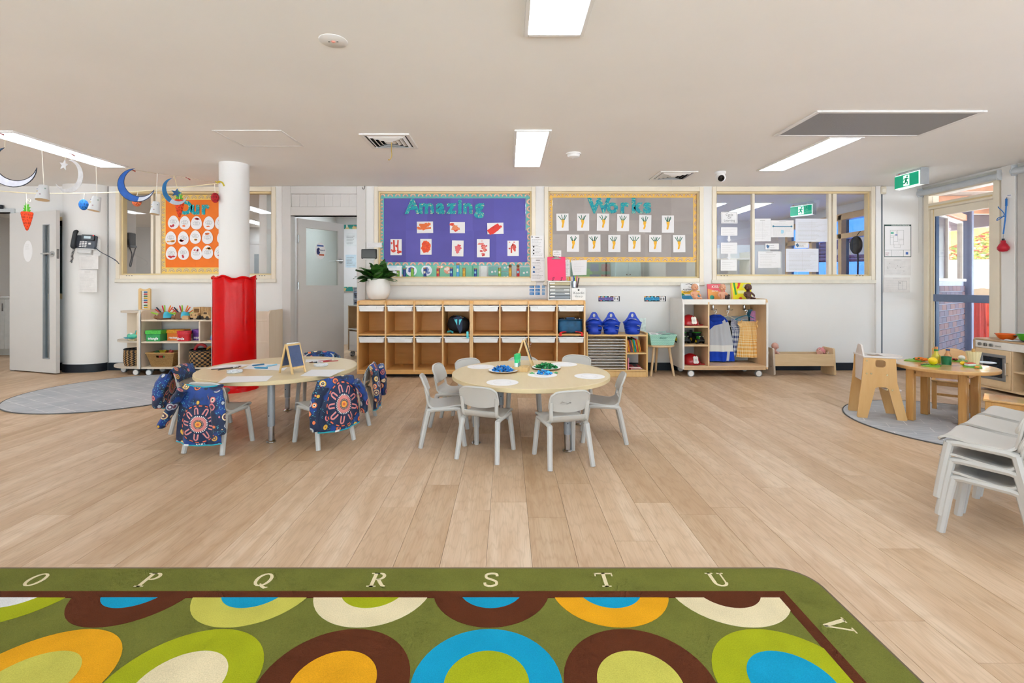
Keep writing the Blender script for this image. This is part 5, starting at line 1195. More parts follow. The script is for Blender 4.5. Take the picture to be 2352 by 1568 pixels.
# folders leaning in the upper cubbyhole
for k, (h, h2) in enumerate((('#ef6a2a', 0), ('#d82b4b', 0), ('#f3c418', 0), ('#f0902a', 0), ('#8d3f5f', '#6a4b90'), ('#5a5a62', 0), ('#ef8a2c', 0), ('#47b04a', 0), ('#19a0c6', 0), ('#f0b21f', 0), ('#d92f4e', 0), ('#c6d331', 0), ('#f0902a', 0))):
    x = .507+.0145*k; g = G(); T = Matrix.Translation((x, .03, .294)) @ Matrix.Rotation(R(-10 if k > 1 else -5), 4, 'Y')
    g.b2(-.004, .004, 0, .26, .003, .15+.008*((k*5) % 3), .001, T=T)
    o = ob('folder', g, col(h, .5, var=.1, scale=30), None, '%s thin folder leaning in the pine cubbyhole' % {'#ef6a2a': 'bright orange', '#d82b4b': 'crimson', '#f3c418': 'bright yellow', '#f0902a': 'light orange', '#8d3f5f': 'plum', '#5a5a62': 'grey', '#ef8a2c': 'orange', '#47b04a': 'green', '#19a0c6': 'cyan', '#f0b21f': 'amber', '#d92f4e': 'red', '#c6d331': 'lime'}[h], 'folder', 'folders in the pine rack', loc=(.955-.012, 5.80, 0))
for k, (z, a, lab) in enumerate(((.086, 8, 'red folded picture book lying at the bottom of the pine rack'), (.103, -6, 'red and black picture book on top of another in the pine rack'))):
    b = thing('picture_book', lab, 'book', (.955+.60, 5.93, z), R(a)); ob('cover', G().box((0, 0, .008), (.15, .2, .015), .002), col('#c4202a', .4, var=.25, scale=24), b); ob('pages', G().box((0, -.002, .008), (.146, .201, .009)), col('#e8e4dc', .7), b); ob('cover_band', G().box((.03*k-.01, 0, .0162), (.05, .19, .001)), col('#1d1b1d' if k else '#e9d8d4', .5), b)
ob('pink_folder', G().box((0, .13, .07), (.012, .26, .14), .002), col('#e48aa0', .5), None, 'pink folder standing upright in the lower pine cubbyhole', 'folder', loc=(.955+.513, 5.81, .086))
# blue totes
BLUE = col('#0d3fbe', .38, var=.06)
def tote(px, lab):
    t = thing('handled_basket', lab, 'basket', (X(px, 5.93), 5.945, .511), R(-8), 'blue handled baskets'); n, m = 60, 18; rx, ry, h = .108, .135, .135
    def f(k, off):
        def fn(u, v):
            a = 2*math.pi*u; bul = 1+.10*math.sin(3*math.pi*v)*abs(math.sin(a))**2; hh = h*(1+.22*abs(math.sin(a))**3)
            r = (.78+.25*v)*bul; return ((rx*r-off)*math.cos(a), (ry*r-off)*math.sin(a), .002+v*hh)
        return fn
    def slots(g):
        keep = []
        for q, _ in enumerate(g.f):
            i, j = q % n, q//n; a = 2*math.pi*(i+.5)/n; s = abs(math.sin(a))
            hole = (j in (5, 6) and .25 < s < .86 and (i//1) % 1 == 0 and abs(math.cos(a)) > .45) or (j in (11, 12) and abs(math.cos(a)) > .45 and s > .25) or (j in (6, 9, 12) and s <= .25 and i % 3 == 0)
            if not hole: keep.append(q)
        g.f = [g.f[q] for q in keep]; g.m = [0]*len(keep)
    g = G().grid(f(1, 0), n, m); slots(g); g2 = G().grid(f(1, .004), n, m); slots(g2); g.add(g2.v, g2.f); ob('basket_shell', g, BLUE, t)
    ob('basket_base', G().lathe([(0, 0), (rx*.77, 0), (rx*.77, .004), (0, .004)], 30, sy=ry/rx), BLUE, t)
    ob('basket_rim', G().tube([f(1, 0)(k/48, 1) for k in range(48)], .006, 8, True), BLUE, t)
    o = [(-.112, .13), (-.085, .165), (-.055, .205), (-.034, .25), (-.018, .266), (.018, .266), (.034, .25), (.055, .205), (.085, .165), (.112, .13)]; i_ = [(.085, .135), (.06, .16), (-.06, .16), (-.085, .135)]
    g = G().prism([o+[(.098, .125), (.07, .155), (.04, .185), (-.04, .185), (-.07, .155), (-.098, .125)], circ(0, .224, .016, 16, .024)[::-1]], -.016, .016); ob('handle', g, BLUE, t); return t
tote(1365, 'blue plastic basket with arched handle beside the honey cubbies'); tote(1404, 'blue plastic basket with arched handle between two others'); tote(1453, 'blue plastic basket with arched handle and leaflets behind it')
ob('leaflet', G().box((0, 0, .09), (.10, .002, .18)).box((0, -.0015, .12), (.09, .001, .06)), [col('#d9e4dc', .5, var=.25, scale=30)], None, 'printed leaflet standing behind the end blue basket', 'leaflet', loc=(X(1476, 6.08), 6.10, .512), rot=R(10))
# stool and mint basket
stl = thing('round_stool', 'small round beech stool with splayed legs beside the pine rack', 'stool', (1.895, 5.96, 0)); BE = wood('stool_beech', '#dfc199', '#cfae82', (30, 30, 3))
ob('seat', G().lathe([(0, .355), (.165, .355), (.170, .36), (.170, .372), (.165, .377), (0, .377)], 48), BE, stl)
for a in (215, 325, 90): ob('leg', G().tube([(.11*math.cos(R(a)), .11*math.sin(R(a)), .356), (.172*math.cos(R(a)), .172*math.sin(R(a)), 0)], [.017, .013], 12), BE, stl)
mb = thing('mint_basket', 'mint green plastic basket with handle slot on the round stool', 'basket', (1.895, 5.95, .378)); MINT = col('#a9dccb', .45, var=.03)
def chev():
    m, t, b = base('mint_chevron'); uv = nd(t, 'ShaderNodeSeparateXYZ'); tc = nd(t, 'ShaderNodeTexCoord'); t.links.new(tc.outputs['UV'], uv.inputs[0])
    f = mth(t, 'PINGPONG', mth(t, 'ADD', mth(t, 'MULTIPLY', uv.outputs[1], 6), mth(t, 'PINGPONG', mth(t, 'MULTIPLY', uv.outputs[0], 14), .5)), .5)
    c = ramp(t, f, [(.2, lin('#8fc9b8')), (.35, lin('#b2e0d2'))]); t.links.new(c, b.inputs['Base Color']); b.inputs['Roughness'].default_value = .45; bump(t, b, f, .5, .004); return m
CH = chev()
for i in range(4):
    fn = basket_wall(i, .27, .325, .18, .23, .125); g = G().grid(fn, 22, 12, uv=True); g2 = G().grid(lambda u, v: Vector(fn(u, v))*.975+Vector((0, 0, .003)), 22, 12, uv=True)
    if i == 0:
        for gg in (g, g2): k = [q for q in range(len(gg.f)) if not (8 <= q % 22 <= 13 and q//22 == 8)]; gg.f = [gg.f[q] for q in k]; gg.m = [0]*len(k)
    n = len(g.v); g.uv.update({n+k: v for k, v in g2.uv.items()}); g.add(g2.v, g2.f); ob('basket_wall', g, CH, mb)
ob('basket_floor', G().b2(-.133, .133, -.088, .088, 0, .005), MINT, mb); ob('basket_rim', G().tube(frus(.125, .328, .233), .006, 8, True), MINT, mb)
for k, (x, y, z, a, b_, h, lab) in enumerate(((-.06, .03, .118, 12, 24, '#eceae8', 'white booklet sticking out of the mint basket'), (.02, .05, .128, -30, 30, '#9db8ad', 'grey-green card tilted in the mint basket'), (.065, -.02, .122, 15, -18, '#efeeec', 'white printed card leaning on the mint basket rim'), (-.08, -.04, .105, 5, -8, '#2b5ea8', 'dark blue card inside the mint basket'))):
    o = thing('card', lab, 'card', (1.895+x, 5.95+y, .378+z)); o.rotation_euler = (R(b_), R(a*.4), R(a)); ob('card_stock', G().box((0, 0, 0), (.13, .09, .003), .0005), col(h, .5), o); ob('print', lines_g(-.05, .05, -.001, .001, 1).box((-.01, .005, .0018), (.07, .03, .0004)), col('#a9aaac', .6), o)
# ---------------------------------------------------------------- dress-up trolley
tx0, tx1, ty0, ty1 = 2.115, 3.145, 5.79, 6.235
dt = thing('dress_up_trolley', 'white and birch dress-up trolley on wheels with hooks and shelves', 'trolley', (0, 0, 0)); WH = col('#e7e2db', .45, var=.02); BI = wood('birch_trolley', '#e3c49c', '#d6b186', (10, 10, 2), .42)
for x in (tx0, tx1-.02):
    p = ob('side_panel', G().prism(side_poly(.095, .945, ty0, ty1, .05), x, x+.02, 'yz'), BI if x > 3 else WH, dt); ob('side_edge', G().b2(x-.001, x+.021, ty0-.003, ty0+.004, .12, .90), WH, p)
ob('top_board', G().b2(tx0+.02, tx1-.02, ty0+.05, ty1, .905, .925, .002), WH, dt); ob('top_rail', G().b2(tx0+.02, tx1-.02, ty0+.012, ty0+.03, .875, .938, .003), WH, dt)
ob('bottom_board', G().b2(tx0+.02, tx1-.02, ty0+.004, ty1, .115, .135, .002), BI, dt); ob('bottom_rail', G().b2(tx0+.02, tx1-.02, ty0+.012, ty0+.03, .085, .115, .002), BI, dt)
dvx = X(1628, 5.8); ob('divider', G().b2(dvx-.01, dvx+.01, ty0+.01, ty1, .135, .905, .002), BI, dt)
for z in (.595, .37): ob('shelf_board', G().b2(tx0+.02, dvx-.01, ty0+.006, ty1, z, z+.02, .002), BI, dt)
ob('hook_rail', G().b2(dvx+.01, tx1-.02, ty1-.05, ty1-.03, .71, .905, .002), BI, dt)
for x in (tx0+.11, tx1-.10): caster_f(dt, x, ty0+.035, .04); caster_f(dt, x, ty1-.06, .04)
HK = [X(1643, 6.1), X(1680, 6.1), X(1716, 6.1)]
for x in HK:
    h = ob('coat_hook', G().lathe([(0, 0), (.016, 0), (.018, .012), (.016, .05), (0, .055)], 14, (x, ty1-.062, .80)), col('#c9cbd0', .12, 1), dt); ob('hook_arm', G().tube(spl([(x-.035, ty1-.10, .80), (x-.02, ty1-.085, .79), (x, ty1-.06, .795), (x+.02, ty1-.085, .79), (x+.035, ty1-.10, .80)], 4), .004, 6), col('#c9cbd0', .12, 1), h)
def helmet(px, z, lab):
    h = thing('toy_fire_helmet', lab, 'helmet', (X(px, 5.95), 5.96, z), R(-8), 'toy fire helmets'); RD = col('#b80d17', .2, var=.05, coat=.5)
    ob('shell', G().lathe([(.105, 0), (.108, .03), (.098, .075), (.068, .108), (.03, .122), (0, .125)], 32, sy=1.05), RD, h)
    ob('brim', G().lathe([(.1, .001), (.125, .004), (.128, .008), (.1, .012)], 32, (.008, 0, 0), sy=1.08), RD, h); ob('peak', G().prism([(.09, -.09), (.15, -.07), (.172, 0), (.15, .07), (.09, .09)], .003, .011, 'xy'), RD, h)
    for a in (-.3, .3): ob('ridge', G().tube([(.108*math.cos(t_)*math.cos(a*.5), .108*math.cos(t_)*math.sin(a)-.0, .125*math.sin(t_)) for t_ in [R(5+10*k) for k in range(17)]], .004, 6), RD, h)
    T = Matrix.Translation((.035, -.108, .06)) @ Matrix.Rotation(R(18), 4, 'Z') @ Matrix.Rotation(R(-14), 4, 'X')
    s = ob('shield', G().prism([(-.032, .038), (-.015, .05), (0, .042), (.015, .05), (.032, .038), (.03, -.005), (.036, -.03), (.018, -.044), (0, -.04), (-.018, -.044), (-.036, -.03), (-.03, -.005)], -.005, .002, 'xz', 0, T), col('#e9e4da', .45), h)
    ob('shield_mark', G().prism(circ(0, 0, .017, 12), -.007, -.004, 'xz', 0, T), col('#c9c4bb', .5), s)
helmet(1583, .617, 'red toy fire helmet with white shield on the upper trolley shelf'); helmet(1587, .137, 'red toy fire helmet with white shield on the trolley floor')
def tractor(px, y, lab):
    t = thing('toy_tractor', lab, 'toy tractor', (X(px, y), y, .391), R(14), 'green toy tractors'); GN = col('#3aa82f', .35)
    ob('chassis', G().b2(-.035, .035, -.07, .075, .03, .055, .004), col('#23262a', .5), t); ob('bonnet', G().b2(-.026, .026, -.075, .0, .05, .09, .008), GN, t)
    ob('cab_roof', G().b2(-.045, .045, -.02, .06, .125, .135, .004), GN, t); ob('cab_glass', G().b2(-.036, .036, -.012, .05, .085, .125), col('#1d2a33', .15), t)
    ob('grille', G().b2(-.02, .02, -.08, -.074, .05, .085), col('#1d1f22', .5), t); ob('bumper', G().b2(-.04, .04, -.09, -.075, .03, .05, .004), col('#2a2d30', .5), t)
    for s in (-1, 1):
        ob('headlamp', G().cyl((s*.022, -.081, .09), (s*.022, -.076, .09), .007, n=10), col('#e8e6d8', .3), t)
        for y_, r in ((-.055, .03), (.045, .042)):
            w = ob('tyre', G().cyl((s*.036, y_, r), (s*.06, y_, r), r, n=18), col('#17181a', .7), t); ob('wheel_rim', G().cyl((s*.055, y_, r), (s*.062, y_, r), r*.55, n=14), col('#e5c41e', .4), w)
tractor(1568, 5.97, 'green toy tractor with yellow wheels half behind the trolley side'); tractor(1602, 5.97, 'green toy tractor with yellow wheels at the open side of the shelf')
tk = thing('toy_trailer', 'black toy trailer with yellow wheels behind the tractors', 'toy trailer', (X(1588, 6.1), 6.11, .391)); ob('bin', G().prism([(-.04, .06), (.04, .06), (.05, .12), (-.05, .12)], -.06, .04), col('#202326', .5), tk); ob('stack', G().cyl((0, 0, .12), (0, 0, .15), .018, n=10), DARK, tk)
for x in (-.045, .045): w = ob('tyre', G().cyl((x-.01, 0, .036), (x+.01, 0, .036), .036, n=16), col('#17181a', .7), tk); ob('wheel_rim', G().cyl((x-.012, 0, .036), (x+.012, 0, .036), .02, n=12), col('#e5c41e', .4), w)
ob('axle', G().b2(-.05, .05, -.01, .01, .03, .062), DARK, tk)
# clothes on hangers
def hanger(x, y, z, h, lab, wide=.13, m=None):
    a = thing('clothes_hanger', lab, 'hanger', (x, y, z), R(-10)); m = m or col(h, .4)
    ob('hanger_arm', G().tube(spl([(-wide, 0, -.105), (-wide*.6, 0, -.075), (0, 0, -.05), (wide*.6, 0, -.075), (wide, 0, -.105)], 4), .006, 8), m, a)
    if wide > .12: ob('hanger_bar', G().tube([(-wide, 0, -.105), (wide, 0, -.11)], .004, 6), m, a)
    ob('hanger_hook', G().tube(spl([(0, 0, -.05), (0, 0, -.015), (.014, 0, .0), (.01, 0, .018), (-.008, 0, .02), (-.014, 0, .008)], 4), .0025, 6), col('#b9bcc0', .2, 1), a); return a
def garment(name, lab, cat, x, y, prof, thick, mats, extra=None, fold=.012, seed=0, rot=-8, uvm=True):
    """prof: list of (z, left, right) outline; a hanging double sheet with folds"""
    a = thing(name, lab, cat, (x, y, 0), R(rot)); rnd = random.Random(seed); ph = rnd.uniform(0, 6)
    def f(s):
        def fn(u, v):
            z, l, r = poly_at(prof, v); xx = lerp(l, r, u); q = 2*u-1
            return (xx, s*thick*(1-q*q*.85)*(.5+.7*v)+fold*v*math.sin(16*u+ph)+fold*.5*v*math.sin(31*u+2*ph+3*v), z)
        return fn
    g = G(); slab(g, f(-1), 40, 30, .003, uv=uvm); ob('front_cloth', g, mats, a); ob('back_cloth', slab(G(), f(1), 20, 16, .003, uv=uvm), mats, a)
    if extra: extra(a, f(-1))
    return a
yh = ty1-.11
def shark_mat():
    m, t, b = base('shark_costume'); uv = nd(t, 'ShaderNodeSeparateXYZ'); tc = nd(t, 'ShaderNodeTexCoord'); t.links.new(tc.outputs['UV'], uv.inputs[0]); u, v = uv.outputs[0], uv.outputs[1]
    mul = lambda a, b_: mth(t, 'MULTIPLY', a, b_); lo = mth(t, 'SUBTRACT', .60, mul(u, .23)); c = mix(t, ramp(t, noise(t, coords(t), 8, 3), [(.4, (0, 0, 0, 1)), (.7, (.6, .6, .6, 1))]), lin('#0b46c8'), lin('#0a2f96'))
    body = mul(mth(t, 'GREATER_THAN', v, lo), mth(t, 'LESS_THAN', v, .755)); fin = mul(mul(mth(t, 'GREATER_THAN', u, .76), mth(t, 'LESS_THAN', u, .9)), mul(mth(t, 'GREATER_THAN', v, mth(t, 'ADD', .24, mul(mth(t, 'SUBTRACT', .9, u), .4))), mth(t, 'LESS_THAN', v, .6)))
    fin2 = mul(mth(t, 'LESS_THAN', mth(t, 'ABSOLUTE', mth(t, 'SUBTRACT', u, mth(t, 'SUBTRACT', 1.40, mul(v, .75)))), .045), mul(mth(t, 'GREATER_THAN', v, .7), mth(t, 'LESS_THAN', v, .87)))
    c = mix(t, mth(t, 'MAXIMUM', body, mth(t, 'MAXIMUM', fin, fin2)), c, lin('#c3c7ce'))
    c = mix(t, mul(mth(t, 'GREATER_THAN', v, .70), body), c, lin('#e6e6e2'))
    vo = nd(t, 'ShaderNodeTexVoronoi'); vo.inputs['Scale'].default_value = 22; t.links.new(tc.outputs['UV'], vo.inputs[0]); ring = mul(mth(t, 'GREATER_THAN', vo.outputs['Distance'], .22), mth(t, 'LESS_THAN', vo.outputs['Distance'], .36))
    c = mix(t, mul(ring, mth(t, 'MAXIMUM', mth(t, 'GREATER_THAN', v, .9), mul(mth(t, 'GREATER_THAN', v, .14), mth(t, 'LESS_THAN', v, .21)))), c, lin('#2d8ce8'))
    t.links.new(c, b.inputs['Base Color']); b.inputs['Roughness'].default_value = .8; return m
hanger(HK[0]+.01, yh, .765, '#e9e2cf', 'cream hanger holding the blue shark costume', .11)
garment('shark_costume', 'blue hooded shark costume with grey shark hanging in the trolley', 'costume', HK[0]+.005, yh-.02, [(.735, -.03, .06), (.70, -.13, .11), (.66, -.16, .145), (.6, -.165, .165), (.4, -.165, .20), (.16, -.165, .225), (.15, -.16, .22)], .045, shark_mat(), lambda a, f: (ob('hood', G().sphere((0, .01, .68), (.115, .06, .05), 18, 10), col('#0a3cae', .85), a), ob('pink_patch', G().box((-.12, -.055, .64), (.06, .01, .03), .004), col('#d8328c', .8), a)), seed=1)
hanger(HK[1]-.03, yh+.015, .765, '#efe6cf', 'cream wooden hanger with a dark garment on the middle hook', .105)
garment('black_costume', 'black costume with white collar hanging behind the shark costume', 'costume', HK[1]-.0, yh+.02, [(.655, -.07, .07), (.6, -.11, .1), (.4, -.1, .11), (.25, -.1, .12)], .02, col('#17181d', .8), lambda a, f: ob('white_collar', G().box((-.03, -.024, .585), (.09, .006, .018), .003), col('#e6e4e0', .7), a), seed=2)
def gingham(c0, c1, sc):
    m, t, b = base('gingham_'+c0.strip('#')); uv = nd(t, 'ShaderNodeSeparateXYZ'); tc = nd(t, 'ShaderNodeTexCoord'); t.links.new(tc.outputs['UV'], uv.inputs[0])
    fx = mth(t, 'GREATER_THAN', mth(t, 'FRACT', mth(t, 'MULTIPLY', uv.outputs[0], sc)), .5); fy = mth(t, 'GREATER_THAN', mth(t, 'FRACT', mth(t, 'MULTIPLY', uv.outputs[1], sc*1.5)), .5)
    c = mix(t, mth(t, 'MULTIPLY', mth(t, 'ADD', fx, fy), .5), lin(c1), lin(c0)); t.links.new(c, b.inputs['Base Color']); b.inputs['Roughness'].default_value = .8; return m
YG = gingham('#eba52c', '#f7e3b4', 17); BG = gingham('#12307c', '#eef0f5', 12)
hanger(HK[2]-.03, yh-.06, .775, '#2f86a8', 'blue plastic hanger holding the yellow gingham dress', .135)
dress_prof = [(.655, -.125, .10), (.62, -.12, .105), (.60, -.105, .095), (.53, -.10, .10), (.48, -.105, .105), (.38, -.12, .125), (.21, -.14, .155), (.205, -.14, .155)]
garment('gingham_dress', 'yellow gingham dress with frilled sleeves on a blue hanger', 'dress', HK[2]-.015, yh-.085, dress_prof, .03, YG, lambda a, f: [ob('frill_sleeve', G().grid(lambda u, v, s=s: (s*(.085+.05*math.sin(math.pi*u)*v)+.0, -.03-.012*math.sin(9*u), .685-.10*u-.01*v), 14, 5, uv=True), YG, a) for s in (-1, 1)]+[ob('waist_seam', G().tube([f(u/16, .56) for u in range(17)], .003, 5), YG, a)], seed=3)
garment('gingham_dress', 'navy and white gingham dress with spotted frill behind the yellow dress', 'dress', HK[2]-.10, yh-.02, [(.68, -.09, .09), (.6, -.1, .1), (.5, -.08, .09), (.22, -.11, .12), (.215, -.11, .12)], .025, BG, lambda a, f: ob('frill', G().grid(lambda u, v: (-.06-.05*math.sin(math.pi*u)*v, -.035-.01*math.sin(11*u), .685-.14*u), 14, 4, uv=True), BG, a), seed=4)
garment('tulle_scarf', 'sheer pink and lilac scarf hanging from the end hook', 'scarf', HK[2]+.07, yh-.07, [(.785, -.03, .01), (.72, -.05, .05), (.62, -.05, .10), (.50, -.02, .125), (.495, -.02, .12)], .012, col('#c98fc0', .7, var=.35, scale=12), seed=5, rot=-20)
garment('teal_cape', 'teal satin cape bunched on the end hook behind the scarf', 'costume', HK[2]+.09, yh+.0, [(.80, -.05, .02), (.74, -.07, .05), (.66, -.05, .10), (.56, -.02, .14), (.53, .06, .13)], .025, col('#12617f', .4, var=.25, scale=10), seed=6, rot=-15)
garment('orange_costume', 'orange costume seen behind the yellow dress', 'costume', HK[2]+.07, yh+.03, [(.55, -.08, .06), (.4, -.1, .07), (.27, -.1, .075)], .015, col('#e87422', .7), seed=7)
# ---------------------------------------------------------------- dolls and books on the trolley
def doll(loc, rot, lab, skin, lying=False, sc=1.0, hat=None):
    d = thing('baby_doll', lab, 'doll', loc, rot); d.scale = (sc,)*3
    T = Matrix.Rotation(R(90), 4, 'X') @ Matrix.Identity(4) if lying else Matrix.Identity(4)
    SK = col(skin, .42, var=.04)
    # one closed skin grown from joints
    me = bpy.data.meshes.new('doll_body')
    J = [((0, 0, .035), .034), ((0, 0, .075), .034), ((0, -.0, .105), .014), ((0, -.004, .128), .030), ((0, -.004, .165), .036), ((.042, -.005, .088), .014), ((.06, -.03, .06), .012), ((.05, -.055, .045), .010), ((-.042, -.005, .088), .014), ((-.06, -.03, .06), .012), ((-.05, -.055, .045), .010), ((.024, -.035, .022), .019), ((.034, -.085, .018), .015), ((.036, -.11, .024), .013), ((-.024, -.035, .022), .019), ((-.034, -.085, .018), .015), ((-.036, -.11, .024), .013)]
    E = [(0, 1), (1, 2), (2, 3), (3, 4), (1, 5), (5, 6), (6, 7), (1, 8), (8, 9), (9, 10), (0, 11), (11, 12), (12, 13), (0, 14), (14, 15), (15, 16)]
    me.from_pydata([tuple(T @ Vector(p)) for p, r in J], E, []); o = bpy.data.objects.new('doll_body', me); COL.objects.link(o); o.parent = d
    sm = o.modifiers.new('skin', 'SKIN'); sm.use_smooth_shade = True
    sv = me.skin_vertices[0].data if me.skin_vertices else None
    if sv is None: me.skin_vertices.new() if hasattr(me.skin_vertices, 'new') else None; sv = me.skin_vertices[0].data
    for i, (p, r) in enumerate(J): sv[i].radius = (r, r)
    sv[0].use_root = True
    o.modifiers.new('sub', 'SUBSURF').levels = 1; o.modifiers['sub'].render_levels = 2; me.materials.append(SK)
    hd = ob('head', G().sphere((0, -.004, .158), (.041, .043, .046), 20, 14, T=T).sphere((0, -.047, .150), (.007, .008, .007), 8, 6, T=T).sphere((.04, 0, .155), (.006, .01, .012), 8, 6, T=T).sphere((-.04, 0, .155), (.006, .01, .012), 8, 6, T=T).sphere((.02, -.034, .142), (.012, .01, .010), 8, 6, T=T).sphere((-.02, -.034, .142), (.012, .01, .010), 8, 6, T=T), SK, d)
    for s in (-1, 1): ob('eye', G().sphere((s*.016, -.042, .160), (.0055, .003, .005), 8, 6, T=T), col('#2a2320', .2), hd); ob('brow', G().tube([(s*.009, -.042, .172), (s*.017, -.041, .175), (s*.024, -.037, .172)], .0014, 5, T=T), col('#8a6248', .6), hd)
    ob('mouth', G().sphere((0, -.0435, .137), (.008, .003, .0028), 8, 6, T=T), col('#b5524e', .4), hd)
    if hat: ob('bonnet', G().lathe([(.047, .0), (.05, .02), (.04, .045), (.012, .058), (0, .06)], 20, (0, .004, .15), T=T).sphere((0, .004, .215), .01, 10, 8, T=T), col(hat, .7), hd)
    return d
zt = .926; yb = 6.03
doll((X(1596, 5.95), 5.96, zt), R(8), 'pale baby doll sitting before the white and yellow picture book', '#e0a481')
doll((X(1660, 5.95), 5.96, zt), R(-5), 'pale baby doll holding a dark toy before the pink picture book', '#dfa17f', sc=.97)
doll((X(1719, 5.95), 5.96, zt), R(0), 'dark brown baby doll sitting before the yellow picture book', '#5b3a2c', sc=1.0)
ob('plush_toy', G().sphere((0, 0, .03), (.03, .022, .028), 12, 8).sphere((.012, -.012, .058), .016, 10, 8).sphere((-.02, -.01, .05), .012, 8, 6), col('#4b3b38', .9, var=.3, scale=60), None, 'dark plush toy in the lap of the doll by the pink book', 'toy', loc=(X(1668, 5.9), 5.87, zt))
def picbook(px0, px1, py0, lab, cover, deco):
    x0, x1 = X(px0, yb), X(px1, yb); h = (Z(py0, yb)-zt); b = thing('picture_book', lab, 'book', ((x0+x1)/2, yb+.05, zt)); w = (x1-x0)/2
    T = Matrix.Rotation(R(-9), 4, 'X')
    ob('cover', G().b2(-w, w, -.009, -.006, 0, h, T=T).b2(-w, w, .006, .009, 0, h, T=T).b2(-w-.001, -w+.003, -.009, .009, 0, h, T=T), col(cover, .35, var=.06), b); ob('pages', G().b2(-w+.003, w-.003, -.006, .006, .003, h-.003, T=T), col('#ece8df', .7), b)
    deco(b, w, h, Matrix.Translation((0, 0, 0)) @ T); return b
def d1(b, w, h, T):
    ob('cover_sky', G().prism([(-w, h*.33), (w, h*.33), (w, h*.52), (w*.3, h*.58), (-w*.4, h*.5), (-w, h*.55)], -.0100, -.0092, 'xz', 0, T), col('#f2c12e', .4), b); ob('cover_sea', G().prism([(-w, 0), (w, 0), (w, h*.24), (-w, h*.24)], -.0102, -.0092, 'xz', 0, T), col('#2e8fc0', .4), b)
    ob('cover_bush', G().prism([(-w, h*.24), (-w*.6, h*.26), (-w*.8, h*.36), (-w, h*.38)], -.0104, -.0092, 'xz', 0, T).prism([(w*.6, h*.26), (w, h*.24), (w, h*.38), (w*.8, h*.34)], -.0104, -.0092, 'xz', 0, T), col('#2f7a3a', .5), b)
    g = text_g('AUSTRALIANA', .030, .0004, .0004, T=T @ Matrix.Translation((0, -.0108, h*.60))); text_g('ADVENTURE', .026, .0004, .0003, T=T @ Matrix.Translation((-w*.15, -.0108, h*.45)), into=g); text_g('To an', .02, .0003, T=T @ Matrix.Translation((0, -.0108, h*.76)), into=g); ob('title', g, col('#3a3230', .5), b)
    g = G(); ribbon(g, [(-w*.5, h*.92), (-w*.1, h*.97), (w*.3, h*.86), (w*.9, h*.78)], [.004, .008, .01, .006], -.0104, -.0095, 'xz', T); ribbon(g, [(w*.2, h*.9), (w*.25, h)], .005, -.0104, -.0095, 'xz', T); ob('branch', g, DARK, b)
def d2_(b, w, h, T):
    ob('cover_swirl', G().prism([(-w, 0), (w, 0), (w, h*.3), (w*.2, h*.55), (-w*.5, h*.62), (-w, h*.7)], -.0102, -.0092, 'xz', 0, T), col('#f0a55a', .4), b); ob('cover_disc', G().prism(circ(-w*.55, h*.14, .028, 20), -.0106, -.0095, 'xz', 0, T), col('#3aa88f', .4), b)
    g = text_g('KISS-O-', .046, .0005, .0008, shear=.1, T=T @ Matrix.Translation((w*.15, -.0108, h*.82))); text_g('saurus', .03, .0005, .0004, shear=.1, T=T @ Matrix.Translation((-w*.2, -.0108, h*.56)), into=g); ob('title', g, col('#f6efe6', .5), b)
def d3_(b, w, h, T):
    ob('cover_bar', G().prism([(-w*.78, h), (-w*.6, h), (-w*.48, h*.3), (-w*.66, h*.28)], -.0102, -.0092, 'xz', 0, T), col('#3b9a3a', .4), b); ob('spine', G().prism([(-w, 0), (-w*.9, 0), (-w*.9, h), (-w, h)], -.0102, -.0092, 'xz', 0, T), col('#e8a070', .5), b)
    ob('cover_fish', G().prism([(-w*.4, h*.62), (-w*.2, h*.7), (-w*.02, h), (-w*.3, h), (-w*.34, h*.8), (-w*.46, h*.72)], -.0106, -.0095, 'xz', 0, T).prism([(-w*.35, h*.08), (-w*.1, h*.16), (w*.05, h*.08), (-w*.1, h*.0)], -.0106, -.0095, 'xz', 0, T), col('#e0452a', .4), b)
    ob('cover_panel', G().prism(rrect(-w*.38, w*.35, h*.36, h*.54, .008), -.0106, -.0095, 'xz', 0, T), col('#efeea8', .4), b); ob('cover_cloud', G().prism([(w*.1, h*.7), (w*.3, h*.9), (w*.5, h*.98), (w*.3, h*.75)], -.0106, -.0095, 'xz', 0, T), col('#c3cfae', .5), b)
picbook(1569, 1611, 650, 'white picture book with yellow and blue landscape cover, propped upright', '#e9e8e6', d1)
picbook(1630, 1670, 652, 'pink and orange picture book propped upright', '#e8606e', d2_)
picbook(1685, 1731, 649, 'yellow picture book with red fish propped upright', '#f0e020', d3_)
# ---------------------------------------------------------------- doll cradle
cr = thing('doll_cradle', 'birch doll cradle with solid ends against the back wall', 'cradle', (3.635, 5.99, 0)); CRB = wood('cradle_birch', '#e2c7a0', '#d3b488', (3, 20, 20), .45)
def end_poly(): return [(-.13, .03), (-.12, .012), (-.06, .002), (0, 0), (.06, .002), (.12, .012), (.13, .03), (.105, .32), (.09, .335), (-.09, .335), (-.105, .32)]
for s, m in ((-1, WH), (1, CRB)):
    p = ob('end_panel', G().prism([end_poly(), circ(0, .27, .022, 16)[::-1]], s*.37-.011, s*.37+.011, 'yz'), col('#cdbfae', .45, var=.05) if s < 0 else CRB, cr)
    for y in (-.07, .07):
        for z in (.11, .2): ob('bolt', G().cyl((s*.37-.013, y, z), (s*.37-.010, y, z), .006, n=8), col('#8b8b8c', .3, 1), p)
for y in (-.108, .108): ob('side_board', G().b2(-.36, .36, y-.008, y+.008, .12, .265, .002), CRB, cr)
ob('cradle_base', G().b2(-.36, .36, -.10, .10, .12, .132), CRB, cr)
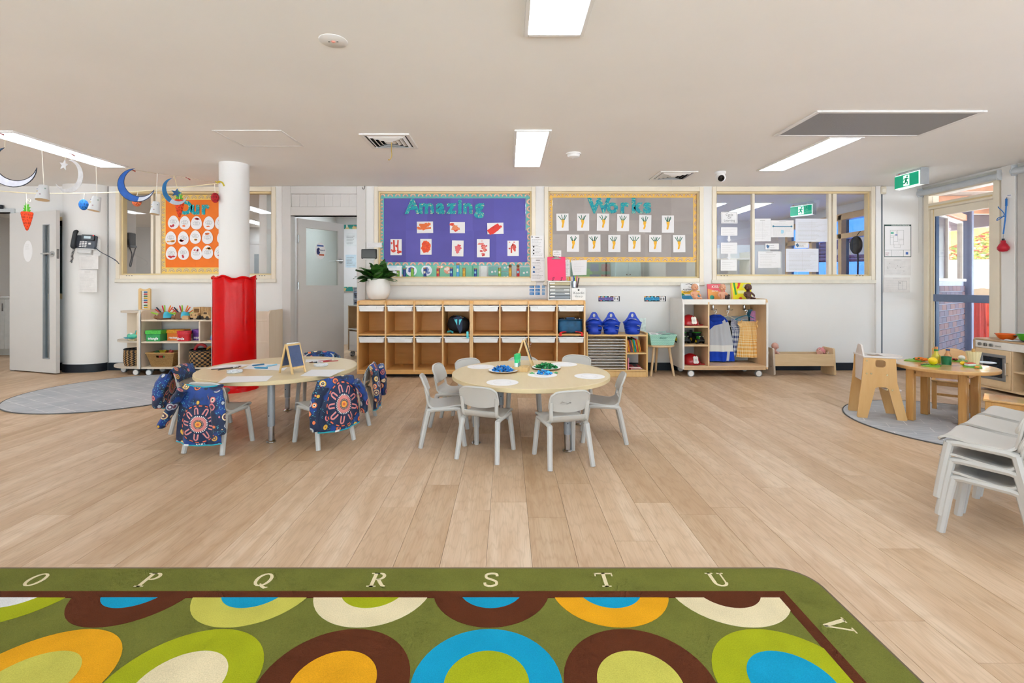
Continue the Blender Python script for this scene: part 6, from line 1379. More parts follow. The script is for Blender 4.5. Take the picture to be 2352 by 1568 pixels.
o = doll((3.635-.30, 5.99, .20), R(90), 'bald baby doll peeping over the cradle end panel', '#d9a596', sc=.95)
o = doll((3.635+.20, 5.99, .155), R(-70), 'baby doll in a pink bonnet lying inside the cradle', '#e0ab9a', hat='#dd8f92'); o.rotation_euler = (R(-38), R(0), R(-72))
# ================================================================== WALL DISPLAYS
YB = 6.314
def qd(px0, px1, py0, py1, d=YB): return X(px0, d), X(px1, d), Z(py1, d), Z(py0, d)
def arches(g, x0, x1, z0, z1, y, vertical=False, flip=1):
    """rainbow arches printed along a border strip; three bands each"""
    L = (z1-z0) if vertical else (x1-x0); W = (x1-x0) if vertical else (z1-z0); n = max(1, round(L/.098)); s = L/n
    for k in range(n):
        for j, (ro, ri) in enumerate(((.040, .032), (.032, .024), (.024, .016))):
            for i in range(8):
                q = []
                for r, a in ((ri, i), (ro, i), (ro, i+1), (ri, i+1)):
                    an = math.pi*a/8; u = r*math.cos(an); v = r*1.25*math.sin(an)-.02
                    if vertical: q.append(((x0+x1)/2-v*.9*flip, y, z0+s*(k+.5)+u))
                    else: q.append((x0+s*(k+.5)+u, y, (z0+z1)/2+v*.9))
                g.add(q, [(0, 1, 2, 3)], j)
    return g
def board(lab, outer, inner, bcol, acols, sheets, scol, name='display_board'):
    t = thing(name, lab, 'display board'); x0, x1, z0, z1 = qd(*outer); a0, a1, b0, b1 = qd(*inner)
    m = col(bcol, .55, var=.06, scale=9); y = YB
    for nm, (p, q, r, s), vert, fl in (('border_strip', (x0, x1, b1, z1), 0, 1), ('border_strip', (x0, x1, z0, b0), 0, 1), ('border_strip', (x0, a0, b0, b1), 1, 1), ('border_strip', (a1, x1, b0, b1), 1, 1)):
        st_ = ob(nm, G().b2(p, q, y-.0015, y, r, s), m, t)
        ob('border_print', arches(G(), p, q, r, s, y-.0022, vert, fl), [col(c, .6) for c in acols], st_, kind='stuff')
    for i, (p, q, r, s) in enumerate(sheets):
        u0, u1, v0, v1 = qd(p, q, r, s); rnd = random.Random(i+len(sheets)); e = rnd.uniform(0, .002)
        def fn(u, v): return (lerp(u0, u1, u), y-.003-e-.004*math.sin(math.pi*v)*(1-u)*rnd_k, lerp(v0, v1, v))
        rnd_k = rnd.uniform(0, 1); ob('paper_sheet', slab(G(), fn, 4, 4, .0008), col(scol[i % len(scol)], .6, var=.05, scale=5), t)
    return t
pur = ['#5953a8', '#5b56ad', '#5650a4', '#605ab2']
c1 = [882, 933, 981.5, 1034.5, 1085.5, 1134.5, 1207]; c2 = [882, 932.5, 984, 1036, 1089, 1140, 1211]
board('purple paper display board with teal rainbow border, reading Amazing', (870, 1220, 441, 610), (882, 1208, 455, 601), '#64b8b5', ('#d99b92', '#ecd9b0', '#c98a94'), [(c1[i], c1[i+1], 455.5, 529) for i in range(6)]+[(c2[i], c2[i+1], 529, 602) for i in range(6)], pur)
gy = ['#a39a95', '#a89f9a', '#9d9591']; g1 = [1269, 1342, 1415.5, 1482, 1541, 1592]
board('grey paper display board with yellow rainbow border, reading Works', (1257, 1606, 441, 602), (1269, 1592, 454, 590), '#efc15c', ('#c9a39a', '#e8cf8f', '#b58b86'), [(g1[i], g1[i+1], 454, 506+(i == 3)*2+(i == 4)*9) for i in range(5)]+[(g1[i], g1[i+1], 506, 538) for i in range(5)]+[(g1[i], g1[i+1], 538, 590) for i in range(5)], gy)
og = ['#f5790f', '#f47c14', '#f3760c']
board('orange paper display board with yellow rainbow border, reading Our', (369, 573, 447, 628), (381, 562, 459, 614), '#ecc86a', ('#b9a08d', '#e6c983', '#a99580'), [(381, 470, 459, 562), (470, 562, 459, 562), (381, 450, 562, 614), (450, 562, 562, 614)], og)
def letter_mat():
    m, t, b = base('teal_shimmer'); v = coords(t); f = noise(t, v, 26, 3, .6, 1.5); f2 = noise(t, v, 60, 2)
    c = ramp(t, f, [(.3, lin('#0d82a0')), (.48, lin('#12a0ae')), (.58, lin('#2ab0ac')), (.66, lin('#ece2a4'))]); c = mix(t, mth(t, 'GREATER_THAN', f2, .62), c, lin('#0a5f86'))
    t.links.new(c, b.inputs['Base Color']); b.inputs['Roughness'].default_value = .25; return m
LET = letter_mat()
def word(chars, basey, size, bold, cap_name):
    for ch, px in chars:
        T = Matrix.Translation((0, 0, 0)); g = text_g(ch, size, .0012, bold, ay='BOTTOM_BASELINE')
        ob('cutout_letter', g, LET, None, 'teal glittery cut-out %s letter %s of the word %s' % ('capital' if ch.isupper() else 'small', ch, cap_name), 'letter', loc=(X(px, YB), YB-.0115, Z(basey, YB)), flat=True)
word((('A', 948), ('m', 980), ('a', 1012), ('z', 1037), ('i', 1056.5), ('n', 1075), ('g', 1101)), 489.5, .262, .011, 'Amazing')
word((('W', 1375.5), ('o', 1406), ('r', 1433), ('k', 1461), ('s', 1486)), 488, .262, .012, 'Works')
word((('O', 426), ('u', 449.5), ('r', 472)), 491, .235, .012, 'Our')
def art(px0, px1, py0, py1, lab, deco, cat='artwork', group=None, y=YB-.012, shape=None, m=PAPER, tilt=0, name='painting'):
    x0, x1, z0, z1 = qd(px0, px1, py0, py1, y); t = thing(name, lab, cat, ((x0+x1)/2, y, (z0+z1)/2), 0, group); t.rotation_euler = (0, R(tilt), 0)
    w, h = (x1-x0)/2, (z1-z0)/2
    ob('paper', G().prism(shape(w, h) if shape else [(-w, -h), (w, -h), (w, h), (-w, h)], -.0012, 0), m, t)
    deco(t, w, h); return t
def splat(seed, cols, n, sx, sz, cx=0, cz=0):
    def f(t, w, h):
        rnd = random.Random(seed)
        for k, c in enumerate(cols):
            g = G()
            for i in range(n):
                px, pz = cx*w+rnd.gauss(0, sx*w*.45), cz*h+rnd.gauss(0, sz*h*.45); px = max(-w*.8, min(w*.8, px)); pz = max(-h*.8, min(h*.8, pz))
                r = rnd.uniform(.006, .02); g.prism(blob(px, pz, min(r*1.5, w-abs(px)), min(r, h-abs(pz)), 9, .4, rnd), -.0019-.0004*k-.00003*i, -.0012)
            ob('paint_strokes', g, col(c, .5), t)
    return f
def strokes(seed, paths, c):
    def f(t, w, h):
        g = G()
        for pts, wd in paths: ribbon(g, [(x*w, z*h) for x, z in pts], wd, -.002-.0002*len(g.f)/100, -.0012, 'xz')
        ob('paint_strokes', g, col(c, .5), t); splat(seed, [c], 8, .9, .9)(t, w, h)
    return f
def pc(x0, y0, x1, y1): return (850+x0/5.88, 850+x1/5.88, 410+y0/5.88, 410+y1/5.88)
art(*pc(632, 580, 851, 736), 'white paper with three orange brush bands under the letters of Amazing', strokes(1, [([(-.7, .45), (0, .4), (.7, .55)], .03), ([(-.6, .1), (.2, .05)], .022), ([(-.7, -.25), (0, -.2), (.75, -.1)], .024)], '#e8702c'), tilt=-1, group='red and orange paintings')
art(*pc(1078, 588, 1281, 737), 'white paper with a sparse red splash painting', splat(2, ['#e2452c', '#e98a5c'], 14, .5, .6, -.3), group='red and orange paintings')
art(*pc(1583, 597, 1802, 748), 'white paper with a thick red diagonal smear painting', strokes(3, [([(-.85, -.75), (-.3, -.2), (.5, .45)], .075), ([(-.75, -.5), (.2, -.1)], .05), ([(-.5, -.8), (.3, .0)], .05)], '#e32a16'), tilt=-1.5, group='red and orange paintings')
art(*pc(275, 818, 428, 1033), 'white paper with two red drips, next to the plant', strokes(4, [([(-.4, .9), (-.35, .2), (-.3, -.5)], .022), ([(.35, .9), (.3, .1), (.35, -.6)], .018)], '#d63a24'), group='red and orange paintings')
art(*pc(678, 815, 831, 1027), 'white paper filled with one big orange blot', lambda t, w, h: (ob('paint_strokes', G().prism(blob(0, -.0, w*.82, h*.8, 28, .14, random.Random(5)), -.002, -.0012), col('#f0561a', .5, var=.2, scale=40), t), splat(5, ['#e5401a'], 10, .7, .8)(t, w, h)), group='red and orange paintings')
art(*pc(1105, 835, 1262, 1050), 'white paper with a small crimson star splash', splat(6, ['#d63a48', '#e0666a'], 14, .35, .4), tilt=1, group='red and orange paintings')
art(*pc(1442, 818, 1614, 1062), 'white paper with scattered red spots and streaks', splat(7, ['#cf3b3f', '#dd7a70'], 16, .6, 1.0), group='red and orange paintings')
art(*pc(1855, 838, 2009, 1046), 'white paper with a red arch-shaped painting', strokes(8, [([(-.3, -.6), (-.3, .2), (0, .6), (.3, .4), (.3, -.4)], .02), ([(.1, .4), (.2, -.2)], .03)], '#d5483e'), group='red and orange paintings')
def foot(seed):
    def f(t, w, h):
        rnd = random.Random(seed); sh = rnd.uniform(-.12, .12); cv = rnd.uniform(-.25, .3)
        ln = [(sh*w, .18*h), (sh*w+.12*w*cv, -.08*h), (sh*w-.15*w*cv, -.3*h), (sh*w-.1*w, -.55*h)]
        g = G(); ribbon(g, spl([(x, z, 0) for x, z in ln], 4), [.036, .037, .037, .035, .031, .027, .024, .022, .022, .023, .024, .024, .018][:13], -.002, -.0012, 'xz'); g.prism(circ(ln[0][0], ln[0][1], .021, 14), -.0021, -.0012); g.prism(circ(ln[-1][0], ln[-1][1], .012, 12), -.0021, -.0012); ob('footprint', g, col('#f2b61c', .5, var=.12, scale=40), t)
        g = G(); n = rnd.choice((4, 4, 5))
        for k in range(n): a = R(-32+64*k/(n-1)+rnd.uniform(-7, 7)); p = Vector((sh*w+.03*math.sin(a), .26*h)); q = p+Vector((math.sin(a), math.cos(a)))*rnd.uniform(.055, .07); ribbon(g, [tuple(p), tuple(q)], .009, -.0022, -.0012, 'xz')
        ob('paint_sticks', g, col('#1c6a52', .5), t)
    return f
for i, (x, y) in enumerate(((492, 535), (745, 535), (988, 535), (1235, 540), (1506, 553), (1785, 558), (620, 793), (883, 793), (1128, 797), (1375, 794), (1630, 797), (1924, 799))):
    px, py = 1200+x/5.345, 410+y/5.345; art(px-14, px+14, py-19.8, py+19.8, 'yellow footprint carrot picture, %s row, %s from the purple board' % ('upper' if i < 6 else 'lower', ('first', 'second', 'third', 'fourth', 'fifth', 'sixth')[i % 6]), foot(i), group='footprint carrot pictures', tilt=(-1, 0, 1, .5, 1, 0, .5, -.5, 0, 0, .5, -1)[i])
def egg_shape(w, h): return [(w*math.cos(a)*(1-.16*math.sin(a)), h*math.sin(a)) for a in [2*math.pi*k/32 for k in range(32)]]
def egg(seed):
    def f(t, w, h):
        rnd = random.Random(seed); c = rnd.choice(('#cf2a34', '#e8702c', '#e59a34', '#c8303c')); bz = rnd.uniform(-.12, .18)*h
        g = G(); cl = [( .042*math.cos(a)*(1+.08*math.sin(7*a)), bz+.026*math.sin(a)*(1+.08*math.cos(7*a))) for a in [2*math.pi*k/28 for k in range(28)]]
        ob('badge', G().prism(cl, -.0024, -.0018), col('#eceaea', .6), t)
        for k in range(28): ribbon(g, [cl[k], cl[(k+1) % 28]], .0018, -.0028, -.0022, 'xz')
        text_g('A for', .018, .0003, T=Matrix.Translation((0, -.0026, bz+.009)), into=g); text_g('Easter', .018, .0003, T=Matrix.Translation((0, -.0026, bz-.009)), into=g); ob('badge_text', g, col('#4b5a66', .6), t)
        g = G(); s = -1 if bz > 0 else 1
        for k in range(rnd.randint(1, 3)): g.prism(blob(rnd.uniform(-.4, .4)*w, s*rnd.uniform(.35, .6)*h, rnd.uniform(.012, .03), rnd.uniform(.008, .016), 12, .35, rnd), -.0018, -.0012)
        ob('paint_mark', g, col(c, .5), t)
    return f
k = 0
for row in (((235, 580), (450, 590), (670, 590), (905, 595), (1125, 590)), ((185, 880), (420, 880), (650, 860), (880, 865), (1165, 870)), ((195, 1165), (425, 1165), (670, 1165), (880, 1145), (1115, 1150))):
    for x, y in row:
        px, py = 370+x/8.253, 440+y/8.253; art(px-12.6, px+12.6, py-15.5, py+15.5, 'painted white paper egg, %s row, %s in from the clear window pane' % (('top', 'middle', 'bottom')[k//5], ('first', 'second', 'third', 'fourth', 'fifth')[k % 5]), egg(k), group='paper eggs on the orange board', shape=egg_shape, name='paper_egg'); k += 1
# sensory bottles along the sill of the purple board window
BC = (('#6fae2c', 100, 14), ('#1c3f96', 200, 19), ('#79b52f', 325, 20), ('#173a8a', 525, 20), ('#b5202a', 733, 20), ('#173d94', 945, 21), ('#4aa3dc', 1048, 30), ('#c79320', 1147, 20), ('#1b3f93', 1327, 19), ('#7fb23c', 1712, 20), ('#d09a20', 1880, 21), ('#b81f28', 2005, 21))
names_ = {'#6fae2c': 'short lime', '#1c3f96': 'royal blue', '#79b52f': 'lime green', '#173a8a': 'dark blue', '#b5202a': 'red banded', '#173d94': 'navy', '#4aa3dc': 'tall sky blue', '#c79320': 'mustard', '#1b3f93': 'blue and red', '#7fb23c': 'pale green', '#d09a20': 'ochre with ball top', '#b81f28': 'red with ball top'}
for i, (h, x, hp) in enumerate(BC):
    px = 900+x/6.918; H = hp*.00570; b = thing('craft_bottle', '%s craft bottle figure on the window sill under the purple board' % names_[h], 'bottle', (X(px, 6.293), 6.293, 1.2235), 0, 'craft bottles on the sill')
    ob('tube', G().lathe([(0, 0), (.0185, 0), (.0195, .004), (.0195, H*.84), (.017, H*.86), (0, H*.86)], 18), col(h, .35), b); ob('cork', G().lathe([(0, H*.86), (.0185, H*.86), (.0185, H), (0, H)], 16), col('#b08a5e', .8), b)
    if i not in (1, 2): ob('sticker', G().lathe([(.0197, H*.35), (.0199, H*.35), (.0199, H*.6), (.0197, H*.6)], 10, a0=R(-130), a1=R(-60)), col(('#e9e2c8', '#d8b23a', '#7fc4d8')[i % 3], .5), b)
    if i >= 10: ob('ball_top', G().sphere((0, 0, H+.018), (.021, .02, .02), 14, 10), col('#7a5638', .7), b)
# ---------------------------------------------------------------- notices on walls and glass
def notice(px0, px1, py0, py1, lab, d, lines=10, hd=True, m=None, ink=INK, deco=None, rot=0, cat='notice', group=None, name='paper_notice'):
    x0, x1, z0, z1 = qd(px0, px1, py0, py1, d); t = thing(name, lab, cat, ((x0+x1)/2, d, (z0+z1)/2), rot, group); w, h = (x1-x0)/2, (z1-z0)/2
    ob('sheet', G().b2(-w, w, -.0008, 0, -h, h), m or PAPER, t)
    if lines:
        g = lines_g(-w*.82, w*.82, -h*.85, h*.7, lines, t=min(.0016, h*.5/lines), rnd=random.Random(int(px0)))
        if hd: g.b2(-w*.3, w*.3, -.0014, -.0009, h*.80, h*.86)
        ob('print', g, ink, t, kind='stuff')
    if deco: deco(t, w, h)
    return t
FAINT = col('#c9c6c4', .7)
notice(1219, 1249, 541, 592, 'long printed notice with small black icons, upper of two on the wall', WY-.027, 12, deco=lambda t, w, h: ob('icons', G().prism(circ(-w*.55, -.0, .012, 10), -.0016, -.0009).prism(circ(-w*.55, -.045, .011, 10), -.0016, -.0009).prism(circ(-w*.55, -.09, .011, 10), -.0016, -.0009).prism(circ(-w*.8, h*.88, .009, 10), -.0016, -.0009), DARK, t))
notice(1220, 1251, 593, 645, 'long printed notice with blue icons, lower of two on the wall', WY-.027, 12, deco=lambda t, w, h: ob('icons', G().prism(blob(-w*.6, .03, .014, .014, 8), -.0016, -.0009).prism(blob(-w*.6, -.03, .014, .014, 8), -.0016, -.0009), col('#2f5f96', .6), t))
def bluegrid(t, w, h):
    for r in range(3):
        for c in range(3):
            x = -w*.62+c*w*.66; z = h*.45-r*h*.42; ww = w*.26 if c < 2 else w*.16
            q = ob('blue_tile', G().b2(x-ww, x+ww, -.0016, -.0008, z-h*.16, z+h*.16), col('#2a80c8' if c < 2 else '#7fb0dc', .5), t); ob('tile_print', lines_g(x-ww*.8, x+ww*.7, z-h*.1, z+h*.1, 3, .001, -.0020, random.Random(r*3+c)), col('#cfe3f4', .6), q)
notice(1214, 1254, 648, 685.5, 'poster of blue rectangles above the cubbies beside the drawers', WY-.003, 0, deco=bluegrid, cat='poster', name='wall_poster')
notice(1270, 1289, 575, 592, 'small white card stuck on the grey board above the pink clipboard', YB-.006, 3)
notice(1297, 1308.5, 596, 634, 'narrow white notice on glass partly behind the pink clipboard', YB-.003, 9)
art(1311, 1348, 597, 632, 'torn-edged handwritten white sheet taped on the window glass', lambda t, w, h: ob('print', lines_g(-w*.6, w*.7, -h*.6, h*.7, 6, .0012, -.0018), FAINT, t, kind='stuff'), cat='notice', shape=lambda w, h: [(-w*.72, -h), (w*.95, -h*.96), (w, h), (-w, h*.95)], y=YB-.004, name='paper_notice')
def station(c0, words):
    def f(t, w, h):
        ob('print_border', G().b2(-w, w*.98, -.0014, -.0008, -h, h), floral(), t); ob('title_panel', G().b2(-w*.96, w*.36, -.0020, -.0012, -h*.55, h*.55), col(c0, .5), t); ob('picture_panel', G().b2(w*.4, w*.88, -.0020, -.0012, -h*.9, h*.9), col('#e9e7e6', .5), t)
        g = text_g(words, .030, .0003, .0003, shear=.12, T=Matrix.Translation((-w*.3, -.0024, 0))); ob('title', g, col('#27315a', .5), t); ob('picture_marks', G().prism(blob(w*.52, 0, .009, .02, 8), -.0026, -.0018).prism(blob(w*.76, 0, .009, .02, 8), -.0026, -.0018), INK, t)
    return f
notice(1374.5, 1424, 680, 692, 'small purple Water Station strip sign on the wall', WY-.003, 0, deco=station('#7d6ab8', 'Water Station'), cat='sign', name='strip_sign')
notice(1480, 1530, 680, 692, 'small bright blue Sunscreen Station strip sign on the wall', WY-.003, 0, deco=station('#29a8dc', 'Sunscreen Station'), cat='sign', name='strip_sign')
notice(842, 877, 557, 568, 'narrow white label strip above the wall tablet', WY-.026, 3, ink=FAINT)
tb = thing('wall_tablet', 'black tablet screen mounted on the wall above the plant', 'tablet', P(848, 583, WY-.03)); ob('bezel', G().box((0, 0, 0), (.20, .03, .125), .006), col('#17181a', .3), tb); ob('screen', G().box((0, -.0155, .002), (.165, .002, .095)), col('#3b3b3f', .12), tb); ob('tablet_mount', G().b2(-.03, .03, .012, .03, -.04, .04), DARK, tb)
ob('tablet_cradle', G().box((0, 0, -.068), (.16, .03, .018), .004), col('#dcdcda', .5), tb)
GL = 6.314
def cyc(t, w, h):
    g = G().b2(-w*.9, w*.9, -.0014, -.0008, h*.86, h*.89).b2(-w*.9, w*.9, -.0014, -.0008, -h*.89, -h*.86).b2(-w*.9, -w*.88, -.0014, -.0008, -h*.88, h*.88).b2(w*.88, w*.9, -.0014, -.0008, -h*.88, h*.88)
    for wd, z in (('Cycle', .5), ('Of', 0), ('Learning', -.5)): text_g(wd, .043, .0003, T=Matrix.Translation((0, -.0012, z*h)), into=g)
    ob('title', g, INK, t)
notice(1656.5, 1694, 486.5, 513, 'white card reading Cycle Of Learning on the window glass', GL, 0, deco=cyc)
for k, (a, b) in enumerate(((521.5, 541), (557, 582.5), (596, 621.5))): notice(1656-k*.4, 1693.5-k*.5, a, b, ['blank-looking white card just below the Cycle Of Learning card', 'blank-looking white card between the two white arrows', 'blank-looking white card below the lower white arrow'][k], GL, 4, False, ink=FAINT)
for k, z in enumerate((549.5, 590)): ob('paper_arrow', G().prism([(-.015, .045), (.015, .045), (.015, 0), (.032, 0), (0, -.035), (-.032, 0), (-.015, 0)], -.001, 0), PAPER, None, ['white paper down arrow beneath the top blank card', 'white paper down arrow beneath the middle blank card'][k], 'arrow', loc=P(1674.5, z, GL))
def tablepr(t, w, h):
    g = G()
    for k in range(1, 4): g.b2(-w*.9, w*.9, -.0014, -.0009, -h+2*h*k/4-.0006, -h+2*h*k/4+.0006)
    g.b2(-.0006, .0006, -.0014, -.0009, -h*.85, h*.85); ob('ruled_lines', g, FAINT, t)
notice(1732, 1770.5, 502, 554, 'portrait sheet with a faint ruled table on the window glass', GL, 9, ink=FAINT, deco=tablepr)
def bl(t, w, h): ob('blue_line', G().b2(-w*.78, w*.78, -.0018, -.0009, h*.24, h*.32).prism(circ(-w*.8, h*.3, .012, 12), -.0018, -.0009).prism(circ(w*.8, h*.28, .012, 12), -.0018, -.0009), col('#2f7fa0', .5), t); ob('blue_spot', G().prism(blob(0, -h*.35, .018, .03, 10), -.0016, -.0009), col('#a9d4e6', .5), t)
notice(1771, 1823, 506, 544.5, 'landscape sheet with a blue line diagram on the window glass', GL-.001, 10, ink=FAINT, deco=bl)
notice(1827, 1901.5, 502, 555, 'wide two-column handwritten sheet, upper one on the glass', GL, 14, False, m=col('#e3e5ee', .6, var=.01), ink=FAINT, deco=tablepr)
notice(1741, 1793, 577, 615, 'landscape typed sheet under the small card with logo', GL, 8, ink=FAINT)
notice(1805, 1880, 571, 624, 'wide handwritten sheet, lower one on the glass', GL, 14, False, m=col('#e3e5ee', .6, var=.01), ink=FAINT, deco=tablepr)
def logo(t, w, h): ob('logo', G().prism(blob(-w*.65, .0, .018, .022, 9, .4), -.0016, -.0009), col('#4a6f96', .5), t)
notice(1758, 1789, 559, 572.5, 'small card with a blue logo above the typed sheet', GL-.001, 2, False, deco=logo); notice(1826, 1857, 556.5, 569, 'small card with a blue logo between the two handwritten sheets', GL-.001, 3, False, deco=logo)
def evac(t, w, h):
    G_ = col('#21463c', .5); g = G().b2(-w, w, -.0018, -.0008, h*.9, h).b2(-w, w, -.0018, -.0008, -h, -h*.965).b2(-w, -w*.965, -.0018, -.0008, -h, h).b2(w*.965, w, -.0018, -.0008, -h, h).b2(-w, w, -.0018, -.0008, -h*.58, -h*.565).b2(-w*.5, -w*.485, -.0018, -.0008, -h, -h*.57).b2(w*.42, w*.435, -.0018, -.0008, -h, -h*.57); ob('green_frame', g, G_, t)
    ob('title', text_g('EVACUATION DIAGRAM', .021, .0003, .0003, T=Matrix.Translation((w*.2, -.0022, h*.95))), col('#e9eeea', .5), t)
    g = G(); rnd = random.Random(4)
    def bx(a, b, c, d): g.b2(a*w, b*w, -.0016, -.0009, c*h-.0008, c*h+.0008).b2(a*w, b*w, -.0016, -.0009, d*h-.0008, d*h+.0008).b2(a*w-.0008, a*w+.0008, -.0016, -.0009, c*h, d*h).b2(b*w-.0008, b*w+.0008, -.0016, -.0009, c*h, d*h)
    bx(-.55, .45, -.25, .65); bx(-.55, -.1, .3, .6); bx(-.55, -.3, -.25, .2); bx(0, .45, .1, .65); bx(-.3, 0, -.05, .3); bx(.1, .45, -.25, .05); bx(-.28, .2, -.42, -.25); ob('floor_plan', g, INK, t)
    ob('plan_highlight', G().b2(-w*.52, -w*.3, -.0018, -.0009, h*.42, h*.54), col('#5fb39a', .5), t); ob('plan_marker', G().b2(-w*.2, -w*.02, -.0018, -.0009, h*.33, h*.39).b2(w*.6, w*.78, -.0018, -.0009, -h*.85, -h*.7), col('#2a5fb0', .5), t)
    ob('red_text', lines_g(-w*.92, -w*.6, -h*.92, -h*.72, 4, .0016, -.0018), col('#9a3a40', .6), t); ob('small_print', lines_g(-w*.45, w*.35, -h*.95, -h*.62, 6, .001, -.0018), FAINT, t)
notice(2031, 2092.5, 515.5, 590, 'green-framed evacuation diagram on the wall by the glazed door', WY-.004, 0, deco=evac, cat='sign', name='evacuation_sign')
def chart(t, w, h):
    g = G(); rnd = random.Random(9)
    for k in range(7): a, b = rnd.uniform(-.8, .6)*w, rnd.uniform(-.6, .6)*h; g.prism([(a, b-.004), (a+.009, b), (a, b+.004)], -.0018, -.0009)
    ob('arrows', g, DARK, t)
notice(2031, 2092, 594, 632, 'pale procedure chart under the evacuation diagram', WY-.004, 9, m=col('#dfdbd8', .6), ink=FAINT, deco=chart)
def chart2(t, w, h): ob('mini_plan', G().b2(w*.1, w*.75, -.0014, -.0009, h*.5, h*.52).b2(w*.1, w*.75, -.0014, -.0009, -h*.6, -h*.58).b2(w*.1, w*.11, -.0014, -.0009, -h*.6, h*.5).b2(w*.74, w*.75, -.0014, -.0009, -h*.6, h*.5).b2(w*.4, w*.41, -.0014, -.0009, -h*.6, h*.5).b2(w*.15, w*.3, -.0014, -.0009, h*.2, h*.3), INK, t)
notice(2030, 2090, 637, 671, 'pale chart with a small floor plan, lowest under the evacuation diagram', WY-.004, 5, m=col('#ddd8d4', .6), ink=FAINT, deco=chart2)
# ---------------------------------------------------------------- desk phone on the curved column
CY = 6.082
ph = thing('wall_phone', 'dark grey office phone mounted on the curved wall column', 'phone', P(197, 556, CY-.02)); ph.rotation_euler = (R(-8), R(3), 0); PG = col('#4b515b', .45); PK = col('#22262c', .35)
ob('phone_body', G().box((0, .0, 0), (.275, .035, .17), .01), PG, ph); ob('silver_edge', G().box((-.005, -.004, -.088), (.27, .04, .008), .002), col('#e2e3e4', .3), ph)
hs = ob('handset', G().tube(spl([(-.105, -.028, .125), (-.105, -.05, .11), (-.105, -.055, .02), (-.105, -.05, -.065), (-.105, -.028, -.08)], 4), [.02, .025, .028, .028, .027, .026, .026, .026, .026, .026, .027, .028, .03, .03, .03, .03, .026], 12, flat=.8), PK, ph)
ob('display_panel', G().box((.04, -.022, .055), (.165, .014, .075), .004), PK, ph); ob('lcd', G().box((.035, -.030, .057), (.085, .003, .032)), col('#b9cbd2', .2), ph); ob('message_lamp', G().box((.105, -.028, .085), (.02, .008, .012), .003), col('#d8323a', .3, emit=.3), ph)
for r in range(4):
    for c in range(3): ob('key', G().box((-.045+.033*c, -.020, .0-.0205*r), (.024, .008, .013), .002), col('#e5e5e4', .4), ph)
ob('nav_key', G().box((.07, -.020, -.02), (.034, .008, .024), .003), col('#dfe0e0', .4), ph); ob('phone_bracket', G().b2(-.09, .08, .0, .022, -.14, -.08, .003), col('#d6d5d3', .5), ph)
crd = [(-.11+.012*math.cos(a*.9)+.004*math.sin(a*.13), -.03+.012*math.sin(a*.9), -.085-.0024*a) for a in range(80)]; ob('coiled_cord', G().tube(crd, .0035, 5), PK, ph)
ob('line_cord', G().tube(spl([(.13, -.01, -.06), (.22, -.005, -.12), (.32, .0, -.165), (.40, .02, -.21), (.405, .07, -.245)], 5), .005, 6), col('#3c4654', .5), ph)
ob('wall_jack', G().box((0, 0, 0), (.03, .02, .014), .003), col('#2f4f86', .4), None, 'small blue phone plug beside the orange board window', 'plug', loc=P(266, 597, WY-.012))
notice(214, 231, 549, 587, 'narrow white card tucked behind the wall phone', CY-.004, 5, ink=FAINT, m=col('#dcdad8', .6)); notice(182, 226, 586, 618, 'typed notice under the wall phone, upper sheet', CY-.002, 8, ink=FAINT, m=col('#e2dfdc', .6)); notice(179, 223, 620, 671, 'typed notice in a clear sleeve under the wall phone, lower sheet', CY-.0035, 15, ink=FAINT, m=col('#e4e1de', .6))
# phone on an added nib wall, modelling the phone reflected in the window glass
p2 = thing('reflected_phone', 'black wall phone with a hanging loop of cord seen through the window', 'phone', (-5.125, 6.52, Z(552, 6.55))); ob('phone_body', G().box((.02, 0, 0), (.05, .12, .20), .012), PK, p2); ob('phone_base', G().box((.035, -.015, -.085), (.06, .13, .03), .006), PG, p2)
ob('coiled_cord', G().tube(spl([(.04, .05, -.1), (.045, .0, -.22), (.045, -.03, -.33), (.045, -.045, -.36), (.045, -.055, -.33), (.045, -.02, -.2), (.04, -.055, -.1)], 6), .007, 6), PK, p2)
# ================================================================== GARLAND ON THE LEFT
PA = Vector((-2.985, 4.992, 2.172))
r2 = [P(-60, 286, 3.62), P(40, 318, 3.84), P(150, 350, 4.08), P(240, 372, 4.3), P(302, 389, 4.46), P(400, 404, 4.68), PA]
ob('hanging_line', G().tube(spl(r2, 8), .0022, 6), col('#b8ab93', .7), None, 'thin dark line with pegs strung from the pillar, upper of two', 'string')
r1 = [P(-60, 433, 4.85), P(60, 443, 4.9), P(160, 444, 4.92), P(250, 442, 4.94), P(340, 438, 4.95), P(440, 428, 4.96), PA+Vector((-.01, 0, -.004))]
ob('hanging_line', G().tube(spl(r1, 8), .005, 6), col('#e9dcb6', .8), None, 'cream cord sagging from the pillar, lower of two', 'string')
ob('pillar_ribbon', G().tube(spl([(-.04, -.01, .012), (-.02, -.015, .0), (0, -.017, .01), (.03, -.012, .0), (.045, -.003, -.035)], 5), .008, 6), col('#cbb42c', .7), None, 'yellow ribbon tape tying the lines to the pillar', 'ribbon', loc=PA)
def on(rope, px):
    s = spl(rope, 8); return min(s, key=lambda v: abs(v.x*FPX/v.y+VX-px))
def hang(t, top, bot, h='#f0ecdf', r=.0022): ob('hanging_thread', G().tube([top, bot], r, 5), col(h, .7), t)
